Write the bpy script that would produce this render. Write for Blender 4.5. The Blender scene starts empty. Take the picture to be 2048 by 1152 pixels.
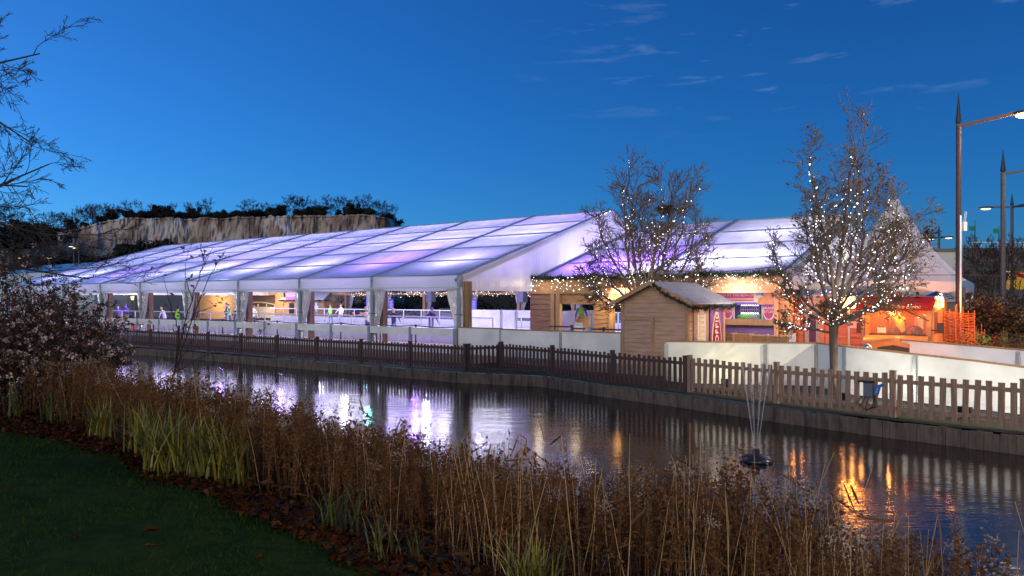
import bpy, math, random
import numpy as np
from mathutils import Vector, Matrix
from mathutils import noise as mnoise
R = math.radians
random.seed(7)
rng = np.random.default_rng(11)
scene = bpy.context.scene
COL = scene.collection
FPX, HOR, CAMZ = 1500.0, 597.0, 2.55
V = Vector

# ---------------------------------------------------------------- helpers
def chain(o):
    m = Matrix.Identity(4)
    while o is not None:
        m = o.matrix_basis @ m
        o = o.parent
    return m

def tag(o, label=None, cat=None, group=None, kind=None):
    if label: o['label'] = label
    if cat: o['category'] = cat
    if group: o['group'] = group
    if kind: o['kind'] = kind
    return o

def thing(name, label, cat, loc=(0, 0, 0), rz=0.0, group=None, kind=None):
    o = bpy.data.objects.new(name, None)
    o.empty_display_size = .2
    COL.objects.link(o)
    o.location = loc
    o.rotation_euler = (0, 0, rz)
    return tag(o, label, cat, group, kind)

def copy_tree(o, parent=None):
    c = o.copy(); COL.objects.link(c)
    if parent is not None: c.parent = parent
    for ch in list(o.children): copy_tree(ch, c)
    return c

ORD = ['first', 'second', 'third', 'fourth', 'fifth', 'sixth', 'seventh', 'eighth', 'ninth', 'tenth', 'eleventh', 'twelfth',
       'thirteenth', 'fourteenth', 'fifteenth', 'sixteenth', 'seventeenth', 'eighteenth', 'nineteenth', 'twentieth', 'twenty-first', 'twenty-second', 'twenty-third', 'twenty-fourth']

class MB:
    """collects faces; build() links them as ONE mesh object"""
    def __init__(s): s.v = []; s.f = []; s.m = []
    def add(s, vs, fs, m=0):
        b = len(s.v); s.v.extend([tuple(p) for p in vs]); s.f.extend([tuple(b + i for i in f) for f in fs]); s.m.extend([m] * len(fs)); return s
    def box(s, c, d, rz=0.0, m=0, M=None):
        x, y, z = d[0] / 2, d[1] / 2, d[2] / 2
        vs = [V((i * x, j * y, k * z)) for k in (-1, 1) for j in (-1, 1) for i in (-1, 1)]
        if M is None: M = Matrix.Translation(V(c)) @ Matrix.Rotation(rz, 4, 'Z')
        return s.add([M @ p for p in vs], [(0, 2, 3, 1), (4, 5, 7, 6), (0, 1, 5, 4), (2, 6, 7, 3), (0, 4, 6, 2), (1, 3, 7, 5)], m)
    def b2(s, x0, x1, y0, y1, z0, z1, m=0):
        return s.box(((x0 + x1) / 2, (y0 + y1) / 2, (z0 + z1) / 2), (abs(x1 - x0), abs(y1 - y0), abs(z1 - z0)), m=m)
    def beam(s, p, q, w, h, m=0, up=(0, 0, 1)):
        p, q = V(p), V(q); d = q - p; L = d.length
        if L < 1e-6: return s
        d /= L; u = V(up)
        if abs(d.dot(u)) > .98: u = V((1, 0, 0))
        sd = d.cross(u).normalized(); u = sd.cross(d)
        vs = []
        for a in (p, q):
            for i, j in ((-1, -1), (1, -1), (1, 1), (-1, 1)): vs.append(a + sd * (i * w / 2) + u * (j * h / 2))
        return s.add(vs, [(0, 1, 2, 3), (7, 6, 5, 4), (0, 4, 5, 1), (1, 5, 6, 2), (2, 6, 7, 3), (3, 7, 4, 0)], m)
    def tube(s, pts, rads, n=6, m=0, cap=True):
        pts = [V(p) for p in pts]; k = len(pts)
        if not hasattr(rads, '__len__'): rads = [rads] * k
        vs = []; ref = None
        for i in range(k):
            d = (pts[min(i + 1, k - 1)] - pts[max(i - 1, 0)])
            d = d.normalized() if d.length > 1e-9 else V((0, 0, 1))
            if ref is None: ref = V((1, 0, 0)) if abs(d.x) < .8 else V((0, 1, 0))
            u = (ref - d * ref.dot(d)).normalized(); w = d.cross(u); ref = u
            for j in range(n):
                t = 2 * math.pi * j / n
                vs.append(pts[i] + (u * math.cos(t) + w * math.sin(t)) * rads[i])
        fs = [(i * n + j, i * n + (j + 1) % n, (i + 1) * n + (j + 1) % n, (i + 1) * n + j) for i in range(k - 1) for j in range(n)]
        if cap: fs += [tuple(range(n - 1, -1, -1)), tuple((k - 1) * n + j for j in range(n))]
        return s.add(vs, fs, m)
    def lathe(s, prof, n=16, c=(0, 0, 0), m=0, M=None):
        vs = [];
        for r, z in prof:
            for j in range(n):
                t = 2 * math.pi * j / n; vs.append(V((r * math.cos(t), r * math.sin(t), z)))
        k = len(prof)
        fs = [(i * n + j, i * n + (j + 1) % n, (i + 1) * n + (j + 1) % n, (i + 1) * n + j) for i in range(k - 1) for j in range(n)]
        fs += [tuple(range(n - 1, -1, -1)), tuple((k - 1) * n + j for j in range(n))]
        T = M if M is not None else Matrix.Translation(V(c))
        return s.add([T @ p for p in vs], fs, m)
    def ball(s, c, r, m=0, n=6, k=4):
        if not hasattr(r, '__len__'): r = (r, r, r)
        vs = [(c[0], c[1], c[2] - r[2])]
        for i in range(1, k):
            ph = math.pi * i / k - math.pi / 2
            for j in range(n):
                t = 2 * math.pi * j / n
                vs.append((c[0] + r[0] * math.cos(ph) * math.cos(t), c[1] + r[1] * math.cos(ph) * math.sin(t), c[2] + r[2] * math.sin(ph)))
        vs.append((c[0], c[1], c[2] + r[2]))
        fs = [(0, 1 + (j + 1) % n, 1 + j) for j in range(n)]
        for i in range(k - 2):
            a = 1 + i * n
            fs += [(a + j, a + (j + 1) % n, a + n + (j + 1) % n, a + n + j) for j in range(n)]
        a = 1 + (k - 2) * n; t = len(vs) - 1
        fs += [(a + j, a + (j + 1) % n, t) for j in range(n)]
        return s.add(vs, fs, m)
    def prism(s, poly, o, U, W, N, t, m=0):
        """flat outline poly (u,w) at o, extruded by t along N"""
        o, U, W, N = V(o), V(U), V(W), V(N); k = len(poly)
        a = [o + U * p[0] + W * p[1] for p in poly]; b = [p + N * t for p in a]
        fs = [tuple(range(k - 1, -1, -1)), tuple(range(k, 2 * k))] + [(i, (i + 1) % k, k + (i + 1) % k, k + i) for i in range(k)]
        return s.add(a + b, fs, m)
    def grid(s, fn, nu, nv, m=0):
        vs = [fn(i / nu, j / nv) for i in range(nu + 1) for j in range(nv + 1)]
        fs = [(i * (nv + 1) + j, (i + 1) * (nv + 1) + j, (i + 1) * (nv + 1) + j + 1, i * (nv + 1) + j + 1) for i in range(nu) for j in range(nv)]
        return s.add(vs, fs, m)
    def build(s, name, mats, parent=None, world=False, smooth=False, local=None):
        vs = s.v
        if world and parent is not None:
            W = chain(parent).inverted(); vs = [tuple(W @ V(p)) for p in vs]
        me = bpy.data.meshes.new(name)
        me.from_pydata(vs, [], s.f)
        for mt in (mats if isinstance(mats, (list, tuple)) else [mats]): me.materials.append(mt)
        if any(s.m): me.polygons.foreach_set('material_index', s.m)
        if smooth: me.polygons.foreach_set('use_smooth', [True] * len(me.polygons))
        me.update()
        o = bpy.data.objects.new(name, me); COL.objects.link(o)
        if parent is not None: o.parent = parent
        return o

def npmesh(name, verts, faces, mats, mi=None, parent=None, smooth=False):
    """verts Nx3, faces Mxk (k = 3 or 4) numpy arrays"""
    me = bpy.data.meshes.new(name)
    k = faces.shape[1]; nf = len(faces)
    me.vertices.add(len(verts)); me.vertices.foreach_set('co', np.ascontiguousarray(verts, dtype=np.float32).ravel())
    me.loops.add(nf * k); me.loops.foreach_set('vertex_index', np.ascontiguousarray(faces, dtype=np.int32).ravel())
    me.polygons.add(nf); me.polygons.foreach_set('loop_start', np.arange(0, nf * k, k, dtype=np.int32))
    me.polygons.foreach_set('loop_total', np.full(nf, k, dtype=np.int32))
    for mt in (mats if isinstance(mats, (list, tuple)) else [mats]): me.materials.append(mt)
    if mi is not None: me.polygons.foreach_set('material_index', np.ascontiguousarray(mi, dtype=np.int32))
    if smooth: me.polygons.foreach_set('use_smooth', np.ones(nf, dtype=bool))
    me.update(calc_edges=True); me.validate()
    o = bpy.data.objects.new(name, me); COL.objects.link(o)
    if parent is not None: o.parent = parent
    return o

def text(s, body, size, M, mat, parent, ext=.004, name='lettering', ax='CENTER', shear=0.0, spacing=1.0):
    """lettering laid with matrix M (local XY = text plane), in world frame"""
    cu = bpy.data.curves.new(name, 'FONT'); cu.body = body; cu.size = size; cu.extrude = ext
    cu.align_x = ax; cu.align_y = 'CENTER'; cu.shear = shear; cu.space_character = spacing
    cu.materials.append(mat)
    tmp = bpy.data.objects.new('tmp', cu); COL.objects.link(tmp)
    dg = bpy.context.evaluated_depsgraph_get(); me = bpy.data.meshes.new_from_object(tmp.evaluated_get(dg))
    bpy.data.objects.remove(tmp); bpy.data.curves.remove(cu); me.name = 'lettering'
    o = bpy.data.objects.new('lettering', me); COL.objects.link(o); o.parent = parent
    o.matrix_basis = chain(parent).inverted() @ M
    return o

# ---------------------------------------------------------------- materials
MATS = {}
def mat(name, color, rough=.6, metal=0.0, c2=None, scale=4.0, stretch=(1, 1, 1), bump=0.0, bscale=None, emit=None, es=0.0, spec=.5, alpha=None, detail=5.0, lo=.35, hi=.65, coat=0.0, trans=0.0):
    if name in MATS: return MATS[name]
    m = bpy.data.materials.new(name); m.use_nodes = True
    nt = m.node_tree; b = nt.nodes['Principled BSDF']
    b.inputs['Base Color'].default_value = (*color, 1); b.inputs['Roughness'].default_value = rough
    b.inputs['Metallic'].default_value = metal; b.inputs['Specular IOR Level'].default_value = spec
    b.inputs['Coat Weight'].default_value = coat
    if trans: b.inputs['Transmission Weight'].default_value = trans
    if alpha is not None: b.inputs['Alpha'].default_value = alpha
    if c2 is not None or bump:
        tc = nt.nodes.new('ShaderNodeTexCoord'); mp = nt.nodes.new('ShaderNodeMapping'); mp.inputs['Scale'].default_value = stretch
        nt.links.new(tc.outputs['Object'], mp.inputs['Vector'])
        nz = nt.nodes.new('ShaderNodeTexNoise'); nz.inputs['Scale'].default_value = scale; nz.inputs['Detail'].default_value = detail
        nt.links.new(mp.outputs['Vector'], nz.inputs['Vector'])
        if c2 is not None:
            cr = nt.nodes.new('ShaderNodeValToRGB')
            cr.color_ramp.elements[0].position = lo; cr.color_ramp.elements[0].color = (*color, 1)
            cr.color_ramp.elements[1].position = hi; cr.color_ramp.elements[1].color = (*c2, 1)
            nt.links.new(nz.outputs['Fac'], cr.inputs['Fac']); nt.links.new(cr.outputs['Color'], b.inputs['Base Color'])
        if bump:
            n2 = nz
            if bscale:
                n2 = nt.nodes.new('ShaderNodeTexNoise'); n2.inputs['Scale'].default_value = bscale; n2.inputs['Detail'].default_value = 4
                nt.links.new(mp.outputs['Vector'], n2.inputs['Vector'])
            bp = nt.nodes.new('ShaderNodeBump'); bp.inputs['Strength'].default_value = bump; bp.inputs['Distance'].default_value = .05
            nt.links.new(n2.outputs['Fac'], bp.inputs['Height']); nt.links.new(bp.outputs['Normal'], b.inputs['Normal'])
    if emit is not None:
        b.inputs['Emission Color'].default_value = (*emit, 1); b.inputs['Emission Strength'].default_value = es
    MATS[name] = m
    return m

def glow(name, color, s, nee=False):
    if name in MATS: return MATS[name]
    m = bpy.data.materials.new(name); m.use_nodes = True; nt = m.node_tree
    nt.nodes.clear(); e = nt.nodes.new('ShaderNodeEmission'); o = nt.nodes.new('ShaderNodeOutputMaterial')
    e.inputs['Color'].default_value = (*color, 1); e.inputs['Strength'].default_value = s
    nt.links.new(e.outputs[0], o.inputs['Surface'])
    if not nee: m.cycles.emission_sampling = 'NONE'
    MATS[name] = m
    return m

def fabric(name, color, transl=.5, rough=.35, gloss=.12, bump=.15, stretch=(1, 1, 1), scale=1.5, c2=None, clear=0.0):
    """thin cloth or PVC sheet: diffuse + translucent + a little gloss (+ some clear film)"""
    m = bpy.data.materials.new(name); m.use_nodes = True; nt = m.node_tree; nt.nodes.clear()
    N = nt.nodes.new; L = nt.links.new
    out = N('ShaderNodeOutputMaterial'); d = N('ShaderNodeBsdfDiffuse'); t = N('ShaderNodeBsdfTranslucent'); g = N('ShaderNodeBsdfGlossy')
    for n in (d, t): n.inputs['Color'].default_value = (*color, 1)
    g.inputs['Roughness'].default_value = rough
    tc = N('ShaderNodeTexCoord'); mp = N('ShaderNodeMapping'); mp.inputs['Scale'].default_value = stretch
    nz = N('ShaderNodeTexNoise'); nz.inputs['Scale'].default_value = scale; nz.inputs['Detail'].default_value = 4
    L(tc.outputs['Object'], mp.inputs['Vector']); L(mp.outputs['Vector'], nz.inputs['Vector'])
    if c2 is not None:
        cr = N('ShaderNodeValToRGB'); cr.color_ramp.elements[0].position = .4; cr.color_ramp.elements[1].position = .62
        cr.color_ramp.elements[0].color = (*color, 1); cr.color_ramp.elements[1].color = (*c2, 1)
        L(nz.outputs['Fac'], cr.inputs['Fac'])
        for n in (d, t): L(cr.outputs['Color'], n.inputs['Color'])
    bp = N('ShaderNodeBump'); bp.inputs['Strength'].default_value = bump; bp.inputs['Distance'].default_value = .15
    L(nz.outputs['Fac'], bp.inputs['Height'])
    for n in (d, g): L(bp.outputs['Normal'], n.inputs['Normal'])
    m1 = N('ShaderNodeMixShader'); m1.inputs['Fac'].default_value = transl; L(d.outputs[0], m1.inputs[1]); L(t.outputs[0], m1.inputs[2])
    fr = N('ShaderNodeFresnel'); fr.inputs['IOR'].default_value = 1.45
    mm = N('ShaderNodeMath'); mm.operation = 'MULTIPLY_ADD'; mm.inputs[1].default_value = 1.0; mm.inputs[2].default_value = gloss * .3; L(fr.outputs[0], mm.inputs[0])
    m2 = N('ShaderNodeMixShader'); L(mm.outputs[0], m2.inputs['Fac']); L(m1.outputs[0], m2.inputs[1]); L(g.outputs[0], m2.inputs[2])
    last = m2
    if clear:
        tr = N('ShaderNodeBsdfTransparent'); m3 = N('ShaderNodeMixShader'); m3.inputs['Fac'].default_value = clear
        L(m2.outputs[0], m3.inputs[1]); L(tr.outputs[0], m3.inputs[2]); last = m3
    L(last.outputs[0], out.inputs['Surface'])
    MATS[name] = m
    return m

def light(kind, name, loc, energy, color, size=.25, target=None, spot=None):
    l = bpy.data.lights.new(name, kind); l.energy = energy; l.color = color
    if kind == 'AREA': l.size = size
    else: l.shadow_soft_size = size
    if kind == 'SPOT': l.spot_size = R(spot or 90); l.spot_blend = .5
    o = bpy.data.objects.new(name, l); COL.objects.link(o); o.location = loc
    if target is not None: o.rotation_euler = (V(target) - V(loc)).to_track_quat('-Z', 'Y').to_euler()
    return o

# ---------------------------------------------------------------- places
AX = V((.8035, -.5955, 0)); BX = V((.5955, .8035, 0)); EC = V((-2.08, 30.0, 0)); FRZ = math.atan2(-.5955, .8035)
def F(x, y, z=0.0): return EC + AX * x + BX * y + V((0, 0, z))          # fairground frame -> world
def onF(px, y):                                                          # where a picture column meets the row y of the fairground
    d = V(((px - 1024) / FPX, 1, 0)); t = (y + EC.dot(BX)) / d.dot(BX); p = d * t - EC
    return p.dot(AX), t
def zat(py, depth): return CAMZ + (HOR - py) / FPX * depth
def gp(px, py, z=0.0):                                                   # a point of the level z seen at a pixel
    Y = FPX * (CAMZ - z) / (py - HOR); return V(((px - 1024) / FPX * Y, Y, z))
def at(px, Y, z=0.0): return V(((px - 1024) / FPX * Y, Y, z))
BS, BN = V((.743, -.669, 0)), V((.669, .743, 0))                          # along and across the near bank
def bank(s, n, z=0.0): return BS * s + BN * n + V((0, 0, z))
def bank_h(n):
    return float(np.interp(n, [-50, 1.5, 2.8, 3.6, 4.6, 5.6, 6.8, 8.2, 10], [.95, .92, .88, .76, .45, .02, -.42, -.85, -1.1]))
DECK = .35
SKY_TINT = (.60, .93, 1.02); CLOUD_COL = (2.0, 3.0, 5.0, 1); SKY_STRENGTH = .13; EXPOSURE = 0
SUN_E, SUN_A, OZ = 12, -62, 10
LK = 1.15
LK2 = 1.0
LK3 = 1.0
SUN_STR = 1.5
# ---------------------------------------------------------------- camera, world, render
cam = bpy.data.cameras.new('camera'); camo = bpy.data.objects.new('camera', cam); COL.objects.link(camo)
camo.location = (0, 0, CAMZ); camo.rotation_euler = (R(90), 0, 0)
cam.sensor_width = 36; cam.lens = FPX / 2048 * 36; cam.shift_y = (HOR - 576) / 2048; cam.clip_end = 3000; cam.clip_start = .1
scene.camera = camo
SUN_EL, SUN_AZ = R(SUN_E), R(SUN_A)
w = bpy.data.worlds.new('World'); scene.world = w; w.use_nodes = True
nt = w.node_tree; nt.nodes.clear(); N = nt.nodes.new; L = nt.links.new
bg = N('ShaderNodeBackground'); wo = N('ShaderNodeOutputWorld'); sky = N('ShaderNodeTexSky'); sky.sky_type = 'NISHITA'
sky.sun_disc = False; sky.sun_elevation = SUN_EL; sky.sun_rotation = SUN_AZ; sky.altitude = 50; sky.air_density = 1.0; sky.dust_density = .3; sky.ozone_density = OZ
tc = N('ShaderNodeTexCoord')
tint = N('ShaderNodeMix'); tint.data_type = 'RGBA'; tint.blend_type = 'MULTIPLY'; tint.inputs['Factor'].default_value = 1.0
tint.inputs[7].default_value = (SKY_TINT[0], SKY_TINT[1], SKY_TINT[2], 1) if 'SKY_TINT' in globals() else (1, 1, 1, 1)
L(sky.outputs[0], tint.inputs[6])
# thin wisps of cloud, low and to the right
sep = N('ShaderNodeSeparateXYZ'); L(tc.outputs['Generated'], sep.inputs[0])
mp = N('ShaderNodeMapping'); mp.inputs['Scale'].default_value = (4.2, 4.2, 26); mp.inputs['Rotation'].default_value = (0, R(4), 0); mp.inputs['Location'].default_value = (.35, .1, .62)
L(tc.outputs['Generated'], mp.inputs['Vector'])
nz = N('ShaderNodeTexNoise'); nz.inputs['Scale'].default_value = 2.6; nz.inputs['Detail'].default_value = 7; nz.inputs['Roughness'].default_value = .55; nz.inputs['Distortion'].default_value = .3
L(mp.outputs['Vector'], nz.inputs['Vector'])
cr = N('ShaderNodeValToRGB'); cr.color_ramp.elements[0].position = .60; cr.color_ramp.elements[0].color = (0, 0, 0, 1); cr.color_ramp.elements[1].position = .78; cr.color_ramp.elements[1].color = (.42, .42, .42, 1)
L(nz.outputs['Fac'], cr.inputs['Fac'])
rx = N('ShaderNodeMapRange'); rx.inputs[1].default_value = -.02; rx.inputs[2].default_value = .28; L(sep.outputs['X'], rx.inputs[0])
rz_ = N('ShaderNodeMapRange'); rz_.inputs[1].default_value = .20; rz_.inputs[2].default_value = .27; L(sep.outputs['Z'], rz_.inputs[0])
k1 = N('ShaderNodeMath'); k1.operation = 'MULTIPLY'; L(rx.outputs[0], k1.inputs[0]); L(rz_.outputs[0], k1.inputs[1])
k2 = N('ShaderNodeMath'); k2.operation = 'MULTIPLY'; L(k1.outputs[0], k2.inputs[0]); L(cr.outputs['Color'], k2.inputs[1])
cl = N('ShaderNodeMix'); cl.data_type = 'RGBA'; cl.blend_type = 'MIX'; L(k2.outputs[0], cl.inputs['Factor']); L(tint.outputs[2], cl.inputs[6])
cl.inputs[7].default_value = CLOUD_COL
L(cl.outputs[2], bg.inputs['Color']); bg.inputs['Strength'].default_value = SKY_STRENGTH
L(bg.outputs[0], wo.inputs[0])
vs = scene.view_settings; vs.view_transform = 'Standard'; vs.look = 'None'; vs.exposure = EXPOSURE; vs.gamma = 1
scene.cycles.use_denoising = True
scene.cycles.max_bounces = 7; scene.cycles.diffuse_bounces = 3; scene.cycles.glossy_bounces = 3; scene.cycles.transparent_max_bounces = 10; scene.cycles.transmission_bounces = 4
scene.cycles.sample_clamp_indirect = 4.0; scene.cycles.sample_clamp_direct = 0; scene.cycles.caustics_reflective = False; scene.cycles.caustics_refractive = False
# ---------------------------------------------------------------- sun lamp: added soft warm fill standing in for the last western glow
sl = bpy.data.lights.new('sun', 'SUN'); sl.energy = SUN_STR; sl.angle = R(35); sl.color = (1, .87, .72)
so = bpy.data.objects.new('sun', sl); COL.objects.link(so); so.rotation_euler = V((.55, 1, -.21)).to_track_quat('-Z', 'Y').to_euler()

# ---------------------------------------------------------------- materials of the setting
M_lawn = mat('lawn', (.010, .030, .005), .95, c2=(.024, .046, .008), scale=6, bump=.5, bscale=60, spec=.05)
M_soil = mat('bank_soil', (.035, .022, .014), .95, c2=(.06, .038, .024), scale=9, bump=.6, bscale=30)
M_asph = mat('paving', (.05, .05, .055), .85, c2=(.075, .072, .07), scale=3, bump=.2, bscale=80)
M_deck = mat('deck_boards', (.22, .17, .13), .7, c2=(.3, .25, .2), scale=3, stretch=(1, 8, 1))
M_ice = mat('ice', (.82, .84, .9), .12, c2=(.7, .73, .82), scale=1.2, bump=.05)
M_moss = mat('mossy_verge', (.03, .045, .012), .95, c2=(.06, .04, .02), scale=5, bump=.5, bscale=40)

# ---------------------------------------------------------------- the fence line and the far bank
FP = [EC * 0 + V(p) for p in [(-41.8, 56.2, 0), (-1.65, 26.4, 0), (-.44, 27.2, 0), (1.345, 25.07, 0), (3.03, 22.6, 0), (4.74, 20.5, 0), (6.42, 18.2, 0), (8.16, 16.07, 0), (9.79, 14.35, 0), (11.5, 12.5, 0), (13.3, 10.6, 0), (15.2, 8.7, 0)]]
def off_line(pts, d):
    out = []
    for i, p in enumerate(pts):
        a = (pts[i] - pts[i - 1]).normalized() if i else None
        b = (pts[i + 1] - pts[i]).normalized() if i + 1 < len(pts) else None
        ns = [V((t.y, -t.x, 0)) for t in (a, b) if t is not None]
        n = sum(ns, V((0, 0, 0))).normalized()
        out.append(p - n * d if n.dot(V((0, -1, 0))) < 0 else p + n * d)
    return out
EDGE = off_line([FP[0], FP[1], FP[3], FP[4], FP[5], FP[6], FP[7], FP[8], FP[9], FP[10], FP[11]], .42)

# ---------------------------------------------------------------- near bank: lawn, leaf-strewn slope, pond bed (one terrain sheet each)
def strip(name, m, n0, n1, s0, s1, nn, ns, dz=0.0, amp=.03):
    b = MB()
    def fn(u, v):
        s = s0 + (s1 - s0) * u; n = n0 + (n1 - n0) * v
        wob = .28 * math.sin(s * .55 + 1) + .12 * math.sin(s * 1.9)
        p = bank(s, n); h = bank_h(n - wob)
        return (p.x, p.y, h + dz + amp * mnoise.noise(V((p.x * 1.3, p.y * 1.3, 0))))
    b.grid(fn, ns, nn)
    return b.build(name, m, smooth=True)
strip('pond_bank', M_soil, -60, 10, -70, 45, 240, 200)
def lawn_edge(s): return float(np.interp(s, [-40, -11, -8.7, -6.2, -4.8, -3.7, -2.5, 0, 8], [2.7, 2.78, 3.08, 3.1, 3.05, 2.98, 2.85, 2.6, 2.4])) + .05 * math.sin(s * 3.7) + .035 * math.sin(s * 8.3 + 1) + .02 * math.sin(s * 19)
b = MB()
def fn(u, v):
    s = -40 + 75 * u; n = -30 + (lawn_edge(s) + 30) * (v ** .35); p = bank(s, n)
    wob = .28 * math.sin(s * .55 + 1) + .12 * math.sin(s * 1.9)
    return (p.x, p.y, bank_h(n - wob) + .014 + .03 * mnoise.noise(V((p.x * 1.3, p.y * 1.3, 0))))
b.grid(fn, 260, 60)
lawn = tag(b.build('lawn', M_lawn, smooth=True), kind='structure')
for nme in ('pond_bank',): tag(bpy.data.objects[nme], kind='structure')

# ---------------------------------------------------------------- water
wm = bpy.data.materials.new('pond_water'); wm.use_nodes = True; nt = wm.node_tree; N = nt.nodes.new; L = nt.links.new
pb = nt.nodes['Principled BSDF']; pb.inputs['Base Color'].default_value = (.010, .009, .008, 1); pb.inputs['Roughness'].default_value = .12; pb.inputs['IOR'].default_value = 1.33
pb.inputs['Specular IOR Level'].default_value = .6
tc = N('ShaderNodeTexCoord'); mp = N('ShaderNodeMapping'); mp.inputs['Rotation'].default_value = (0, 0, R(8)); mp.inputs['Scale'].default_value = (.75, 1.5, 1); L(tc.outputs['Object'], mp.inputs[0])
n1 = N('ShaderNodeTexNoise'); n1.inputs['Scale'].default_value = 2.0; n1.inputs['Detail'].default_value = 4; n1.inputs['Roughness'].default_value = .6; L(mp.outputs[0], n1.inputs['Vector'])
n2 = N('ShaderNodeTexNoise'); n2.inputs['Scale'].default_value = .35; n2.inputs['Detail'].default_value = 2; L(mp.outputs[0], n2.inputs['Vector'])
n3 = N('ShaderNodeTexNoise'); n3.inputs['Scale'].default_value = 9; n3.inputs['Detail'].default_value = 2; L(mp.outputs[0], n3.inputs['Vector'])
mr = N('ShaderNodeMapRange'); mr.inputs[1].default_value = .35; mr.inputs[2].default_value = .65; mr.inputs[3].default_value = .25; mr.inputs[4].default_value = 1.0; L(n2.outputs['Fac'], mr.inputs[0])
ad = N('ShaderNodeMath'); ad.operation = 'MULTIPLY_ADD'; ad.inputs[1].default_value = .3; L(n3.outputs['Fac'], ad.inputs[0]); L(n1.outputs['Fac'], ad.inputs[2])
bp = N('ShaderNodeBump'); bp.inputs['Distance'].default_value = .02; L(ad.outputs[0], bp.inputs['Height']); 
st = N('ShaderNodeMath'); st.operation = 'MULTIPLY'; st.inputs[1].default_value = .55; L(mr.outputs[0], st.inputs[0]); L(st.outputs[0], bp.inputs['Strength'])
L(bp.outputs['Normal'], pb.inputs['Normal'])
WZ = -.36
b = MB(); b.add([bank(-75, 5.2, WZ), bank(45, 5.2, WZ), bank(45, 19.5, WZ), bank(-75, 19.5, WZ)], [(0, 1, 2, 3)])
tag(b.build('pond_water', wm), kind='structure')

# ---------------------------------------------------------------- ground beyond the pond (to the horizon), timber pile edging
b = MB(); far = [(60, 3, 0), (900, 3, 0), (1500, 1500, 0), (-1500, 1500, 0), (-900, 90, 0)]
ring = [tuple(p) for p in EDGE] + far
b.add(ring, [tuple(range(len(ring)))]); tag(b.build('ground', M_asph), kind='structure')
M_pile = mat('weathered_piles', (.14, .105, .08), .85, c2=(.05, .038, .032), scale=7, stretch=(1, 1, .25), bump=.5, bscale=25, lo=.4, hi=.7)
b = MB()
for i in range(len(EDGE) - 1):
    p, q = EDGE[i], EDGE[i + 1]; L_ = (q - p).length; d = (q - p) / L_; k = int(L_ / .13); sd = V((d.y, -d.x, 0))
    rz = math.atan2(d.y, d.x)
    for j in range(k):
        c = p + d * ((j + .5) * L_ / k); h = random.uniform(-.035, .0)
        b.box((c.x + sd.x * .05, c.y + sd.y * .05, (h - 1.0) / 2 - .0), (L_ / k * .95, .1, h + 1.0), rz=rz + random.uniform(-.06, .06))
tag(b.build('pond_edging', M_pile), kind='structure')
# mossy verge along the fence
b = MB(); inn = off_line(EDGE, -1.3)
for i in range(len(EDGE) - 1):
    seg = 6
    for j in range(seg):
        a0, a1 = j / seg, (j + 1) / seg
        p0, p1, q0, q1 = EDGE[i].lerp(EDGE[i + 1], a0), EDGE[i].lerp(EDGE[i + 1], a1), inn[i].lerp(inn[i + 1], a0), inn[i].lerp(inn[i + 1], a1)
        b.add([p0 + V((0, 0, .006)), p1 + V((0, 0, .006)), q1 + V((0, 0, .012)), q0 + V((0, 0, .012))], [(0, 1, 2, 3)])
tag(b.build('verge', M_moss), kind='structure')

# ---------------------------------------------------------------- fairground deck and ice
b = MB()
pts = [F(-52, -.45), F(7.2, -.45), F(9.8, -.3), at(1345, 23.0), at(1632, 22.2), at(1660, 21.9), V((11.5, 16.7, 0)), V((15.2, 11.5, 0)), V((50, 9, 0)), F(40, 45), F(-52, 45)]
pts = [V((p.x, p.y, 0)) for p in pts]
k = len(pts); b.add([p + V((0, 0, DECK)) for p in pts] + [p + V((0, 0, .02)) for p in pts], [tuple(range(k))] + [(i, (i + 1) % k, k + (i + 1) % k, k + i) for i in range(k)])
tag(b.build('deck', M_deck), kind='structure')
b = MB(); pts = [F(-42, 5.4), F(-2.4, 5.4), F(-2.4, 21), F(-42, 21)]
b.add([p + V((0, 0, .42)) for p in pts] + [p + V((0, 0, .36)) for p in pts], [(0, 1, 2, 3)] + [(i, (i + 1) % 4, 4 + (i + 1) % 4, 4 + i) for i in range(4)])
tag(b.build('ice', M_ice), kind='structure')
# ---------------------------------------------------------------- big marquee over the rink
M_roof = fabric('roof_pvc', (.75, .74, .88), transl=.62, rough=.16, gloss=.5, bump=.5, scale=1.6, stretch=(1, .3, 1), c2=(.62, .61, .78))
M_wall = fabric('wall_pvc', (.80, .80, .8), transl=.38, rough=.28, gloss=.5, bump=.55, scale=6, stretch=(1, 1, .12))
M_film = fabric('clear_roof_film', (.70, .73, .90), transl=.6, rough=.10, gloss=.5, bump=.5, scale=2.2, stretch=(1, .3, 1), clear=.16)
M_val = fabric('valance_pvc', (.76, .77, .82), transl=.45, rough=.4, gloss=.2, bump=.3, scale=2.5, stretch=(1, 1, .4))
M_curt = fabric('curtain_pvc', (.75, .75, .78), transl=.45, rough=.22, gloss=.7, bump=.7, scale=5, stretch=(2, 2, .5))
M_alu = mat('painted_frame', (.17, .24, .32), .4, .2, c2=(.2, .27, .35), scale=5)
M_galv = mat('galvanised_post', (.34, .37, .38), .45, .6, c2=(.42, .45, .46), scale=12)
M_wood = mat('pale_timber', (.42, .26, .14), .65, c2=(.32, .185, .09), scale=3, stretch=(6, 6, .6), bump=.15)
M_post = mat('timber_post', (.33, .20, .115), .7, c2=(.23, .13, .07), scale=3, stretch=(8, 8, .5), bump=.2)
SP, EZ, RZ, NB, BAY = 24.8, 3.49, 7.25, 9, 5.0
T1 = thing('rink_marquee', 'long white clear span marquee glowing lavender over the ice rink', 'marquee', F(0, 0, DECK), FRZ)
def roofz(y): return EZ + (RZ - EZ) * (1 - abs(y - SP / 2) / (SP / 2))
def W(mb, x, y, z): return F(x, y, z)
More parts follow.
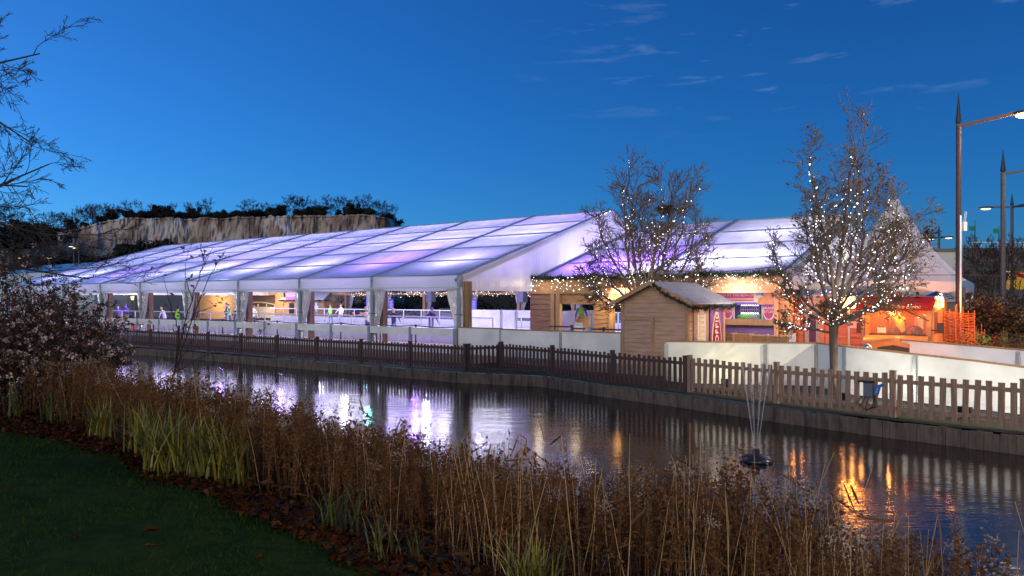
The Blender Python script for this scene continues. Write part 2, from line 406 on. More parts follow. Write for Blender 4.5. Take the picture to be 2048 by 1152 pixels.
def roof_sheet(x0, x1, y0, y1, zf, sag=.10, nu=8, nv=20):
    b = MB()
    nb = max(1, round((x1 - x0) / BAY))
    for k in range(nb):
        a, c = x0 + (x1 - x0) * k / nb, x0 + (x1 - x0) * (k + 1) / nb
        b.grid(lambda u, v: F(a + (c - a) * u, y0 + (y1 - y0) * v, zf(y0 + (y1 - y0) * v) - sag * math.sin(math.pi * u) * (.35 + .65 * abs(math.sin(math.pi * v * 5)))), nu, nv)
    return b
lowp = roof_sheet(-NB * BAY, 0, -.08, SP / 10, roofz, nv=5, sag=.05); rf = roof_sheet(-NB * BAY, 0, SP / 10, SP / 2, roofz); rb = roof_sheet(-NB * BAY, 0, SP / 2, SP + .08, roofz)
b = MB(); b.add(rf.v, rf.f); b.add(rb.v, rb.f); b.add(lowp.v, lowp.f, 1); b.build('roof_sheet', [M_roof, M_film], T1, True, True)
for k in range(NB + 1):
    x = -k * BAY; b = MB()
    for ys in ((-.1, SP / 2), (SP / 2, SP + .1)):
        p, q = F(x, ys[0], roofz(ys[0]) + .03), F(x, ys[1], roofz(ys[1]) + .03)
        b.beam(p, q, .10, .07)
        b.beam(p + V((0, 0, -.25)) - AX * (.14 if k == 0 else 0), q + V((0, 0, -.25)) - AX * (.14 if k == 0 else 0), .08, .22)
    b.build('rafter', M_alu, T1, True)
for k in range(11):
    y = SP / 2 * k / 5; b = MB(); b.beam(F(-NB * BAY, y, roofz(y) + .005), F(0, y, roofz(y) + .005), .07, .06); b.build('purlin', M_alu, T1, True)
# valances front and back
for y, zb in ((-.1, 2.9), (SP + .1, 2.95)):
    b = MB(); nx = NB * 12
    b.grid(lambda u, v: F(-NB * BAY + NB * BAY * u, y + .025 * math.sin(u * nx * 1.1) * (1 - v) + .02 * math.sin(u * 171), zb + .02 * math.sin(u * NB * math.pi * 2) - .05 * abs(math.sin(u * NB * math.pi)) * (1 - v) + (EZ - zb) * v), nx, 5)
    b.build('valance', M_val, T1, True, True)
    b = MB(); b.beam(F(-NB * BAY, y - .02, zb + .1), F(0, y - .02, zb + .1), .02, .05); b.build('valance_hem', mat('hem', (.6, .62, .7), .5, c2=(.55, .57, .66), scale=9), T1, True)
# gables
for x in (.04, -NB * BAY - .04):
    b = MB()
    def gab(u, v):
        y = -.08 + (SP + .16) * u; zt = roofz(y) - .02; zb = 2.86
        return F(x + .03 * math.sin(u * 190) * (1 - v) + .015 * math.sin(u * 77), y, zb + (zt - zb) * v)
    b.grid(gab, 160, 6); b.build('gable_sheet', M_wall, T1, True, True)
# posts, curtains
def curtain(x, y, z0, z1, wl, wr, ztie):
    b = MB(); nu, nv = 26, 14
    def fn(u, v):
        z = z1 + (z0 - z1) * v; zt = (z1 - z) / (z1 - ztie)
        g = max(.0, 1 - zt) if zt < 1 else 0
        g = g ** .8
        l, r = -.10 - (wl - .1) * g, .12 + (wr - .12) * g
        if zt > 1: l -= .05 * (zt - 1); r += .10 * (zt - 1)
        xx = l + (r - l) * u
        return F(x + xx, y + (.05 + .03 * g) * math.sin(u * 38 + 3 * v) + .02 * math.sin(u * 90), z)
    b.grid(fn, nu, nv); return b
for k in range(NB + 1):
    for y in (0.0, SP):
        x = -k * BAY; s = 1 if y == 0 else -1
        b = MB(); c = F(x, y); b.box((c.x, c.y, (DECK + EZ) / 2), (.15, .22, EZ - DECK - .05), FRZ); b.build('frame_post', M_galv, T1, True)
        c2_ = F(x + .16 if k == 0 else x + .20, y + s * (.28 if k == 0 else .42)); b = MB(); b.box((c2_.x, c2_.y, (DECK + EZ) / 2 - .1), (.25, .25, EZ - DECK - .3), FRZ); b.build('timber_post', M_post, T1, True)
        cb = curtain(x, y - .0 * s, DECK + .30, 3.0, .55 if k else .8, .75 if k else .10, 1.15)
        o = cb.build('curtain', M_curt, T1, True, True)
        if y == 0:
            b = MB()
            for zz in (1.0, 1.9): b.beam(F(x - .22, y - .1, zz), F(x + .25, y - .1, zz), .02, .03)
            b.build('tie', mat('tie_strap', (.08, .08, .09), .6, c2=(.1, .1, .11)), o, True)
# ---------------------------------------------------------------- second marquee over the timber front
T2Y0, T2H, T2X1 = 5.05, 10.5, 11.2
T2 = thing('entrance_marquee', 'shorter white marquee glowing purple and white above the timber front', 'marquee', F(0, T2Y0, DECK), FRZ)
def roofz2(y): return 3.45 + 3.15 * (1 - abs(y - T2Y0 - T2H) / T2H)
rf = MB()
for y0, y1 in ((T2Y0 - .1, T2Y0 + T2H), (T2Y0 + T2H, T2Y0 + 2 * T2H + .1)):
    q = roof_sheet(.14, T2X1, y0, y1, roofz2); rf.add(q.v, q.f)
rf.build('roof_sheet', M_roof, T2, True, True)
for k in range(3):
    x = .2 + (T2X1 - .2) * k / 2; b = MB()
    for ys in ((T2Y0 - .12, T2Y0 + T2H), (T2Y0 + T2H, T2Y0 + 2 * T2H)):
        b.beam(F(x, ys[0], roofz2(ys[0]) + .03), F(x, ys[1], roofz2(ys[1]) + .03), .14, .12)
        b.beam(F(x, ys[0], roofz2(ys[0]) - .25), F(x, ys[1], roofz2(ys[1]) - .25), .12, .26)
    b.build('rafter', M_alu, T2, True)
for k in range(9):
    y = T2Y0 + T2H * k / 4; b = MB(); b.beam(F(.15, y, roofz2(y) + .005), F(T2X1, y, roofz2(y) + .005), .07, .06); b.build('purlin', M_alu, T2, True)
b = MB()
b.grid(lambda u, v: F(T2X1 + .03 * math.sin(u * 150) * (1 - v) + .03, T2Y0 + 2 * T2H * u, 2.9 + (roofz2(T2Y0 + 2 * T2H * u) - 2.92) * v), 120, 6)
b.build('gable_sheet', M_wall, T2, True, True)
for k in range(3):
    for y in (T2Y0 + .3, T2Y0 + 2 * T2H):
        x = .3 + (T2X1 - .5) * k / 2; c = F(x, y); b = MB(); b.box((c.x, c.y, (DECK + 3.4) / 2), (.14, .2, 3.4 - DECK), FRZ); b.build('frame_post', M_galv, T2, True)
# ---------------------------------------------------------------- pagoda tent
PC = V((15.85, 31.0, 0)); PH = 2.55
T3 = thing('pagoda_tent', 'white pointed pagoda tent behind the coffee van', 'tent', (PC.x, PC.y, DECK), FRZ)
def pag(i):
    a0, a1 = [(-1, -1), (1, -1), (1, 1), (-1, 1)][i], [(-1, -1), (1, -1), (1, 1), (-1, 1)][(i + 1) % 4]
    def fn(u, v):
        k = 1 - v; r = .04 + .96 * (k ** 1.0); z = 3.15 + .25 * 4 * u * (1 - u) * k + (6.6 - 3.15) * (1 - (1 - v) ** .62 * 1.0) if False else 3.15 + 3.5 * (v ** 1.75 * .62 + v * .38) + .10 * math.sin(math.pi * u) * k
        x = (a0[0] + (a1[0] - a0[0]) * u) * PH * r; y = (a0[1] + (a1[1] - a0[1]) * u) * PH * r
        return PC + AX * x + BX * y + V((0, 0, z))
    return fn
b = MB()
for i in range(4): b.grid(pag(i), 10, 14)
b.build('roof_sheet', fabric('pagoda_pvc', (.42, .44, .54), transl=.06, rough=.4, gloss=.15, bump=.1, scale=1), T3, True, True)
b = MB()
for i in range(4):
    a0, a1 = [(-1, -1), (1, -1), (1, 1), (-1, 1)][i], [(-1, -1), (1, -1), (1, 1), (-1, 1)][(i + 1) % 4]
    b.grid(lambda u, v: PC + AX * ((a0[0] + (a1[0] - a0[0]) * u) * (PH + .01)) + BX * ((a0[1] + (a1[1] - a0[1]) * u) * (PH + .01)) + V((0, 0, 3.15 + .10 * math.sin(math.pi * u) - v * (.30 + .12 * abs(math.sin(u * math.pi * 4))))), 48, 3)
b.build('valance', M_val, T3, True, True)
for i, j in ((-1, -1), (1, -1), (1, 1), (-1, 1)):
    c = PC + AX * (i * 2.49) + BX * (j * 2.49); b = MB(); b.tube([c + V((0, 0, DECK)), c + V((0, 0, 3.2))], .05, 8); b.build('leg', M_galv, T3, True)
b = MB(); b.tube([PC + V((0, 0, 6.55)), PC + V((0, 0, 6.8))], [.06, .02], 8); b.build('finial', M_galv, T3, True)
# a smaller marquee at the far left, beyond the rink
T4 = thing('far_marquee', 'low pale marquee roof beyond the left end of the rink marquee', 'marquee', F(-85, 32, 0), FRZ)
b = MB(); zf = lambda y: 6.3 + 1.9 * (1 - abs(y - 32) / 8)
for y0, y1 in ((24, 32), (32, 40)):
    b.grid(lambda u, v: F(-118 + 34 * u, y0 + (y1 - y0) * v, zf(y0 + (y1 - y0) * v) - .06 * abs(math.sin(u * 16))), 30, 6)
b.build('roof_sheet', M_roof, T4, True, True)
b = MB(); b.grid(lambda u, v: F(-118 + 34 * u, 24, .2 + 6.1 * v), 30, 3); b.grid(lambda u, v: F(-84, 24 + 16 * u, .2 + (zf(24 + 16 * u) - .2) * v), 20, 3); b.build('wall_sheet', M_wall, T4, True, True)

# ---------------------------------------------------------------- lamps inside the tents: uplighters under the roof, a few bare lamps
LAV2 = (.60, .50, 1.0); LAV, WHT, PUR = (.57, .48, 1.0), (.80, .77, 1.0), (.34, .13, 1.0)
def uplight(p, e, c, size=1.6):
    o = light('AREA', 'uplighter', p, e * LK, c, size); o.rotation_euler = (math.pi, 0, 0); return o
for k in range(NB):
    x = -2.5 - 5 * k
    for j, y in enumerate((3.0, 8.6, 16.5)):
        c = (LAV, WHT, LAV2)[(k + j) % 3]; e = (250, 370, 390)[j]
        if (k, j) in ((1, 0), (3, 1), (6, 0)): c = PUR
        uplight(F(x + (.8 if j == 1 else 0), y, 3.1), e, c)
for x, y, c, e in ((1.8, 7.6, PUR, 300), (3.6, 8.0, PUR, 480), (5.0, 8.6, PUR, 260), (5.2, 6.5, WHT, 130), (3.0, 13, LAV2, 200), (7.3, 8.0, WHT, 330), (9.5, 8.2, WHT, 300), (8.5, 13, WHT, 300), (10.2, 14.5, (1, .95, .6), 160), (6, 20, WHT, 200)):
    uplight(F(x, y, 3.1), e, c, 1.2)
for k in range(NB):
    light('POINT', 'rink_lamp', F(-2.5 - 5 * k, 2.3, 3.3), 70 * LK, (LAV2, LAV)[k % 2], .5)
    light('AREA', 'rink_downlight', F(-2.5 - 5 * k, 10, 4.4), 330 * LK, (LAV, WHT)[k % 2], 4.2); light('AREA', 'rink_downlight', F(-2.5 - 5 * k, 18, 4.4), 330 * LK, (WHT, LAV)[k % 2], 4.2)
for xq, yq, eq in ((-2.0, 10.8, 190), (-7.5, 6.0, 120), (-22, 4.5, 130), (-33, 9, 160)): uplight(F(xq, yq, 3.9), eq, PUR, 1.0)
for px, y, z, c, e in ((690, 9, 3.6, WHT, 130), (852, 7, 3.5, WHT, 150), (560, 8, 3.3, PUR, 150), (830, 4, 3.3, PUR, 170), (737, 10, 3.4, (.1, .9, .8), 110), (440, 8, 3.2, PUR, 150), (640, 14, 3.5, WHT, 200), (300, 10, 3.4, WHT, 200), (960, 12, 3.5, LAV, 200)):
    light('POINT', 'rink_lamp', F(onF(px, y)[0], y, z), e * LK, c, .10)
# ---------------------------------------------------------------- picket fence: one thing per run, posts / rails / picket panels as parts
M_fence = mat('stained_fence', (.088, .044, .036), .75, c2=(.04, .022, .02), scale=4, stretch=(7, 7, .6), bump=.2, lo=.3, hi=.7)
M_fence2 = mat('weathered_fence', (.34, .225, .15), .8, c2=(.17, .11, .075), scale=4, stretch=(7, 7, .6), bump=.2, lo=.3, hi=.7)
def fence_run(name, label, pts, m, h=.92, pitch=.19, pw=.095):
    root = thing(name, label, 'fence', pts[0])
    for i, p in enumerate(pts):
        b = MB(); d = (pts[min(i + 1, len(pts) - 1)] - pts[max(0, i - 1)]); rz = math.atan2(d.y, d.x)
        b.box((p.x, p.y, h / 2 + .02), (.105, .105, h + .04), rz); b.box((p.x, p.y, h + .05), (.12, .12, .025), rz)
        b.build('post', m, root, True)
    for i in range(len(pts) - 1):
        p, q = pts[i], pts[i + 1]; L_ = (q - p).length; d = (q - p) / L_; rz = math.atan2(d.y, d.x); sd = V((d.y, -d.x, 0))
        for zz in (.20, .78):
            b = MB(); b.beam(p + d * .053 + V((0, 0, zz)), q - d * .053 + V((0, 0, zz)), .038, .085); b.build('rail', m, root, True)
        b = MB(); k = max(1, round((L_ - .1) / pitch))
        for j in range(k):
            c = p + d * (.05 + (j + .5) * (L_ - .1) / k) + sd * .032; hh = h * random.uniform(.955, 1.01); z0 = .05
            M = Matrix.Translation(V((c.x, c.y, z0 + (hh - z0) / 2))) @ Matrix.Rotation(rz, 4, 'Z') @ Matrix.Rotation(random.gauss(0, .016), 4, 'Y')
            b.box((0, 0, 0), (pw * random.uniform(.93, 1.05), .02, hh - z0), M=M)
        b.build('picket_panel', m, root, True)
    return root
dL = (FP[0] - FP[1]).normalized(); NBF = 18
run1 = [FP[1] + dL * (2.68 * k) for k in range(NBF, -1, -1)]
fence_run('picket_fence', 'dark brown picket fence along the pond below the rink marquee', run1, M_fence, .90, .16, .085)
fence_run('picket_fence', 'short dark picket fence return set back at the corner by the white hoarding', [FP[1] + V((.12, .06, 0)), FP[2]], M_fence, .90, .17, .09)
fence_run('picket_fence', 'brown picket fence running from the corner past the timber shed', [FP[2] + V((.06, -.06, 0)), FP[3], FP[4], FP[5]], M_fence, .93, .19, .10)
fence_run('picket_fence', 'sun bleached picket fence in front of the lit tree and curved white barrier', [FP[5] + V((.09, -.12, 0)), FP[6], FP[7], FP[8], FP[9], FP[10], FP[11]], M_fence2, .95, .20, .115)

# ---------------------------------------------------------------- white balustrade along the open side of the rink marquee
M_white = mat('white_board', (.78, .785, .77), .35, c2=(.60, .605, .58), scale=1.3, bump=.03, detail=9, lo=.42, hi=.72)
M_wframe = mat('white_frame', (.7, .7, .74), .4, c2=(.6, .6, .65), scale=6)
M_cap = mat('timber_cap', (.36, .22, .10), .6, c2=(.24, .14, .06), scale=4, stretch=(6, 6, 1))
M_kick = fabric('kick_board', (.8, .8, .84), transl=.55, rough=.3, gloss=.2, bump=0)
M_clear = fabric('acrylic', (.7, .7, .85), transl=.4, rough=.1, gloss=.3, bump=0, clear=.82)
BL = thing('balustrade', 'low white balustrade with open lower windows along the pond side of the rink marquee', 'railing', F(0, -.25, 0), FRZ)
for k in range(NB * 2 + 1):
    x = -2.5 * k - (0.05 if k == 0 else 0); c = F(x, -.25); b = MB(); b.box((c.x, c.y, .80), (.13, .10, 1.14), FRZ); b.build('post', M_galv, BL, True)
    if k < NB * 2:
        b = MB(); b.beam(F(x - .09, -.25, 1.20), F(x - 2.42, -.25, 1.20), .035, .30); b.build('top_board', M_white, BL, True)
        b = MB(); b.beam(F(x - .09, -.25, .52), F(x - 2.42, -.25, .52), .035, .30); b.build('bottom_board', M_white, BL, True)
        for f in (.33, .70):
            xm = x - .07 - 2.35 * f; b = MB(); b.beam(F(xm, -.25, .67), F(xm, -.25, 1.05), .035, .06); b.build('mullion', M_wframe, BL, True)

# ---------------------------------------------------------------- belt barriers between balustrade and rink
M_black = mat('black_plastic', (.012, .012, .016), .45, c2=(.02, .02, .025), scale=20)
M_belt = mat('navy_belt', (.02, .015, .10), .6, c2=(.03, .02, .13), scale=20)
for k in range(17):
    x = -.9 - 2.45 * k; t = thing('queue_post', ORD[k] + ' black belt post behind the white balustrade counted from the marquee corner', 'queue post', F(x, .95, DECK), FRZ, 'belt posts behind the balustrade')
    b = MB(); b.lathe([(.17, 0), (.17, .03), (.03, .05), (.03, .96), (.045, .97), (.045, 1.06), (.02, 1.07)], 10, F(x, .95, DECK)); b.build('stand', M_black, t, True)
    if k < 16:
        b = MB(); p, q = F(x, .95, DECK + 1.02), F(x - 2.45, .95, DECK + 1.02)
        for j in range(6): b.beam(p.lerp(q, j / 6) - V((0, 0, .05 * math.sin(math.pi * j / 6))), p.lerp(q, (j + 1) / 6) - V((0, 0, .05 * math.sin(math.pi * (j + 1) / 6))), .008, .05)
        b.build('belt', M_belt, t, True)

# ---------------------------------------------------------------- rink barrier: framed panels round the ice
def rink_run(label, x0, x1, y, n, kick=.55, top=1.62):
    t = thing('rink_barrier', label, 'barrier', F(x0, y, DECK), FRZ)
    for k in range(n):
        a, c = x0 + (x1 - x0) * k / n, x0 + (x1 - x0) * (k + 1) / n
        b = MB(); b.beam(F(a, y, DECK + .02 + kick / 2), F(c - .04 * np.sign(x1 - x0), y, DECK + .02 + kick / 2), .04, kick); b.build('kick_board', M_kick, t, True)
        b = MB(); b.beam(F(a, y, top), F(c, y, top), .06, .055); b.beam(F(a, y, DECK + kick), F(a, y, top), .06, .055, up=(1, 0, 0)); b.build('frame', M_wframe, t, True)
        b = MB(); b.add([F(a, y, DECK + kick), F(c, y, DECK + kick), F(c, y, top), F(a, y, top)], [(0, 1, 2, 3)]); b.build('acrylic_panel', M_clear, t, True)
    return t
rink_run('clear panelled rink barrier on the pond side of the ice', -2.4, -42, 5.2, 20)
rink_run('clear panelled rink barrier on the far side of the ice', -2.4, -42, 21.2, 20)
t = thing('screen', 'tall white solid screen at the near end of the ice', 'screen', F(-2.2, 6, DECK), FRZ)
y0s = [8.2, 10.4, 12.6]
for i, y in enumerate(y0s):
    b = MB(); b.beam(F(-2.2, y + .06, 1.13), F(-2.2, y + 2.14, 1.13), .05, 1.5); b.build('panel', M_white, t, True)
    b = MB(); b.beam(F(-2.2, y, DECK), F(-2.2, y, 1.93), .1, .1); b.build('post', M_galv, t, True)
t = thing('screen', 'white screen with a wide window showing tables behind it', 'screen', F(-2.2, 15, DECK), FRZ)
xa, xb = onF(938, 9.5)[0], onF(1086, 9.5)[0]
b = MB(); b.beam(F(xa, 9.5, 1.15), F(xa + 2.2, 9.5, 1.15), .05, 1.55); b.build('panel', M_white, t, True)
b = MB(); b.beam(F(xa + 2.3, 9.5, DECK), F(xa + 2.3, 9.5, 1.95), .16, .1); b.build('post', M_galv, t, True)
b = MB(); b.beam(F(xa + 2.4, 9.5, 1.15), F(xa + 3.2, 9.5, 1.15), .05, 1.55); b.build('panel', M_white, t, True)
b = MB(); b.beam(F(xa + 3.3, 9.5, DECK), F(xa + 3.3, 9.5, 1.95), .16, .1); b.build('post', M_galv, t, True)
b = MB(); b.beam(F(xa + 3.4, 9.5, 1.72), F(xb + .6, 9.5, 1.72), .05, .40); b.build('panel', M_white, t, True)
b = MB(); b.beam(F(xa + 3.4, 9.5, .62), F(xb + .6, 9.5, .62), .05, .50); b.build('panel', M_white, t, True)

# ---------------------------------------------------------------- white hoardings with timber caps (pond side)
def hoarding(label, pts, tops, bots, post_at=()):
    t = thing('hoarding', label, 'hoarding', (pts[0].x, pts[0].y, 0))
    for i in range(len(pts) - 1):
        p, q = pts[i], pts[i + 1]; d = (q - p).normalized(); sd = V((d.y, -d.x, 0))
        b = MB(); vs = []
        for o in (0, .05):
            vs += [p - sd * o + V((0, 0, bots[i])), q - sd * o + V((0, 0, bots[i + 1])), q - sd * o + V((0, 0, tops[i + 1])), p - sd * o + V((0, 0, tops[i]))]
        b.add(vs, [(0, 1, 2, 3), (7, 6, 5, 4), (0, 4, 5, 1), (1, 5, 6, 2), (2, 6, 7, 3), (3, 7, 4, 0)]); b.build('board', M_white, t, True)
        b = MB(); b.beam(p + V((0, 0, tops[i] + .022)) - sd * .025, q + V((0, 0, tops[i + 1] + .022)) - sd * .025, .10, .04); b.build('cap', M_cap, t, True)
        b = MB(); b.beam(p + sd * .014 + V((0, 0, bots[i] + .09)), q + sd * .014 + V((0, 0, bots[i + 1] + .09)), .022, .17); b.build('kick_rail', M_wframe, t, True)
        if i in post_at or i == 0:
            b = MB(); b.beam(p + sd * .035 + V((0, 0, bots[i])), p + sd * .035 + V((0, 0, tops[i] - .03)), .05, .09, up=tuple(d)); b.build('post', M_galv, t, True)
    return t
hoarding('white hoarding from the marquee corner to the timber shed', [F(-.12, -.12), F(2.15, -.12), F(2.2, -.16), F(4.9, -.16), F(7.3, -.16)], [1.38, 1.38, 1.36, 1.36, 1.36], [.02] * 5, (1, 3))
H1 = [at(1332, 22.55), at(1530, 21.95), at(1632, 21.75)]
hoarding('flat white hoarding lit yellow from below in front of the shed', H1, [1.24, 1.24, 1.24], [.02] * 3, (1,))
H2 = [at(1634, 21.70), at(1690, 19.9), at(1830, 18.3), at(1950, 17.2), at(2060, 16.2), at(2200, 14.9), at(2400, 13.2)]
tops2 = [1.24, 1.26, 1.17, 1.10, 1.03, .98, .95]
hoarding('long white hoarding sweeping right behind the lit tree', H2, tops2, [.02] * 7, (1, 2, 4))
H3 = [p + V((2.35, 2.0, 0)) * (1 if i else .25) for i, p in enumerate(H2)]
hoarding('far white hoarding on the other side of the curved ice track', H3[1:], [1.34, 1.27, 1.22, 1.18, 1.15, 1.12], [.30] * 6, (2,))
b = MB()
for i in range(1, len(H2) - 1):
    p, q, r, s_ = H2[i], H2[i + 1], H3[i + 1], H3[i]
    b.add([V((v.x, v.y, .372)) for v in (p, q, r, s_)], [(0, 1, 2, 3)])
tag(b.build('ice', M_ice), kind='structure')
# ---------------------------------------------------------------- waney-edge boarding helpers
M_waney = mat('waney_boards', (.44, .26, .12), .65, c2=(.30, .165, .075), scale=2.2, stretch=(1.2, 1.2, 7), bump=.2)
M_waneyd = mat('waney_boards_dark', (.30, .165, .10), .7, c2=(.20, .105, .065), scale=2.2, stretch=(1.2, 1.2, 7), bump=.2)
M_bulb = glow('fairy_bulb', (1, .92, .82), 7.0)
M_bulbw = glow('tree_bulb', (1, .92, .96), 7.0)
M_fir = mat('fir_garland', (.010, .030, .016), .8, c2=(.02, .045, .02), scale=30)
def waney(b, x0, x1, y, z0, z1, step=.24, proud=.035):
    """overlapping boards with a wavy lower edge on a fairground row y, facing -y"""
    k = max(1, round((z1 - z0) / step)); st = (z1 - z0) / k; n = max(6, int(abs(x1 - x0) / .12))
    for i in range(k):
        zb, zt = z0 + i * st, z0 + (i + 1) * st; ph = random.uniform(0, 9)
        top = [(x0 + (x1 - x0) * j / n) for j in range(n + 1)]
        wav = [.03 * math.sin(x * 3.1 + ph) + .018 * math.sin(x * 8.3 + ph * 2) for x in top]
        vs = [F(x, y - .002, zt) for x in top] + [F(x, y - proud, zb + wv * (1 if i else 0)) for x, wv in zip(top, wav)] + [F(x, y, zb + wv * (1 if i else 0)) for x, wv in zip(top, wav)]
        N_ = n + 1
        fs = [(j, j + 1, N_ + j + 1, N_ + j) for j in range(n)] + [(N_ + j, N_ + j + 1, 2 * N_ + j + 1, 2 * N_ + j) for j in range(n)]
        b.add(vs, fs)
    b.add([F(x0, y + .03, z0), F(x1, y + .03, z0), F(x1, y + .03, z1), F(x0, y + .03, z1), F(x0, y, z0), F(x1, y, z0), F(x1, y, z1), F(x0, y, z1)], [(3, 2, 1, 0), (0, 1, 5, 4), (1, 2, 6, 5), (2, 3, 7, 6), (3, 0, 4, 7)])
    return b
def garland(label, pts, r=.09, bulbs=0, drop=.5, group=None, name='garland'):
    """fir garland along pts with hanging bulbs"""
    pts = [V(p) for p in pts]; t = thing(name, label, 'garland', pts[0], 0, group)
    L_ = sum((pts[i + 1] - pts[i]).length for i in range(len(pts) - 1)); n = int(L_ * 150 * (r / .09)); vs = []; fs = []
    def pos(u):
        d = u * L_
        for i in range(len(pts) - 1):
            l = (pts[i + 1] - pts[i]).length
            if d <= l or i == len(pts) - 2: return pts[i].lerp(pts[i + 1], d / l)
            d -= l
    b = MB()
    for i in range(n):
        c = pos(random.random()); d = V((random.gauss(0, 1), random.gauss(0, 1), random.gauss(0, 1))).normalized(); e = V((random.gauss(0, 1), random.gauss(0, 1), random.gauss(0, 1))).normalized()
        l = r * random.uniform(.8, 1.7) * (1 + .35 * math.sin(c.x * 7) * math.sin(c.y * 5 + 1)); wd = d.cross(e).normalized() * .022
        c = c + e * r * .3 * random.random()
        b.add([c - wd, c + wd, c + d * l], [(0, 1, 2)])
    b.build('foliage', M_fir, t, True)
    if bulbs:
        q = MB()
        for i in range(bulbs):
            c = pos(random.random()); off = -random.random() ** 1.5 * drop
            q.ball(c + V((random.uniform(-.05, .05), random.uniform(-.08, -.02), off)), random.choice((.010, .013, .017, .022)), n=5, k=3)
        tag(q.build('bulbs', M_bulb, t, True), kind='stuff')
    return t
M_blk = mat('cable', (.01, .01, .012), .6, c2=(.015, .015, .017), scale=9)

# ---------------------------------------------------------------- timber front of the entrance marquee
yF = T2Y0
TF = thing('timber_facade', 'long waney edged timber front with beam and posts under the entrance marquee', 'timber front', F(0, yF, DECK), FRZ)
xl = .0; xr = T2X1
b = MB(); waney(b, xl, xr, yF - .08, 2.88, 3.42, .27); b.build('fascia', M_waney, TF, True)
b = MB(); b.beam(F(xl - .02, yF - .1, 2.82), F(xr, yF - .1, 2.82), .16, .12); b.build('beam', M_wood, TF, True)
xA, xB, xC = onF(1062, yF)[0], onF(1104, yF)[0], onF(1119, yF)[0]
xD, xE = onF(1188, yF)[0], onF(1221, yF)[0]
xG, xH = onF(1560, yF)[0], onF(1586, yF)[0]
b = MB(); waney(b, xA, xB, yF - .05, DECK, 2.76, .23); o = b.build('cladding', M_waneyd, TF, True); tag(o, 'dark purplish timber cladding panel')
for x in (xB + .12, xC - .0, xE + .1): b = MB(); c = F(x, yF - .06); b.box((c.x, c.y, (DECK + 2.76) / 2 + .02), (.2, .2, 2.40), FRZ); b.build('post', M_wood, TF, True)
b = MB(); waney(b, xC + .12, onF(1262, yF)[0], yF + .02, 2.3, 2.76, .23); b.build('lintel', M_waney, TF, True)
b = MB(); waney(b, xD, xE, yF + .0, DECK, 2.28, .2); b.build('cladding', M_waney, TF, True)
b = MB(); waney(b, xG, xH, yF - .04, DECK, 2.76, .3); b.build('cladding', M_waney, TF, True)
for x in (xG - .1,): b = MB(); c = F(x, yF - .06); b.box((c.x, c.y, (DECK + 2.76) / 2), (.16, .16, 2.38), FRZ); b.build('post', M_wood, TF, True)
garland('fir garland with dripping white lights along the timber front', [F(xl + .02, yF - .16, 3.42 + (.03 if i % 2 else -.02)) if False else F(xl + (xr - xl) * i / 8, yF - .18, 3.50 - (.06 if i % 2 else 0)) for i in range(9)], .16, 230, .60)
# sloped boarded stair side seen through the left opening
RW = thing('stair_side', 'orange lit boarded stair side with a sloping top seen through the timber opening', 'stair', F(xC, yF + 1.6, DECK), FRZ)
xa, xb = onF(1132, yF + 1.6)[0], onF(1178, yF + 1.6)[0]
b = MB(); n = 7
for i in range(n):
    z0, z1 = DECK + 1.38 * i / n, DECK + 1.38 * (i + 1) / n
    f0 = i / n; b.b2(0, 0, 0, 0, 0, 0) if False else None
    xs0, xs1 = xa + (xb - xa) * .62 * f0, xa + (xb - xa) * .62 * (i + 1) / n
    b.prism([(xs0, z0 + .012), (xb, z0 + .012), (xb, z1), (xs1, z1)], F(0, yF + 1.6 + .01 * (i % 2), 0), AX, V((0, 0, 1)), BX, .05)
b.build('boards', M_waney, RW, True)
b = MB(); b.beam(F(xa - .05, yF + 1.55, DECK + .02), F(xa + (xb - xa) * .62, yF + 1.55, DECK + 1.42), .07, .06); b.build('handrail', M_wood, RW, True)
b = MB(); c = F(xb + .06, yF + 1.6); b.box((c.x, c.y, 1.1), (.1, .1, 1.5), FRZ); b.build('post', M_galv, RW, True)
t = thing('notice_stand', 'small white notice stand with a pale blue heading before the stair side', 'sign', F(xa + .6, yF + .6, DECK), FRZ)
xs = onF(1157, yF + .5)[0]
b = MB(); c = F(xs, yF + .5); b.box((c.x, c.y, 1.0), (.42, .03, .95), FRZ); b.build('board', M_white, t, True)
b = MB(); c = F(xs, yF + .48); b.box((c.x, c.y, 1.41), (.40, .012, .10), FRZ); b.build('heading', mat('pale_blue', (.25, .6, .75), .5, c2=(.3, .65, .8), scale=9), t, True)
t = thing('bollard', 'rounded grey plastic bollard against the hoarding by the timber opening', 'bollard', F(onF(1176, 1.0)[0], 1.0, DECK), FRZ)
c = F(onF(1176, 1.0)[0], 1.0, DECK); b = MB(); b.lathe([(.15, 0), (.15, .95), (.13, 1.05), (.07, 1.12), (.01, 1.14)], 14, c); b.build('body', mat('grey_plastic', (.45, .45, .5), .5, c2=(.4, .4, .45), scale=7), t, True)
for k, (pa, pb, yy) in enumerate(((1098, 1143, 3.0), (1143, 1207, 1.6), (1207, 1252, 1.6))):
    x0, x1 = onF(pa, yy)[0], onF(pb, yy)[0]
    t = thing('queue_post', ['belt post beyond the hoarding beside the dark cladding panel', 'belt post beyond the hoarding beside the bollard', 'belt post beyond the hoarding next to the shed wall'][k], 'queue post', F(x1, yy, DECK), FRZ, 'belt posts at the timber opening')
    b = MB(); b.lathe([(.17, 0), (.17, .03), (.03, .05), (.03, 1.0), (.05, 1.01), (.05, 1.12), (.02, 1.13)], 10, F(x1, yy, DECK)); b.build('stand', M_black, t, True)
    b = MB(); b.beam(F(x0, yy, DECK + 1.05), F(x1, yy, DECK + 1.05), .008, .06); b.build('belt', M_belt, t, True)

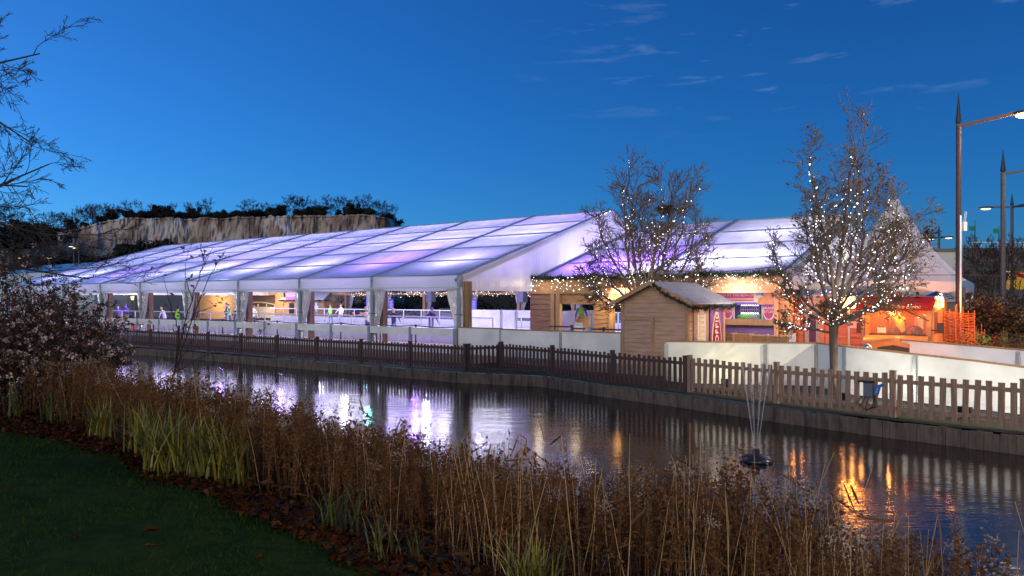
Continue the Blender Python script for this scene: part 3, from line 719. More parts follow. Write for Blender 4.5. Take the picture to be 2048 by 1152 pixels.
# ---------------------------------------------------------------- timber shed (box office)
M_shed = mat('shed_boards', (.47, .31, .225), .7, c2=(.35, .22, .15), scale=2.0, stretch=(1, 1, 6), bump=.2)
M_trim = mat('shed_trim', (.40, .25, .14), .65, c2=(.30, .18, .10), scale=3, stretch=(4, 4, .8))
M_felt = mat('roof_felt', (.26, .28, .34), .9, c2=(.36, .38, .44), scale=5, bump=.4, bscale=60)
sx0, sx1, sy0, sy1, se, sr = 7.40, 9.76, -.236, 2.75, 2.48, 3.05
SB = 0.05
SH = thing('timber_shed', 'small gabled timber shed with grey felt roof beside the pond fence', 'shed', F(sx0, sy0, SB), FRZ)
def roofs(x): return se + (sr - se) * (1 - abs(x - (sx0 + sx1) / 2) / ((sx1 - sx0) / 2))
b = MB(); z = SB
while z < sr - .05:                                                       # front boards, gable cut
    z1 = min(z + .145, sr - .02); xs = []
    for zz in (z + .006, z1):
        hw = (sx1 - sx0) / 2 * (1 if zz <= se else max(.02, (sr - zz) / (sr - se))); xs.append(hw)
    mx = (sx0 + sx1) / 2
    b.prism([(mx - xs[0], z + .006), (mx + xs[0], z + .006), (mx + xs[1], z1), (mx - xs[1], z1)], F(0, sy0, 0), AX, V((0, 0, 1)), BX, .03)
    z = z1
b.build('front_wall', M_shed, SH, True)
b = MB(); z = SB
while z < se - .02:
    z1 = min(z + .145, se); b.beam(F(sx1 - .015, sy0 + .03, (z + z1) / 2 + .003), F(sx1 - .015, sy1 - .02, (z + z1) / 2 + .003), .03, z1 - z - .006); z = z1
b.build('side_wall', M_shed, SH, True)
b = MB(); b.beam(F(sx0 + .015, sy0 + .03, (SB + se) / 2), F(sx0 + .015, sy1 - .02, (SB + se) / 2), .03, se - SB); b.build('side_wall', M_shed, SH, True)
b = MB(); b.beam(F(sx0, sy1, (SB + se) / 2), F(sx1, sy1, (SB + se) / 2), .03, se - SB); b.build('rear_wall', M_shed, SH, True)
for x, y in ((sx0 + .03, sy0 - .018), (sx1 - .04, sy0 - .018), (sx1 + .018, sy0 + .045), (sx1 + .018, sy1 - .05)):
    b = MB(); c = F(x, y); flat = x < sx1; b.box((c.x, c.y, (SB + se) / 2 - .01), (.11 if flat else .03, .03 if flat else .11, se - SB - .03), FRZ); b.build('corner_trim', M_trim, SH, True)
# hatch frame on the front
hx0, hx1, hz = sx0 + .09, sx0 + 1.10, 1.88
b = MB(); b.beam(F(hx0, sy0 - .022, hz), F(hx1 + .10, sy0 - .022, hz), .035, .10); b.beam(F(hx1 + .05, sy0 - .022, SB), F(hx1 + .05, sy0 - .022, hz - .05), .10, .035, up=tuple(BX)); b.build('hatch_frame', M_trim, SH, True)
# roof
b = MB(); ov = .30; mx = (sx0 + sx1) / 2; sl_ = (sr - se) / ((sx1 - sx0) / 2)
for sgn in (-1, 1):
    xe = mx + sgn * ((sx1 - sx0) / 2 + ov); ze = sr - sl_ * ((sx1 - sx0) / 2 + ov)
    vs = [F(mx, sy0 - .32, sr + .07), F(xe, sy0 - .32, ze + .07), F(xe, sy1 + .45, ze + .07), F(mx, sy1 + .45, sr + .07)]
    vs += [p - V((0, 0, .045)) for p in vs]
    b.add(vs, [(0, 1, 2, 3), (7, 6, 5, 4), (0, 4, 5, 1), (1, 5, 6, 2), (2, 6, 7, 3), (3, 7, 4, 0)])
b.build('roof', M_felt, SH, True)
for sgn in (-1, 1):
    xe = mx + sgn * ((sx1 - sx0) / 2 + ov); ze = sr - sl_ * ((sx1 - sx0) / 2 + ov)
    b = MB(); b.beam(F(mx, sy0 - .335, sr + .005), F(xe, sy0 - .335, ze + .005), .03, .13); b.build('barge_board', M_trim, SH, True)
# right side: door with louvre, corner post, sign
xR = sx1 + .02
def side(y0, y1, z0, z1, t, name, m, parent, off=0.0):
    b = MB(); b.beam(F(xR + off + t / 2, y0, (z0 + z1) / 2), F(xR + off + t / 2, y1, (z0 + z1) / 2), t, z1 - z0); return b.build(name, m, parent, True)
door = side(sy0 + .40, sy0 + 1.62, .2, 2.30, .03, 'door', M_trim, SH)
side(sy0 + .72, sy0 + 1.22, .95, 2.02, .012, 'louvre_blind', mat('blind', (.62, .56, .36), .6, c2=(.42, .37, .22), scale=26, stretch=(.05, .05, 1), lo=.45, hi=.55), door, .03)
for y in (sy0 + .68, sy0 + 1.26): side(y - .035, y + .035, .92, 2.05, .02, 'window_frame', M_wframe, door, .03)
side(sy0 + .72, sy0 + 1.22, 2.03, 2.22, .014, 'door_plate', mat('steel_plate', (.4, .42, .45), .4, .5, c2=(.5, .5, .52), scale=8), door, .03)
side(sy0 + .47, sy0 + .52, 1.12, 1.30, .05, 'handle', M_galv, door, .03)
side(sy1 - .12, sy1 + .05, .2, 2.36, .07, 'post', M_wood, SH)
SG = thing('box_office_sign', 'tall purple sign reading office upwards on the shed side', 'sign', F(xR, sy0 + 2.1, DECK), FRZ)
side(sy0 + 1.70, sy0 + 2.82, .3, 2.36, .03, 'panel', mat('sign_purple', (.10, .035, .22), .5, c2=(.16, .07, .30), scale=3), SG, .02)
def ogive(hw, z0, z1, s=1.0):
    pts = [(-hw, z0), (hw, z0)]
    for i in range(1, 13):
        u = i / 12; pts.append((hw * max(0, math.cos(u * math.pi / 2)) ** .55, z0 + (z1 - z0) * (.35 + .65 * u)))
    for i in range(11, 0, -1):
        u = i / 12; pts.append((-hw * max(0, math.cos(u * math.pi / 2)) ** .55, z0 + (z1 - z0) * (.35 + .65 * u)))
    return pts
oc = F(xR + .05, sy0 + 2.26, 0)
b = MB(); b.prism(ogive(.44, .4, 2.12), oc, BX, V((0, 0, 1)), AX, .012); b.build('border', mat('sign_gold', (.62, .44, .16), .5, c2=(.7, .52, .22), scale=8), SG, True)
b = MB(); b.prism(ogive(.37, .4, 2.02), oc + AX * .012, BX, V((0, 0, 1)), AX, .010); b.build('shield', mat('sign_maroon', (.16, .008, .03), .5, c2=(.2, .012, .04), scale=8), SG, True)
M_letter = mat('sign_letters', (.75, .66, .62), .5, c2=(.8, .7, .66), scale=9)
MT = Matrix(((0, BX.x, AX.x, 0), (0, BX.y, AX.y, 0), (1, 0, 0, 0), (0, 0, 0, 1)))
MT = Matrix.Translation(oc + AX * .026 + V((0, 0, 1.16))) @ Matrix((( 0, -BX.x, AX.x, 0), (0, -BX.y, AX.y, 0), (1, 0, 0, 0), (0, 0, 0, 1)))
text('sign', 'BOX OFFICE', .40, MT, M_letter, SG, spacing=1.05)
zE = sr - sl_ * ((sx1 - sx0) / 2 + ov)
garland('dark fir garland draped along the shed roof edge', [F(mx + .12, sy0 - .38, sr - .02), F(mx + .55, sy0 - .39, sr - .36), F(mx + 1.0, sy0 - .39, sr - .56), F(mx + 1.45, sy0 - .38, zE - .06), F(mx + 1.52, sy0 + .4, zE - .10), F(mx + 1.52, sy0 + 1.6, zE - .05), F(mx + 1.52, sy1 - .3, zE - .10), F(mx + 1.52, sy1 + .48, zE + .02)], .10)
# ---------------------------------------------------------------- skate return counter, seen past the shed
yS = 7.4
def fx(px, y): return onF(px, y)[0]
SR = thing('skate_return', 'purple skate return counter with arched signs and barred window', 'counter', F(fx(1430, yS), yS, DECK), FRZ)
x0, x1 = fx(1425, yS), fx(1566, yS)
M_purp = mat('purple_panel', (.17, .10, .30), .6, c2=(.22, .14, .36), scale=2)
M_blue = mat('violet_panel', (.16, .12, .62), .5, c2=(.22, .18, .75), scale=2)
b = MB(); b.b2(0, 0, 0, 0, 0, 0) if False else b.beam(F(x0, yS, 1.0), F(x1, yS, 1.0), .08, .98); b.build('lower_wall', M_purp, SR, True)
b = MB(); b.beam(F(x0, yS - .2, 1.60), F(x1, yS - .2, 1.60), .5, .24); b.build('counter_top', M_wood, SR, True)
b = MB(); b.beam(F(x0, yS + .9, 2.2), F(x1, yS + .9, 2.2), .06, 2.6); b.build('back_wall', mat('back_dark', (.05, .04, .10), .7, c2=(.08, .06, .14), scale=3), SR, True)
b = MB(); b.beam(F(x0, yS - .06, 2.62), F(x1 - .6, yS - .06, 2.62), .06, .22); b.build('blue_band', M_blue, SR, True)
xa, xb = fx(1482, yS), fx(1518, yS)
M_bar = mat('lilac_bars', (.42, .36, .62), .4, c2=(.5, .42, .7), scale=9)
b = MB()
for i in range(9):
    x = xa + (xb - xa) * i / 8; b.beam(F(x, yS - .02, 1.7), F(x, yS - .02, 2.52), .02, .02)
for z in (1.75, 2.1, 2.35): b.beam(F(xa, yS - .02, z), F(xb, yS - .02, z), .02, .02)
b.build('bars', M_bar, SR, True)
b = MB()
for i in range(8):
    for z in (1.95, 2.28): b.ball(F(xa + (xb - xa) * (i + .5) / 8, yS - .03, z), .025)
tag(b.build('bulbs', M_bulb, SR, True), kind='stuff')
b = MB(); b.ball(F((xa + xb) / 2 - .1, yS + .3, 1.80), (.55, .3, .16), n=10, k=6); b.build('green_cover', mat('lime_cover', (.12, .5, .05), .5, c2=(.18, .6, .08), scale=6), SR, True, True)
xs, xe = fx(1519, yS), fx(1534, yS); b = MB(); b.beam(F(xs, yS + .5, 2.15), F(xe, yS + .5, 2.15), .04, .75); b.build('pale_window', mat('pale_window', (.5, .46, .30), .5, c2=(.3, .28, .2), scale=2), SR, True)
M_pink = mat('sign_pink', (.42, .05, .20), .5, c2=(.5, .08, .25), scale=5); M_cream = mat('sign_cream', (.8, .70, .5), .5, c2=(.85, .76, .56), scale=6)
def facing(p): return Matrix.Translation(p) @ Matrix(((AX.x, 0, -BX.x, 0), (AX.y, 0, -BX.y, 0), (0, 1, 0, 0), (0, 0, 0, 1)))
def oval(a, bb, n=26): return [(a * math.cos(2 * math.pi * i / n), bb * math.sin(2 * math.pi * i / n)) for i in range(n)]
for k, (pa, pb) in enumerate(((1443, 1470), (1524, 1553))):
    xa2, xb2 = fx(pa, yS - .35), fx(pb, yS - .35); xc = (xa2 + xb2) / 2; hw = (xb2 - xa2) / 2; zc = 2.08
    t = thing('skate_return_sign', ['oval skate return sign just right of the shed garland', 'oval skate return sign at the right end of the counter'][k], 'sign', F(xc, yS - .35, 1.72), FRZ)
    yy = yS - .38
    b = MB(); b.beam(F(xc - hw, yy, 2.12), F(xc + hw, yy, 2.12), .03, .80); b.build('board', M_blue, t, True)
    o = F(xc, yy - .02, zc); U, Wv, Nn = AX, V((0, 0, 1)), -BX
    b = MB(); b.prism(oval(hw * .82, .40), o, U, Wv, Nn, .012); b.build('rim', M_cream, t, True)
    b = MB(); b.prism(oval(hw * .70, .345), o - BX * .012, U, Wv, Nn, .010); b.build('face', M_pink, t, True)
    b = MB(); b.ball(F(xc, yy - .03, zc + .43), .06); b.build('crest', M_cream, t, True)
    for s in (-1, 1):
        b = MB(); b.beam(F(xc + s * hw * .93, yy - .03, 1.72), F(xc + s * hw * .93, yy - .03, 2.42), .03, .03); b.ball(F(xc + s * hw * .93, yy - .03, 2.45), .035); b.build('side_rod', M_cream, t, True)
    for j, wd in enumerate(('SKATE', 'RETURN')): text('t', wd, .135, facing(F(xc, yy - .05, zc + .09 - j * .15)), M_letter, t)
# banner above the counter
xa, xb = fx(1440, 6.6), fx(1549, 6.6)
BN_ = thing('banner', 'pink and violet banner about skate hire at the box office', 'banner', F((xa + xb) / 2, 6.6, 2.4), FRZ)
b = MB(); b.beam(F(xa, 6.6, 2.62), F(xb + .1, 6.6, 2.62), .03, .66); b.build('board', M_blue, BN_, True)
xm = fx(1508, 6.6); b = MB(); b.beam(F(xa, 6.57, 2.68), F(xm + .08, 6.57, 2.68), .03, .56); b.build('border', M_cream, BN_, True)
b = MB(); b.beam(F(xa, 6.545, 2.68), F(xm, 6.545, 2.68), .03, .46); b.build('panel', M_pink, BN_, True)
mcx = (fx(1448, 6.6) + xm) / 2
text('t', 'SKATES MUST BE', .15, facing(F(mcx, 6.52, 2.84)), M_letter, BN_); text('t', 'HIRED AT THE BOX OFFICE', .15, facing(F(mcx, 6.52, 2.68)), M_letter, BN_)
b = MB()
for z in (2.55, 2.50): b.beam(F(mcx - .75, 6.525, z), F(mcx + .8, 6.525, z), .006, .022)
b.build('small_print', M_letter, BN_, True)
b = MB(); b.prism(oval(.19, .17), F(fx(1519, 6.6), 6.58, 2.53), AX, V((0, 0, 1)), -BX, .02); b.build('badge', M_cream, BN_, True)
b = MB(); b.prism([(-.42, -.26), (.42, -.26), (.36, -.02), (.16, .05), (.20, .2), (.0, .30), (-.2, .2), (-.16, .05), (-.36, -.02)], F(fx(1537, 6.6), 6.56, 2.58), AX, V((0, 0, 1)), -BX, .03); b.build('orange_crest', mat('crest_orange', (.7, .30, .10), .5, c2=(.6, .2, .12), scale=8), BN_, True)

# ---------------------------------------------------------------- benches (backs to the pond)
def bench(c, rz, label):
    t = thing('bench', label, 'bench', c, rz, 'timber benches by the skate return')
    def part(nm, segs, m=M_wood):
        for s in segs:
            b = MB(); b.box(s[0], s[1], M=Matrix.Translation(V(s[0])) @ Matrix.Rotation(s[2] if len(s) > 2 else 0, 4, 'X')); b.build(nm, m, t)
    for i in range(3): part('back_slat', [((0, -.20 - .03 * i, .52 + .13 * i), (1.5, .03, .11), R(12))])
    part('seat', [((0, .06, .43), (1.5, .38, .05))])
    for x in (-.68, 0, .68):
        part('frame', [((x, -.21, .43), (.07, .07, .86), R(7))]); part('leg', [((x, .2, .2), (.07, .07, .4))])
    return t
yB = 3.6
for i, (pa, lb) in enumerate(((1480, 'timber slatted bench nearest the shed with its back to the pond'), (1509, 'middle timber slatted bench with its back to the pond'), (1545, 'timber slatted bench nearest the cladding column'))):
    p = F(fx(pa, yB - .6 * i), yB - .6 * i, DECK); bench((p.x, p.y, DECK + .13), FRZ - R(14), lb)

# ---------------------------------------------------------------- red lit timber hut beside the coffee van
yH = 5.0
xa, xb = fx(1640, yH), fx(1732, yH)
RH = thing('timber_hut', 'waney edged timber hut lit pink and red left of the coffee van', 'hut', F(xa, yH, DECK), FRZ)
M_pinkw = mat('reddish_boards', (.42, .17, .09), .65, c2=(.32, .11, .06), scale=2.2, stretch=(1.2, 1.2, 7), bump=.2)  # board colour shifted towards red
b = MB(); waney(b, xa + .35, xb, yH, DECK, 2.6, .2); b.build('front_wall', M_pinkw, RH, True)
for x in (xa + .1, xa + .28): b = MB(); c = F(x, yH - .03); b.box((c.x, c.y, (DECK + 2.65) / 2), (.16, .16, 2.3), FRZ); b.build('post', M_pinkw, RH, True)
b = MB()
b.beam(F(xa, yH + 1.2, 1.5), F(xb, yH + 1.2, 1.5), .06, 2.2); b.beam(F(xb, yH, 1.5), F(xb, yH + 1.2, 1.5), .06, 2.2); b.build('rear_wall', M_pinkw, RH, True)
b = MB(); vs = [F(xa - .2, yH - .35, 2.62), F(xb + .15, yH - .35, 2.62), F(xb + .15, yH + 1.5, 2.95), F(xa - .2, yH + 1.5, 2.95)]; vs += [p + V((0, 0, .06)) for p in vs]
b.add(vs, [(3, 2, 1, 0), (4, 5, 6, 7), (0, 1, 5, 4), (1, 2, 6, 5), (2, 3, 7, 6), (3, 0, 4, 7)]); b.build('roof', M_felt, RH, True)
t = thing('poster', 'pale pink price poster on the red hut wall', 'poster', F(fx(1705, yH - .06), yH - .06, 1.6), FRZ)
px0, px1 = fx(1694, yH - .06), fx(1716, yH - .06)
b = MB(); b.beam(F(px0, yH - .06, 1.78), F(px1, yH - .06, 1.78), .012, .52); b.build('sheet', mat('poster_paper', (.72, .55, .55), .6, c2=(.68, .5, .52), scale=5), t, True)
b = MB(); b.beam(F(px0, yH - .07, 1.99), F(px1, yH - .07, 1.99), .012, .1); b.build('heading', mat('poster_teal', (.15, .35, .4), .6, c2=(.2, .4, .45), scale=5), t, True)
for i, xx in enumerate((.25, .45)): b = MB(); b.prism(oval(.05, .05, 12), F(px0 + (px1 - px0) * xx, yH - .066, 1.66), AX, V((0, 0, 1)), -BX, .008); b.build('cup_picture', mat('poster_brown', (.25, .09, .03), .6, c2=(.3, .12, .05), scale=5), t, True)
# stone coloured gap with a purple door
xg0, xg1 = fx(1604, 6.2), fx(1642, 6.2)
GD = thing('service_screen', 'grey screen with a dark purple door between two orange lit timber walls', 'screen', F(xg0, 6.2, DECK), FRZ)
b = MB(); b.beam(F(xg0, 6.2, 1.5), F(xg1, 6.2, 1.5), .05, 2.3); b.build('panel', mat('grey_screen', (.35, .3, .32), .7, c2=(.4, .34, .36), scale=4), GD, True)
b = MB(); b.beam(F(fx(1618, 6.15), 6.15, 1.1), F(fx(1631, 6.15), 6.15, 1.1), .04, 1.5); b.build('door', mat('dark_purple', (.06, .02, .08), .6, c2=(.08, .03, .1), scale=5), GD, True)
OW = thing('timber_hut', 'orange lit timber boarding behind the cladding column', 'hut', F(fx(1584, 6.0), 6.0, DECK), FRZ)
b = MB(); waney(b, fx(1583, 6.0), fx(1607, 6.0), 6.0, DECK, 2.65, .2); b.build('wall', M_pinkw, OW, True)
b = MB(); c = F(fx(1586, 5.9), 5.9); b.box((c.x, c.y, 1.5), (.09, .09, 2.3), FRZ); b.build('post', M_pinkw, OW, True)
t = thing('notice', 'pale notice hanging on the orange lit boarding', 'poster', F(fx(1594, 5.9), 5.9, 1.5), FRZ)
b = MB(); b.beam(F(fx(1588, 5.93), 5.93, 1.75), F(fx(1599, 5.93), 5.93, 1.75), .012, .6); b.build('sheet', MATS['poster_paper'], t, True)
t = thing('price_board', 'small white board standing behind the hoarding left of the lit tree', 'sign', F(fx(1584, 1.5), 1.5, DECK), FRZ)
b = MB(); b.beam(F(fx(1578, 1.5), 1.5, 1.25), F(fx(1591, 1.5), 1.5, 1.25), .03, .42); b.build('board', M_white, t, True)
b = MB(); b.beam(F(fx(1584, 1.53), 1.53, DECK), F(fx(1584, 1.53), 1.53, 1.05), .05, .05); b.build('post', M_galv, t, True)

# ---------------------------------------------------------------- coffee van, front towards the pond
vY = 1.9
vx0, vx1 = fx(1731, vY), fx(1861, vY)
vw = vx1 - vx0; vc = (vx0 + vx1) / 2
VN = thing('coffee_van', 'vintage coffee van with red canopy and glowing orange interior', 'van', F(vc, vY, DECK), FRZ)
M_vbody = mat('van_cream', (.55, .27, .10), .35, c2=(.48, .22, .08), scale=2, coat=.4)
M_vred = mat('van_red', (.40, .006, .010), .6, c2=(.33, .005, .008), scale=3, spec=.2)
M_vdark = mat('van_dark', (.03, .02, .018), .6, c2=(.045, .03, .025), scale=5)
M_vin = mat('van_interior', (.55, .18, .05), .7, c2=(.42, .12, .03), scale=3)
z0 = DECK; wz0, wz1 = 1.50, 2.20
def vb(name, x0, x1, y0, y1, za, zb, m, par=VN, bev=0):
    b = MB(); c = F((x0 + x1) / 2, (y0 + y1) / 2, (za + zb) / 2); b.box(c, (x1 - x0, y1 - y0, zb - za), FRZ); return b.build(name, m, par, True)
# windscreen surround: pillars, sill, header; open body behind
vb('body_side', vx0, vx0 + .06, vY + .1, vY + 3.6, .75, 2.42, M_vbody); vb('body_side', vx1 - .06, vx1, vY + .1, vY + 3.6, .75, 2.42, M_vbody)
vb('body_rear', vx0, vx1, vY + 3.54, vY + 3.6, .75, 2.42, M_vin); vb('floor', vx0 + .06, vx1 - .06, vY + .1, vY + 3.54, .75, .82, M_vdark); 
b = MB()
b.grid(lambda u, v: F(vx0 - .04 + (vw + .08) * u, vY - .05 + 3.7 * v, 2.42 + .26 * math.sin(math.pi * u) ** .6), 14, 6); b.build('roof', mat('van_roof', (.16, .06, .07), .5, c2=(.2, .08, .08), scale=3), VN, True, True)
for xx in (vx0 + .05, vx1 - .05): vb('pillar', xx - .07, xx + .07, vY, vY + .1, 1.4, 2.42, M_vbody)
vb('header', vx0 + .12, vx1 - .12, vY, vY + .1, 2.21, 2.42, M_vred); 
b = MB(); b.add([F(vx0 + .12, vY + .03, wz0), F(vx1 - .12, vY + .03, wz0), F(vx1 - .12, vY + .03, 2.21), F(vx0 + .12, vY + .03, 2.21)], [(0, 1, 2, 3)]); b.build('windscreen', M_clear, VN, True)
b = MB(); b.beam(F(vx0 + .1, vY - .02, wz0 - .03), F(vx1 - .1, vY - .02, wz0 - .03), .06, .05); b.build('window_trim', M_vdark, VN, True)
# nose: sloping hood with a peaked grille
b = MB(); n = 12
def nose(u, v):
    x = vx0 + .02 + (vw - .04) * u; pk = 1 - abs(u - .5) * 2
    y = vY - .0 - .62 * math.sin(v * math.pi / 2) * (.75 + .25 * pk); z = 1.46 - .10 * v - .10 * v * v * (1 - pk)
    return F(x, y, z + .05 * pk * v)
b.grid(nose, n, 5)
b.grid(lambda u, v: F(*(lambda p: (p[0], p[1]))(((vx0 + .02 + (vw - .04) * u), vY - .62 * (.75 + .25 * (1 - abs(u - .5) * 2)))), (1.36 - .10 * abs(u - .5) * 2 + .05 * (1 - abs(u - .5) * 2)) * (1 - v) + .62 * v), n, 4)
for s in (0, 1):
    b.grid(lambda u, v: F(vx0 + .02 + (vw - .04) * s, vY - .465 * u, (1.46 - .2 * u) * (1 - v) + .62 * v), 4, 4)
b.build('nose', M_vbody, VN, True)
gx0, gx1 = vc - vw * .30, vc + vw * .30
b = MB(); b.prism([(-vw * .32, .70), (vw * .32, .70), (vw * .32, 1.22), (0, 1.33), (-vw * .32, 1.22)], F(vc, vY - .63, 0), AX, V((0, 0, 1)), -BX, .04); b.build('grille_surround', mat('van_orange', (.62, .22, .04), .4, c2=(.5, .17, .03), scale=3), VN, True)
b = MB(); b.prism([(-vw * .24, .72), (vw * .24, .72), (vw * .24, 1.12), (0, 1.2), (-vw * .24, 1.12)], F(vc, vY - .672, 0), AX, V((0, 0, 1)), -BX, .012); b.build('grille', M_vdark, VN, True)
M_lens = glow('headlamp_lens', (1, .75, .5), 2.2); M_chrome = mat('chrome', (.6, .6, .6), .2, 1.0, c2=(.55, .55, .55), scale=9)
for s in (-1, 1):
    o = F(vc + s * vw * .40, vY - .60, 1.08); Mh = Matrix.Translation(o) @ Matrix.Rotation(FRZ, 4, 'Z') @ Matrix.Rotation(R(90), 4, 'X')
    b = MB(); b.lathe([(.13, -.02), (.15, .05), (.14, .09), (.115, .095)], 16, M=Mh); h = b.build('headlight', M_chrome, VN, True)
    b = MB(); b.lathe([(.112, .094), (.06, .115), (.01, .12)], 14, M=Mh); b.build('lens', M_lens if s > 0 else MATS['chrome'], h, True)
for s in (-1, 1):
    for yy in (vY + .3, vY + 2.9):
        o = F(vc + s * (vw / 2 - .08), yy, z0 + .33); Mw = Matrix.Translation(o) @ Matrix.Rotation(FRZ, 4, 'Z') @ Matrix.Rotation(R(90), 4, 'Y')
        b = MB(); b.lathe([(.2, -.09), (.33, -.08), (.34, 0), (.33, .08), (.2, .09)], 18, M=Mw); wv = b.build('wheel', M_vdark, VN, True)
        b = MB(); b.lathe([(.19, -.095), (.19, .095)], 14, M=Mw); b.build('rim', M_chrome, wv, True)
vb('bumper', vx0, vx1, vY - .78, vY - .68, .58, .70, M_chrome)
# canopy over the windscreen
cnx0, cnx1 = vx0 - .14, vx1 + .10
b = MB(); vs = [F(cnx0, vY - .60, 2.20), F(cnx1, vY - .60, 2.20), F(cnx1, vY - .60, 2.42), F(cnx0, vY - .60, 2.42), F(cnx0, vY + .1, 2.38), F(cnx1, vY + .1, 2.38), F(cnx1, vY + .1, 2.60), F(cnx0, vY + .1, 2.60)]
b.add(vs, [(0, 1, 2, 3), (3, 2, 6, 7), (0, 3, 7, 4), (1, 5, 6, 2), (0, 4, 5, 1), (4, 7, 6, 5)]); b.build('canopy', M_vred, VN, True)
text('t', 'Steamhead Coffee Engine', .145, facing(F(vc - .05, vY - .612, 2.31)), mat('sign_yellow', (.8, .55, .25), .5, c2=(.75, .5, .2), scale=9, emit=(1, .6, .25), es=.35), VN, shear=.35)
for s in (-1, 1): b = MB(); b.beam(F(vc + s * vw * .3 - .25, vY - .56, 2.21), F(vc + s * vw * .3 + .3, vY - .02, 1.9), .02, .02); b.build('canopy_strut', M_vdark, VN, True)
# side mirror and open side flap
b = MB(); b.beam(F(vx1 + .02, vY + .1, 1.62), F(vx1 + .24, vY - .1, 1.62), .03, .03); c = F(vx1 + .26, vY - .1, 1.70); b.box(c, (.16, .08, .3), FRZ); b.build('mirror', M_vdark, VN, True)
b = MB(); b.beam(F(vx0 - .02, vY + .1, 1.62), F(vx0 - .16, vY - .1, 1.62), .03, .03); c = F(vx0 - .18, vY - .1, 1.66); b.box(c, (.1, .08, .3), FRZ); b.build('mirror', M_vdark, VN, True)
d_ = vb('side_door', vx1 + .005, vx1 + .05, vY + .25, vY + 1.1, .8, 2.3, M_vbody); vb('door_glass', vx1 + .05, vx1 + .062, vY + .35, vY + 1.0, 1.5, 2.15, M_vdark, d_)
# cab contents
for i, (xx, cc) in enumerate(((vx0 + .66, 0), (vx0 + 1.28, 0))):
    b = MB(); b.ball(F(xx, vY + .75, 1.52), (.19, .10, .20), n=12, k=8); b.build('seat_back', mat('seat_leather', (.10, .05, .045), .5, c2=(.14, .07, .06), scale=6), VN, True, True)
Mst = Matrix.Translation(F(vx1 - .5, vY + .35, 1.56)) @ Matrix.Rotation(FRZ, 4, 'Z') @ Matrix.Rotation(R(60), 4, 'X')
b = MB(); b.tube([Mst @ V((.19 * math.cos(t_ * math.pi / 8), .19 * math.sin(t_ * math.pi / 8), 0)) for t_ in range(17)], .016, 6); b.build('steering_wheel', M_vdark, VN, True)
t = thing('urn', 'steel coffee urn glowing inside the coffee van by the right pillar', 'urn', F(vx1 - .42, vY + 1.5, 1.2), FRZ)
b = MB(); b.lathe([(.20, 0), (.22, .05), (.22, .70), (.2, .74), (.06, .8), (.02, .82)], 16, F(vx1 - .42, vY + 1.5, 1.25)); b.build('body', mat('brushed_steel', (.5, .47, .45), .4, .6, c2=(.55, .5, .48), scale=9), t, True)
vb('counter', vx0 + .1, vx1 - .1, vY + 1.25, vY + 1.8, .82, 1.22, M_vin)
t = thing('card', 'small white price card propped inside the van windscreen', 'card', F(vx0 + .42, vY + .12, 1.52), FRZ)
b = MB(); b.box(F(vx0 + .42, vY + .14, 1.60), (.24, .02, .17), FRZ); b.build('sheet', M_white, t, True)
b = MB(); b.box(F(vx0 + .42, vY + .14, 1.70), (.22, .022, .05), FRZ); b.build('heading', M_vred, t, True)
light('POINT', 'van_lamp', F(vc - .1, vY + 1.0, 2.30), 55 * LK2, (1, .24, .04), .08); light('POINT', 'van_lamp', F(vc + .5, vY + 2.4, 2.2), 45 * LK2, (1, .3, .05), .08)
light('POINT', 'canopy_lamp', F(vc - .2, vY - .36, 2.12), 55 * LK2, (1, .34, .08), .10)

# ---------------------------------------------------------------- willow hurdle fence, lit orange by an added patio heater
M_wil = mat('woven_willow', (.30, .12, .05), .75, c2=(.18, .07, .03), scale=14)
def hurdle(label, p, q, h):
    t = thing('willow_hurdle', label, 'fence', p); L_ = (q - p).length; d = (q - p) / L_; n = max(3, int(L_ / .16)); nrm = V((d.y, -d.x, 0))
    b = MB()
    for i in range(n + 1):
        c = p + d * (L_ * i / n); hh = h + random.uniform(.08, .3); b.tube([c, c + V((random.uniform(-.02, .02), 0, hh))], [.018, .012], 5)
    b.build('stakes', M_wil, t, True)
    b = MB(); rows = int(h / .05)
    for r in range(rows):
        z = .04 + r * h / rows; k = n * 2
        pts = [p + d * (L_ * i / k) + nrm * (.024 * (1 if ((i // 2 + r) % 2) else -1) if i % 2 == 0 else 0) + V((0, 0, z + random.uniform(-.012, .012))) for i in range(k + 1)]
        b.tube(pts, .017, 4)
    b.build('weave', M_wil, t, True)
    return t
hp = [at(1868, 24.3, DECK), at(1912, 23.6, DECK), at(1950, 23.0, DECK)]
hurdle('orange lit willow hurdle panel right beside the coffee van', hp[0], hp[1], 1.78); hurdle('orange lit willow hurdle panel at the hedge end', hp[1] + V((.03, 0, 0)), hp[2], 1.74)
hurdle('short red lit willow hurdle at the foot of the hedge', at(1952, 24.3, DECK), at(1968, 24.1, DECK), 1.1)
light('SPOT', 'heater_glow', at(1935, 21.2, 2.6) , 900 * LK2, (1, .20, .03), .12, at(1905, 23.6, 1.0), 95)
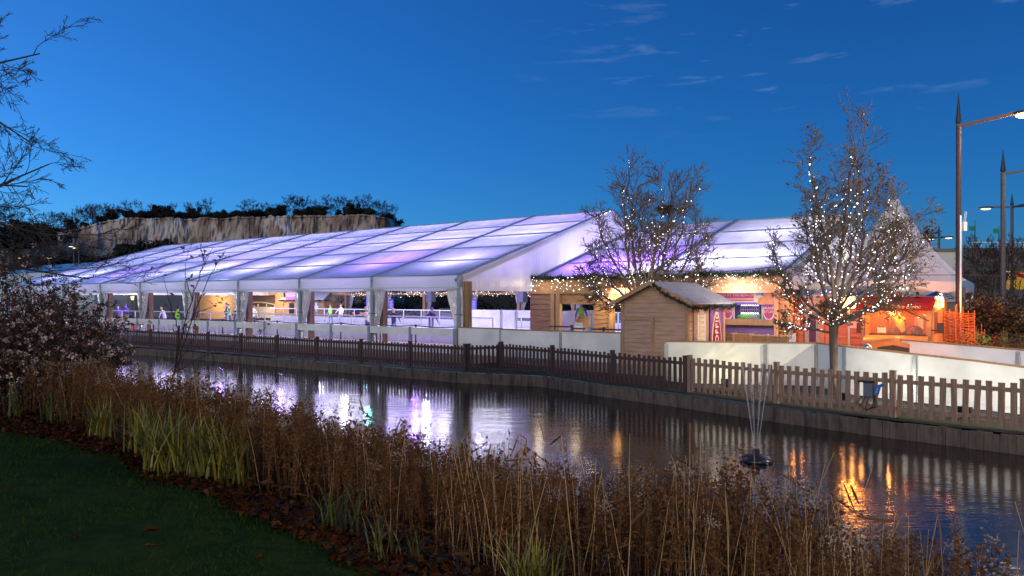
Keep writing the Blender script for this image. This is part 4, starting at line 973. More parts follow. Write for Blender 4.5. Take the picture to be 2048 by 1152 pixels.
# ---------------------------------------------------------------- lamps under the timber front
light('AREA', 'eave_lamp', F(2.4, 6.2, 2.25), 40 * LK2, (1, .72, .36), .5, F(2.6, 5.0, 1.0))
light('AREA', 'eave_lamp', F(4.6, 4.6, 2.7), 90 * LK2, (1, .70, .34), .8, F(4.6, 6.5, .6))
light('POINT', 'beam_lamp', F(3.2, 3.6, 3.0), 7 * LK2, (1, .75, .45), .2); light('POINT', 'beam_lamp', F(6.2, 3.4, 3.0), 7 * LK2, (1, .75, .45), .2); light('POINT', 'beam_lamp', F(9.2, 3.4, 3.0), 7 * LK2, (1, .75, .45), .2); light('POINT', 'beam_lamp', F(.8, 4.4, 3.2), 14 * LK2, (1, .8, .6), .2)
light('AREA', 'counter_lamp', F(9.6, 4.2, 2.75), 50 * LK2, (1, .86, .90), 1.0, F(9.3, 7.2, 1.4))
light('AREA', 'counter_lamp', F(11.7, 1.9, 2.8), 75 * LK2, (1, .85, .78), .6, F(10.0, 3.6, .9)); light('POINT', 'counter_lamp', F(9.0, 6.6, 2.9), 5 * LK2, (.62, .45, 1), .1)
light('SPOT', 'red_flood', F(13.0, 2.2, 2.75), 300 * LK2, (1, .13, .06), .1, F(12.6, 5, 1.4), 110)
light('POINT', 'orange_lamp', F(fx(1596, 5.2), 5.0, 2.4), 45 * LK2, (1, .30, .05), .1)
light('POINT', 'pagoda_lamp', (PC.x, PC.y, 2.5), 330 * LK2, (1, .34, .10), .2)
light('SPOT', 'van_flood', F(vc - .3, vY - 4.2, 2.7), 320 * LK2, (1, .28, .06), .1, F(vc, vY, 1.2), 60)
for hpx, hY, hlab in ((1727, 23.2, 'added glowing orange patio heater between the red hut and the coffee van'), (1697, 23.0, 'added glowing orange patio heater before the red hut wall behind the lit tree'), (1873, 23.9, 'added glowing orange patio heater between the coffee van and the willow hurdle')):  # heaters added for the orange glow on the stalls and the water
  hp_ = at(hpx, hY, DECK); t = thing('added_heater', hlab, 'heater', hp_, 0, 'added patio heaters round the coffee van')
  b = MB(); b.tube([hp_, hp_ + V((0, 0, 1.95))], .035, 10); b.build('post', M_galv, t, True)
  b = MB(); b.lathe([(.14, 1.90), (.2, 1.94), (.2, 2.22), (.16, 2.24)], 14, V((hp_.x, hp_.y, DECK))); b.build('element', glow('added_heater_element', (1, .36, .06), 26), t, True, True)
  b = MB(); b.lathe([(.36, 2.24), (.33, 2.30), (.06, 2.42), (.01, 2.44)], 18, V((hp_.x, hp_.y, DECK))); b.build('hood', M_chrome, t, True, True)
  b = MB(); b.lathe([(.22, 0), (.24, .05), (.22, .35), (.05, .4)], 14, V((hp_.x, hp_.y, DECK))); b.build('base', M_chrome, t, True, True)
  light('POINT', 'added_heater_lamp', hp_ + V((-.05, -.35, 2.05)), 95 * LK2, (1, .25, .03), .22)
# ---------------------------------------------------------------- chalk cliff and wooded ridge
M_chalk = bpy.data.materials.new('chalk'); M_chalk.use_nodes = True; nt = M_chalk.node_tree; N = nt.nodes.new; L = nt.links.new; pb = nt.nodes['Principled BSDF']; pb.inputs['Roughness'].default_value = .95
tc = N('ShaderNodeTexCoord'); mp = N('ShaderNodeMapping'); mp.inputs['Scale'].default_value = (1, 1, .28); L(tc.outputs['Object'], mp.inputs[0])
n1 = N('ShaderNodeTexNoise'); n1.inputs['Scale'].default_value = .30; n1.inputs['Detail'].default_value = 8; n1.inputs['Roughness'].default_value = .65; L(mp.outputs[0], n1.inputs['Vector'])
n2 = N('ShaderNodeTexNoise'); n2.inputs['Scale'].default_value = .12; n2.inputs['Detail'].default_value = 6; L(tc.outputs['Object'], n2.inputs['Vector'])
c1 = N('ShaderNodeValToRGB'); c1.color_ramp.elements[0].position = .40; c1.color_ramp.elements[0].color = (.24, .16, .11, 1); c1.color_ramp.elements[1].position = .62; c1.color_ramp.elements[1].color = (.60, .56, .53, 1); L(n1.outputs['Fac'], c1.inputs['Fac'])
c2_ = N('ShaderNodeValToRGB'); c2_.color_ramp.elements[0].position = .36; c2_.color_ramp.elements[0].color = (.28, .2, .15, 1); c2_.color_ramp.elements[1].position = .6; c2_.color_ramp.elements[1].color = (1, 1, 1, 1); L(n2.outputs['Fac'], c2_.inputs['Fac'])
mx = N('ShaderNodeMix'); mx.data_type = 'RGBA'; mx.blend_type = 'MULTIPLY'; mx.inputs['Factor'].default_value = .75; L(c1.outputs[0], mx.inputs[6]); L(c2_.outputs[0], mx.inputs[7])
L(mx.outputs[2], pb.inputs['Base Color'])
M_scrub = mat('hill_scrub', (.022, .022, .012), .95, c2=(.045, .034, .02), scale=.25, bump=.6, bscale=1.5)
HY = 185.0
TOPX = [-900, -400, -200, 0, 60, 120, 170, 230, 300, 400, 480, 560, 640, 700, 750, 775, 790, 800, 830, 870, 960, 1100, 1400]
TOPY = [455, 458, 461, 463, 463, 461, 449, 434, 432, 433, 431, 429, 426, 426, 428, 431, 436, 443, 450, 456, 462, 470, 500]
BASY = [470, 472, 476, 500, 492, 492, 500, 505, 505, 505, 505, 505, 505, 505, 505, 505, 505, 480, 470, 480, 490, 500, 520]
def topz(px): return zat(np.interp(px, TOPX, TOPY), HY)
def cliff_face(px, v):
    zt = topz(px); x = (px - 1024) / FPX * HY
    jag = 1.8 * mnoise.noise(V((x * .07, v * .8, 3))) + 1.3 * mnoise.noise(V((x * .22, v * 3.5, 1))) + 1.1 * mnoise.noise(V((x * .6, v * 8, 5))) + .6 * mnoise.noise(V((x * 1.7, v * 15, 8)))
    return x, zt, jag
b = MB(); NU, NV = 520, 40
def fc(u, v):
    px = -500 + 1320 * u; x, zt, jag = cliff_face(px, v); zt += .4 * mnoise.noise(V((x * .23, 7, 0))) + .45 * mnoise.noise(V((x * 1.1, 3, 0)))
    steep = 3.0
    z = -1 + (zt + 1) * v
    yy = HY + steep * v * 1.3 + jag
    if v < .42: yy -= (.42 - v) * 32                                      # scree apron at the foot
    if px > 770: yy += (px - 770) * .35
    return (x * (yy / HY), yy, z)
b.grid(fc, NU, NV); tag(b.build('chalk_cliff', M_chalk), kind='structure')
b = MB()
def fp(u, v):
    px = -1400 + 3400 * u; x, zt, jag = cliff_face(px, 1); zt += .4 * mnoise.noise(V((x * .23, 7, 0))) + .45 * mnoise.noise(V((x * 1.1, 3, 0)))
    yy = HY + 3.9 + jag + (max(0, px - 770) * .35 if px < 820 else 17.5) + v * 110
    if v == 0: return (x * ((yy - .5) / HY), yy - .5, zt - .45)
    return (x * (yy / HY), yy, zt + .25 + v * 5 + .8 * mnoise.noise(V((x * .08, v * 5, 2))))
b.grid(fp, 240, 8)
def ff(u, v):                                                             # dark wooded flank right of the cliff and far left
    px = 800 + 1200 * u; x, zt, jag = cliff_face(px, 1); yy = HY + 20
    return (x * (yy / HY), yy - (1 - v) * 20 * (1 - v), -1 + (zt + 1.2) * v)
b.grid(ff, 60, 5)
tag(b.build('wooded_ridge', M_scrub), kind='structure')
# scrub on the left slope in front of the cliff: irregular dark mass lying on the apron
# ---------------------------------------------------------------- tree and bush makers (shared meshes)
def leafy_mesh(name, h, r, n, mats, lobes=9, size=.5, seed=0, low=.12):
    rg = np.random.default_rng(seed)
    cs = np.stack([rg.normal(0, r * .45, lobes), rg.normal(0, r * .45, lobes), rg.uniform(h * (low + .12), h * .88, lobes)], 1)
    rs = rg.uniform(.28, .55, lobes) * r
    k = rg.integers(0, lobes, n); d = rg.normal(size=(n, 3)); d /= np.linalg.norm(d, axis=1)[:, None]
    c = cs[k] + d * (rs[k] * rg.uniform(.35, 1.15, n))[:, None]
    c[:, 2] = np.maximum(c[:, 2], h * low)
    a = rg.normal(size=(n, 3)); a /= np.linalg.norm(a, axis=1)[:, None]; bb = np.cross(a, d); bb /= np.linalg.norm(bb, axis=1)[:, None] + 1e-9
    sz = size * rg.uniform(.5, 1.3, n)[:, None]
    v = np.stack([c - a * sz * .5 - bb * sz * .3, c + a * sz * .5 - bb * sz * .3, c + a * sz * .1 + bb * sz * .6], 1).reshape(-1, 3)
    return v, np.arange(3 * n).reshape(-1, 3), rg.integers(0, len(mats), n)
def branches(h, r, seed, levels=4, trunk_h=.3, n0=9, kids=(6, 6, 4), rad=.02, upward=.35, spread=.9, sides=3, p0=V((0, 0, 0)), lean=V((0, 0, 0)), crook=.18, top=1.0):
    """list of (pts, radii, level) polylines of a bare branching crown"""
    rn = random.Random(seed); out = []
    R0 = h * rad
    tp = [p0 + V((rn.gauss(0, .012) * h * i, rn.gauss(0, .012) * h * i, h * top * i / 7)) + lean * (i / 7) for i in range(8)]
    tr = [R0 * (1 - .86 * (i / 7) ** .8) for i in range(8)]
    out.append((tp, tr, 0))
    def child(p, d, L_, r0, lvl):
        n = 5 if lvl < 3 else 3; pts = [p.copy()]; rr = [r0]; dd = d.copy()
        for i in range(n):
            dd = (dd + V((rn.gauss(0, crook), rn.gauss(0, crook), rn.gauss(0, crook) + upward * .16))).normalized()
            pts.append(pts[-1] + dd * (L_ / n)); rr.append(r0 * (1 - .8 * (i + 1) / n))
        out.append((pts, rr, lvl))
        if lvl < levels:
            k = kids[min(lvl - 1, len(kids) - 1)]
            for j in range(k):
                f = .22 + .76 * (j + rn.random()) / k; i = min(n - 1, int(f * n)); q = pts[i].lerp(pts[i + 1], f * n - i)
                ax = (pts[i + 1] - pts[i]).normalized(); pr = V((rn.gauss(0, 1), rn.gauss(0, 1), rn.gauss(0, 1))); pr = (pr - ax * pr.dot(ax)).normalized()
                ang = rn.uniform(.45, .95); nd = (ax * math.cos(ang) + pr * math.sin(ang) + V((0, 0, .25 * upward))).normalized()
                child(q, nd, L_ * rn.uniform(.42, .66) * (1.05 - .45 * f), max(r0 * (1 - .8 * f) * .6, .004 * h / 7), lvl + 1)
    for j in range(n0):
        f = trunk_h + (.97 - trunk_h) * (j + rn.random() * .8) / n0; i = min(6, int(f / top * 7)) if f / top < 1 else 6
        q = tp[i].lerp(tp[i + 1], min(1, f / top * 7 - i)); az = j * 2.4 + rn.gauss(0, .3)
        rel = (f - trunk_h) / (1 - trunk_h); el = .35 + rel * .9 * (1 if upward > .2 else .7)
        shape = math.sin(math.pi * (.16 + .84 * rel) ** .75) ** .8 if rel < 1 else .2
        L_ = r * spread * (.45 + .85 * shape)
        d = V((math.cos(az) * math.cos(el), math.sin(az) * math.cos(el), math.sin(el)))
        child(q, d, L_ * 1.25, R0 * .5 * (1 - .6 * rel), 1)
    return out
def tubes_np(polys, sides=3, minlevel=0, maxlevel=9, rmin=.0):
    V_, F_ = [], []; base = 0
    for pts, rr, lv in polys:
        if lv < minlevel or lv > maxlevel: continue
        n = sides + (3 if lv == 0 else 2 if lv == 1 else 0); k = len(pts); P = np.array([tuple(p) for p in pts]); D = np.gradient(P, axis=0); D /= np.linalg.norm(D, axis=1)[:, None] + 1e-9
        ref = np.array([1., 0, 0]) if abs(D[0, 0]) < .8 else np.array([0, 1., 0])
        U = np.cross(D, ref); U /= np.linalg.norm(U, axis=1)[:, None] + 1e-9; W_ = np.cross(D, U)
        t = np.arange(n) * 2 * np.pi / n; rv = np.maximum(np.array(rr), rmin)
        ring = P[:, None, :] + rv[:, None, None] * (np.cos(t)[None, :, None] * U[:, None, :] + np.sin(t)[None, :, None] * W_[:, None, :])
        V_.append(ring.reshape(-1, 3))
        i, j = np.meshgrid(np.arange(k - 1), np.arange(n), indexing='ij'); j2 = (j + 1) % n
        F_.append(np.stack([i * n + j, i * n + j2, (i + 1) * n + j2, (i + 1) * n + j], -1).reshape(-1, 4) + base); base += k * n
    return np.concatenate(V_), np.concatenate(F_)
M_dbark = mat('dark_bark', (.035, .025, .018), .9, c2=(.06, .042, .03), scale=8, bump=.3)
M_ever = [mat('evergreen', (.007, .012, .006), .85), mat('evergreen_dark', (.006, .010, .006), .9), mat('evergreen_brown', (.014, .012, .006), .9)]
M_twig = mat('far_twigs', (.04, .026, .018), .95)
def bare_proto(name, h, r, seed, lab, grp, n0=8, kids=(5, 5, 4)):
    root = thing(name, lab, 'tree', (0, 0, 0), 0, grp); br = branches(h, r, seed, 4, .22, n0, kids, .016, .35, .95)
    v, f = tubes_np(br, 3, 0, 0); npmesh('trunk', v, f, M_dbark, parent=root)
    v, f = tubes_np(br, 3, 1, 9, .035); npmesh('crown', v, f, M_twig, parent=root); return root
def ever_proto(name, h, r, seed, lab, grp):
    root = thing(name, lab, 'tree', (0, 0, 0), 0, grp); v, f, mi = leafy_mesh('crown', h, r, 3200, M_ever, 16, .6, seed, .05)
    npmesh('crown', v, f, M_ever, mi, root); b = MB(); b.tube([(0, 0, -.5), (0, 0, h * .6)], [.25, .1], 6); b.build('trunk', M_dbark, root); return root
GR = 'trees along the top of the chalk ridge'
protos = [bare_proto('bare_tree', 9, 3.6, s_, 'x', GR) for s_ in (1, 2, 3)] + [ever_proto('evergreen_tree', 7, 3.0, s_, 'x', GR) for s_ in (4, 5)] + [ever_proto('scrub_tree', 4, 4.2, s_, 'x', GR) for s_ in (6, 7)]
used = [False] * len(protos)
LAB = ['bare branchy tree on the dark ridge against the sky', 'dense dark evergreen on the ridge skyline', 'low dark bushy tree along the ridge top']
rnT = random.Random(5); px = -150.0; spots = []
while px < 900:
    spots.append((px, rnT.random(), rnT.random(), rnT.random())); px += rnT.uniform(5, 9) if px < 790 else rnT.uniform(14, 28)
for px, a, c, d in spots:
    i = (0 if a < .14 else 1 if a < .28 else 2 if a < .40 else 3 if a < .52 else 4 if a < .60 else 5 if a < .8 else 6)
    if 180 < px < 215: i = 0 if c > .3 else 5
    if px > 790: i = 3 if a < .3 else 5
    x, zt, jag = cliff_face(px, 1); Y = HY + 6 + jag + c * 12 + (max(0, min(px - 770, 50)) * .35 if px > 770 else 0)
    o = protos[i] if not used[i] else copy_tree(protos[i]); used[i] = True
    sc = (.32 + .22 * d) * (.75 if px > 790 else 1.5 if px < 60 else 1.0)
    o.location = (x * Y / HY, Y, topz(px) + .1); o.rotation_euler = (0, 0, a * 40); o.scale = (sc * 1.1, sc * 1.1, sc * (.9 + .3 * c))
    k = 0 if i < 3 else 1 if i < 5 else 2
    o['label'] = LAB[k]; o['group'] = ['bare trees on the ridge skyline', 'evergreens on the ridge skyline', 'low bushy trees on the ridge'][k]
for i, u in enumerate(used):
    if not u:
        for ch in list(protos[i].children): bpy.data.objects.remove(ch)
        bpy.data.objects.remove(protos[i])
# dark scrub on the left slope and at the cliff foot (one undivided mass)
def scrub(name, lo, n, spots_, size, mats, kind='stuff'):
    Vs, Fs, Ms = [], [], []; base = 0
    for (c, h, r, nn) in spots_:
        v, f, mi = leafy_mesh('x', h, r, nn, mats, 6, size, int(abs(c[0] * 13 + c[1])) % 9999, .02)
        Vs.append(v + np.array(c)); Fs.append(f + base); Ms.append(mi); base += len(v)
    return tag(npmesh(name, np.concatenate(Vs), np.concatenate(Fs), mats, np.concatenate(Ms)), kind=kind)
sp = []
for i in range(60):
    px = rnT.uniform(-200, 120); f = rnT.random(); py = 468 + f * (14 if px > 40 else 26); Y = HY - 2 - f * 14
    sp.append((((px - 1024) / FPX * Y, Y, zat(py, Y) - 1.2), 2.6, 3.2, 220))
for px, py in ((245, 508), (262, 506), (285, 503), (312, 502), (330, 501), (150, 524)):
    Y = HY - 16; sp.append((((px - 1024) / FPX * Y, Y, zat(py, Y) - 1.0), 2.8, 3.2, 240))
for i in range(26): px = 60 + i * 8; Y = HY - 20; sp.append((((px - 1024) / FPX * Y, Y, zat(528, Y) - 1.2), 2.0, 3.0, 160))
scrub('scrub', 0, 0, sp, .9, M_ever)
# a dark belt of planting and a road behind the open far side of the rink marquee
hd = []
for i in range(46): hd.append((tuple(F(-78 + i * 2.4, 45 + 2 * math.sin(i), .1)), 2.6 + .4 * math.sin(i * 2.1), 2.4, 170))
scrub('hedgerow_undergrowth', 0, 0, hd, .45, M_ever)
# ---------------------------------------------------------------- far side of the rink: garlanded beam, cabin wall, ticket hut
b_ = thing('far_beam', 'timber beam along the far side of the rink', 'beam', F(0, SP - .4, 2.95), FRZ)
b = MB(); b.beam(F(-46, SP - .5, 2.98), F(-.5, SP - .5, 2.98), .12, .24); b.build('beam_rail', M_waney, b_, True)
garland('lit fir garland along the far side of the rink', [F(-34 + 33.5 * i / 20, SP - .62, 3.14 + (.05 if i % 2 else -.06)) for i in range(21)], .13, 420, .45)
garland('lit fir garland swag at the far corner of the rink', [F(-2.2, SP - 6, 3.35), F(-2.0, SP - 3, 3.1), F(-2.4, SP - .8, 3.15)], .12, 50, .35)
yW = 23.2
def fxx(px, y): return onF(px, y)[0]
xa, xb, xc, xd, xe = [fxx(p, yW) for p in (400, 484, 552, 568, 655)]
CB = thing('timber_cabin', 'warm lit boarded cabin wall with a gated porch at the far side of the rink', 'cabin', F(xa, yW, DECK), FRZ)
b = MB(); waney(b, xa, xb, yW, DECK, 3.25, .2); b.build('wall', M_waney, CB, True)
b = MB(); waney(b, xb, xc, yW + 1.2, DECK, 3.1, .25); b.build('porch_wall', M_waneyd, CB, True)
b = MB(); waney(b, xc, xd, yW - .05, DECK, 3.2, .2); b.build('pier', M_waney, CB, True)
b = MB(); b.beam(F(xb, yW, 3.1), F(xc, yW, 3.1), .2, .35); b.build('lintel', M_waney, CB, True)
for s in range(2):
    g0, g1 = xb + (xc - xb) * (.02 + .49 * s), xb + (xc - xb) * (.49 + .49 * s)
    b = MB(); b.beam(F(g0, yW - .05, 1.15), F(g1, yW - .05, 1.15), .05, 1.1)
    for j in range(7):
        u0, u1 = j / 7, (j + 1) / 7; zz = lambda u: 1.95 + .22 * math.sin(math.pi * (u + s) / 2)
        b.beam(F(g0 + (g1 - g0) * u0, yW - .05, zz(u0)), F(g0 + (g1 - g0) * u1, yW - .05, zz(u1)), .06, .09)
    for j in range(3): x = g0 + (g1 - g0) * j / 2; b.beam(F(x, yW - .05, 1.6), F(x, yW - .05, 1.98), .06, .06)
    b.build('gate_leaf', mat('pale_gate', (.6, .5, .34), .6, c2=(.52, .42, .28), scale=4), CB, True)
TH = thing('ticket_hut', 'timber ticket hut with frosted roof at the far side of the rink', 'hut', F(xd, yW, DECK), FRZ)
b = MB(); waney(b, xd + .15, xe - .25, yW - .1, DECK, 2.35, .18); b.build('front_wall', M_waney, TH, True)
b = MB(); b.beam(F(xd + .15, yW - .1, 1.3), F(xd + .15, yW + 1.6, 1.3), .06, 2.0); b.build('side_wall', M_waney, TH, True); b = MB(); b.beam(F(xe - .25, yW - .1, 1.3), F(xe - .25, yW + 1.6, 1.3), .06, 2.0); b.build('side_wall', M_waney, TH, True)
b = MB(); vs = [F(xd - .1, yW - .5, 2.38), F(xe + .05, yW - .5, 2.38), F(xe - .7, yW + 1.0, 3.15), F(xd + .6, yW + 1.0, 3.15)]; vs += [p + V((0, 0, .06)) for p in vs]
b.add(vs, [(3, 2, 1, 0), (4, 5, 6, 7), (0, 1, 5, 4), (1, 2, 6, 5), (2, 3, 7, 6), (3, 0, 4, 7)]); b.build('roof', mat('frosted_roof', (.45, .47, .5), .9, c2=(.55, .57, .6), scale=3), TH, True)
b = MB(); b.beam(F(fxx(582, yW), yW - .2, 1.55), F(fxx(590, yW), yW - .2, 1.55), .05, 1.1); b.build('window', M_vd0 if 'M_vd0' in globals() else mat('dark_glass', (.02, .015, .03), .2, c2=(.03, .02, .04), scale=4), TH, True)
xq = fxx(645, yW); b = MB()
for j in range(9): b.beam(F(fxx(639, yW), yW - .2, .9 + j * .15), F(fxx(652, yW), yW - .2, .9 + j * .15), .03, .1)
b.build('shutter', M_wood, TH, True)
garland('dark fir trim along the eave of the far ticket hut', [F(xd - .1, yW - .55, 2.36), F(xe + .05, yW - .55, 2.36)], .09)
t = thing('first_aid_sign', 'green and white first aid sign on the far ticket hut', 'sign', F(fxx(632, yW), yW - .2, 1.9), FRZ)
xm = fxx(632.5, yW - .2); b = MB(); b.beam(F(xm - .30, yW - .2, 1.75), F(xm + .30, yW - .2, 1.75), .03, .85); b.build('board', M_white, t, True)
M_grn = mat('safety_green', (.02, .22, .14), .5, c2=(.03, .26, .17), scale=9)
b = MB()
for i, j in ((-1, -1), (1, -1), (-1, 1), (1, 1)): b.beam(F(xm + i * .19 - .08, yW - .225, 1.75 + j * .26), F(xm + i * .19 + .08, yW - .225, 1.75 + j * .26), .02, .24)
b.build('green_field', M_grn, t, True)
t = thing('hut_sign', 'purple sign board standing on the far ticket hut roof', 'sign', F(fxx(580, yW), yW - .6, 2.5), FRZ)
s0, s1 = fxx(571, yW - .6), fxx(594, yW - .6); b = MB(); b.beam(F(s0, yW - .6, 2.82), F(s1, yW - .6, 2.82), .04, .80); b.build('board', mat('bright_purple', (.16, .03, .40), .5, c2=(.2, .05, .46), scale=3), t, True)
b = MB(); b.beam(F(s0 + .12, yW - .63, 2.86), F(s1 - .12, yW - .63, 2.86), .02, .52); b.build('panel', mat('sign_magenta', (.30, .02, .28), .5, c2=(.34, .03, .3), scale=3), t, True)
b = MB()
for j, zz in enumerate((2.98, 2.80)):
    for q in range(7): b.beam(F(s0 + .22 + q * (s1 - s0 - .44) / 7, yW - .645, zz), F(s0 + .22 + (q + .72) * (s1 - s0 - .44) / 7, yW - .645, zz), .01, .10)
b.build('lettering', mat('lilac_letters', (.6, .45, .7), .5, c2=(.66, .5, .75), scale=9), t, True)
light('AREA', 'cabin_lamp', F((xa + xb) / 2, yW - 2.2, 2.9), 260 * LK2, (1, .74, .42), 1.2, F((xa + xb) / 2, yW, 1.5)); light('AREA', 'cabin_lamp', F((xb + xe) / 2, yW - 2.6, 2.9), 230 * LK2, (1, .72, .45), 1.2, F((xb + xe) / 2, yW, 1.6))
# green lit shop front at the far left
xs0, xs1 = fxx(185, yW + 6), fxx(262, yW + 6); yG = yW + 6
SF = thing('shop_front', 'dark glazed shop front with glowing green lights beyond the far end of the rink', 'shop', F(xs0, yG, 0), FRZ)
b = MB(); b.beam(F(xs0 - 4, yG + .3, 2.3), F(xs1 + 10, yG + .3, 2.3), .3, 4.6); b.build('wall', mat('shop_wall', (.07, .07, .08), .7, c2=(.1, .1, .11), scale=2), SF, True)
for i in range(5): x = xs0 + (xs1 - xs0) * i / 4; b = MB(); b.beam(F(x, yG, 1.5), F(x + .12, yG, 1.5), .1, 2.2); b.build('mullion', M_wframe, SF, True)
b = MB(); rn2 = random.Random(3)
for f0, f1 in ((.0, .16), (.34, .50), (.56, .74)):
    for i in range(60):
        x = xs0 + (xs1 - xs0) * rn2.uniform(f0, f1); z = rn2.uniform(2.6, 3.25); a = rn2.uniform(0, 3.1); l = .14
        b.beam(F(x - math.cos(a) * l, yG - .1, z - math.sin(a) * l), F(x + math.cos(a) * l, yG - .1, z + math.sin(a) * l), .03, .03)
tag(b.build('green_lights', glow('green_light', (.03, .9, .45), 1.6), SF, True), kind='stuff')
lt = thing('wall_lantern', 'yellow glowing lantern right of the green lights', 'lantern', F(fxx(265, yG - 1), yG - 1, 2.2), FRZ)
c = F(fxx(265, yG - 1), yG - 1, 0); b = MB(); b.lathe([(.16, 2.35), (.26, 2.85), (.24, 2.87)], 6, c); b.build('glass', glow('lantern_glass', (1, .8, .35), 2.2), lt, True)
b = MB(); b.lathe([(.32, 2.88), (.1, 3.08), (.03, 3.16)], 6, c); b.tube([c + V((0, 0, .2)), c + V((0, 0, 2.35))], .05, 6); b.build('frame', M_black, lt, True)
GW = thing('grey_wall', 'plain grey cladding wall behind the rink left of the timber cabin', 'wall', F(fxx(300, yW + 2), yW + 2, 0), FRZ)
b = MB(); b.beam(F(fxx(281, yW + 2), yW + 2, 1.7), F(xa - .2, yW + 2, 1.7), .2, 3.4); b.build('panel', mat('grey_clad', (.07, .068, .08), .6, c2=(.09, .086, .1), scale=1), GW, True)
# belt of dark ground objects beyond the rink: a parked car and sign posts
def car(label, c, rz, col):
    t = thing('parked_car', label, 'car', c, rz); m = mat('car_paint_' + label[:5].strip(), col, .3, coat=.6)
    b = MB(); pr = [(-2.1, .28), (2.1, .28), (2.15, .75), (1.5, .92), (.75, 1.42), (-1.1, 1.45), (-1.95, 1.0), (-2.15, .8)]
    b.prism(pr, (0, -.85, 0), V((1, 0, 0)), V((0, 0, 1)), V((0, 1, 0)), 1.7); b.build('body', m, t)
    for s in (-1, 1):
        b = MB(); b.prism([(-1.0, .95), (1.2, .95), (.68, 1.36), (-1.0, 1.39)], (0, s * .862 - .005, 0), V((1, 0, 0)), V((0, 0, 1)), V((0, 1, 0)), .01); b.build('side_window', mat('car_glass', (.015, .017, .02), .1), t)
        b = MB(); b.box((-2.14, s * .62, .82), (.06, .3, .14)); b.build('tail_light', glow('tail_light', (1, .03, .02), 3.0), t)
        for x in (-1.3, 1.35):
            b = MB(); b.lathe([(.18, -.1), (.31, -.09), (.31, .09), (.18, .1)], 14, M=Matrix.Translation(V((x, s * .78, .31))) @ Matrix.Rotation(R(90), 4, 'X')); b.build('wheel', M_black, t)
    return t
p = F(fxx(690, 38), 38); car('dark car with red tail lights on the road beyond the rink', (p.x, p.y, .02), FRZ + R(180), (.03, .03, .035))
p = F(fxx(905, 40), 40); car('pale car parked on the road beyond the rink behind the far posts', (p.x, p.y, .02), FRZ, (.35, .32, .33))
for px, yy in ((745, SP - 3.0), (790, SP - .4), (955, SP - .4)):
    t = thing('info_sign', {745: 'blue notice hung on a far post left of the dancing skaters', 790: 'blue notice on the far post above the fair haired skater', 955: 'blue notice on the far post just right of the marquee corner'}[px], 'sign', F(fxx(px, yy), yy - .4, 1.9), FRZ)
    xm = fxx(px, yy); b = MB(); b.beam(F(xm - .28, yy - .45, 2.05), F(xm + .28, yy - .45, 2.05), .03, .9); b.build('board', mat('notice_blue', (.08, .07, .45), .5, c2=(.1, .09, .5), scale=3), t, True)
    b = MB()
    for j in range(5): b.beam(F(xm - .18, yy - .47, 2.3 - j * .13), F(xm + .18 - .05 * (j % 2), yy - .47, 2.3 - j * .13), .01, .05)
    b.build('lines', mat('lilac_letters', (.6, .45, .7)), t, True)
# loudspeakers hung under the far beam
for px in (862, 1045):
    yy = 14.0; xm = fxx(px, yy); zz = zat(590, onF(px, yy)[1]) - .1
    t = thing('loudspeaker', {862: 'black loudspeaker hung above the ice beside the marquee corner curtain', 1045: 'black loudspeaker hung left of the timber front'}[px], 'loudspeaker', F(xm, yy, zz), FRZ)
    b = MB(); c = F(xm, yy, zz); b.box(c, (.46, .4, .72), FRZ); b.build('cabinet', M_black, t, True)
    b = MB(); c = F(xm, yy - .21, zz); b.box(c, (.40, .02, .66), FRZ); b.build('grille', mat('speaker_grille', (.03, .03, .06), .6, c2=(.04, .04, .08), scale=40), t, True)
    b = MB(); b.beam(F(xm, yy, zz + .36), F(xm, yy, roofz(yy) - .3), .03, .03); b.build('bracket', M_galv, t, True)
# ---------------------------------------------------------------- street lamps
M_pole = mat('maroon_pole', (.045, .016, .02), .6, 0, c2=(.045, .02, .022), scale=6)
M_poleg = mat('grey_pole', (.05, .05, .062), .6, 0, c2=(.065, .065, .075), scale=6)
M_head = glow('lamp_head', (1, .70, .34), 3.0); M_headn = glow('lamp_head_near', (1, .74, .36), 60.0)
def street_lamp(label, p, h, arms, m, zarm=None, watts=0, tip=True, r=.09, heads=True, hr=.2, col=(1, .72, .42)):
    t = thing('street_lamp', label, 'street lamp', p, 0, 'street lamps'); zarm = zarm or h * .88; P_ = V(p)
    b = MB(); b.tube([P_, P_ + V((0, 0, zarm))], [r, r * .8], 10); b.build('post', m, t, True)
    if tip:
        b = MB(); b.tube([P_ + V((0, 0, zarm + .04)), P_ + V((0, 0, zarm + .1)), P_ + V((0, 0, h))], [r * .7, r * .95, .006], 10); b.build('spike', mat('spike_metal', (.02, .02, .024), .4, .5), t, True)
    for d in arms:
        q = P_ + V((d[0], d[1], zarm + d[2])); b = MB(); b.beam(P_ + V((0, 0, zarm - .05)), q, .08, .11); b.build('arm', m, t, True)
        dd = V((d[0], d[1], 0)).normalized(); c = q + dd * .2 + V((0, 0, -.03))
        b = MB(); b.ball(c, (hr * 1.5, hr * 1.5, .09), n=14, k=8); hd = b.build('lamp_head', m, t, True, True)
        b = MB(); b.ball(c - V((0, 0, .07)), (hr, hr, .075), n=12, k=6); b.build('lens', M_headn if 100 < watts < 450 else M_head, hd, True, True)
        if watts: light('POINT', 'street_light', c - V((0, 0, .42)), watts, col, .12)
    return t
L1 = at(1917, 25.4, 0)
street_lamp('tall maroon spiked street lamp with a long rising arm, beside the willow hurdle', L1, 9.5, [(1.62, -.5, .30)], M_pole, 8.42, 400 * LK3, r=.095)
L2 = at(2006, 35.5, 0); street_lamp('second spiked street lamp standing behind the hedge', L2, 9.6, [(2.6, -1.5, .2)], M_poleg, 8.5, 500 * LK3, r=.12)
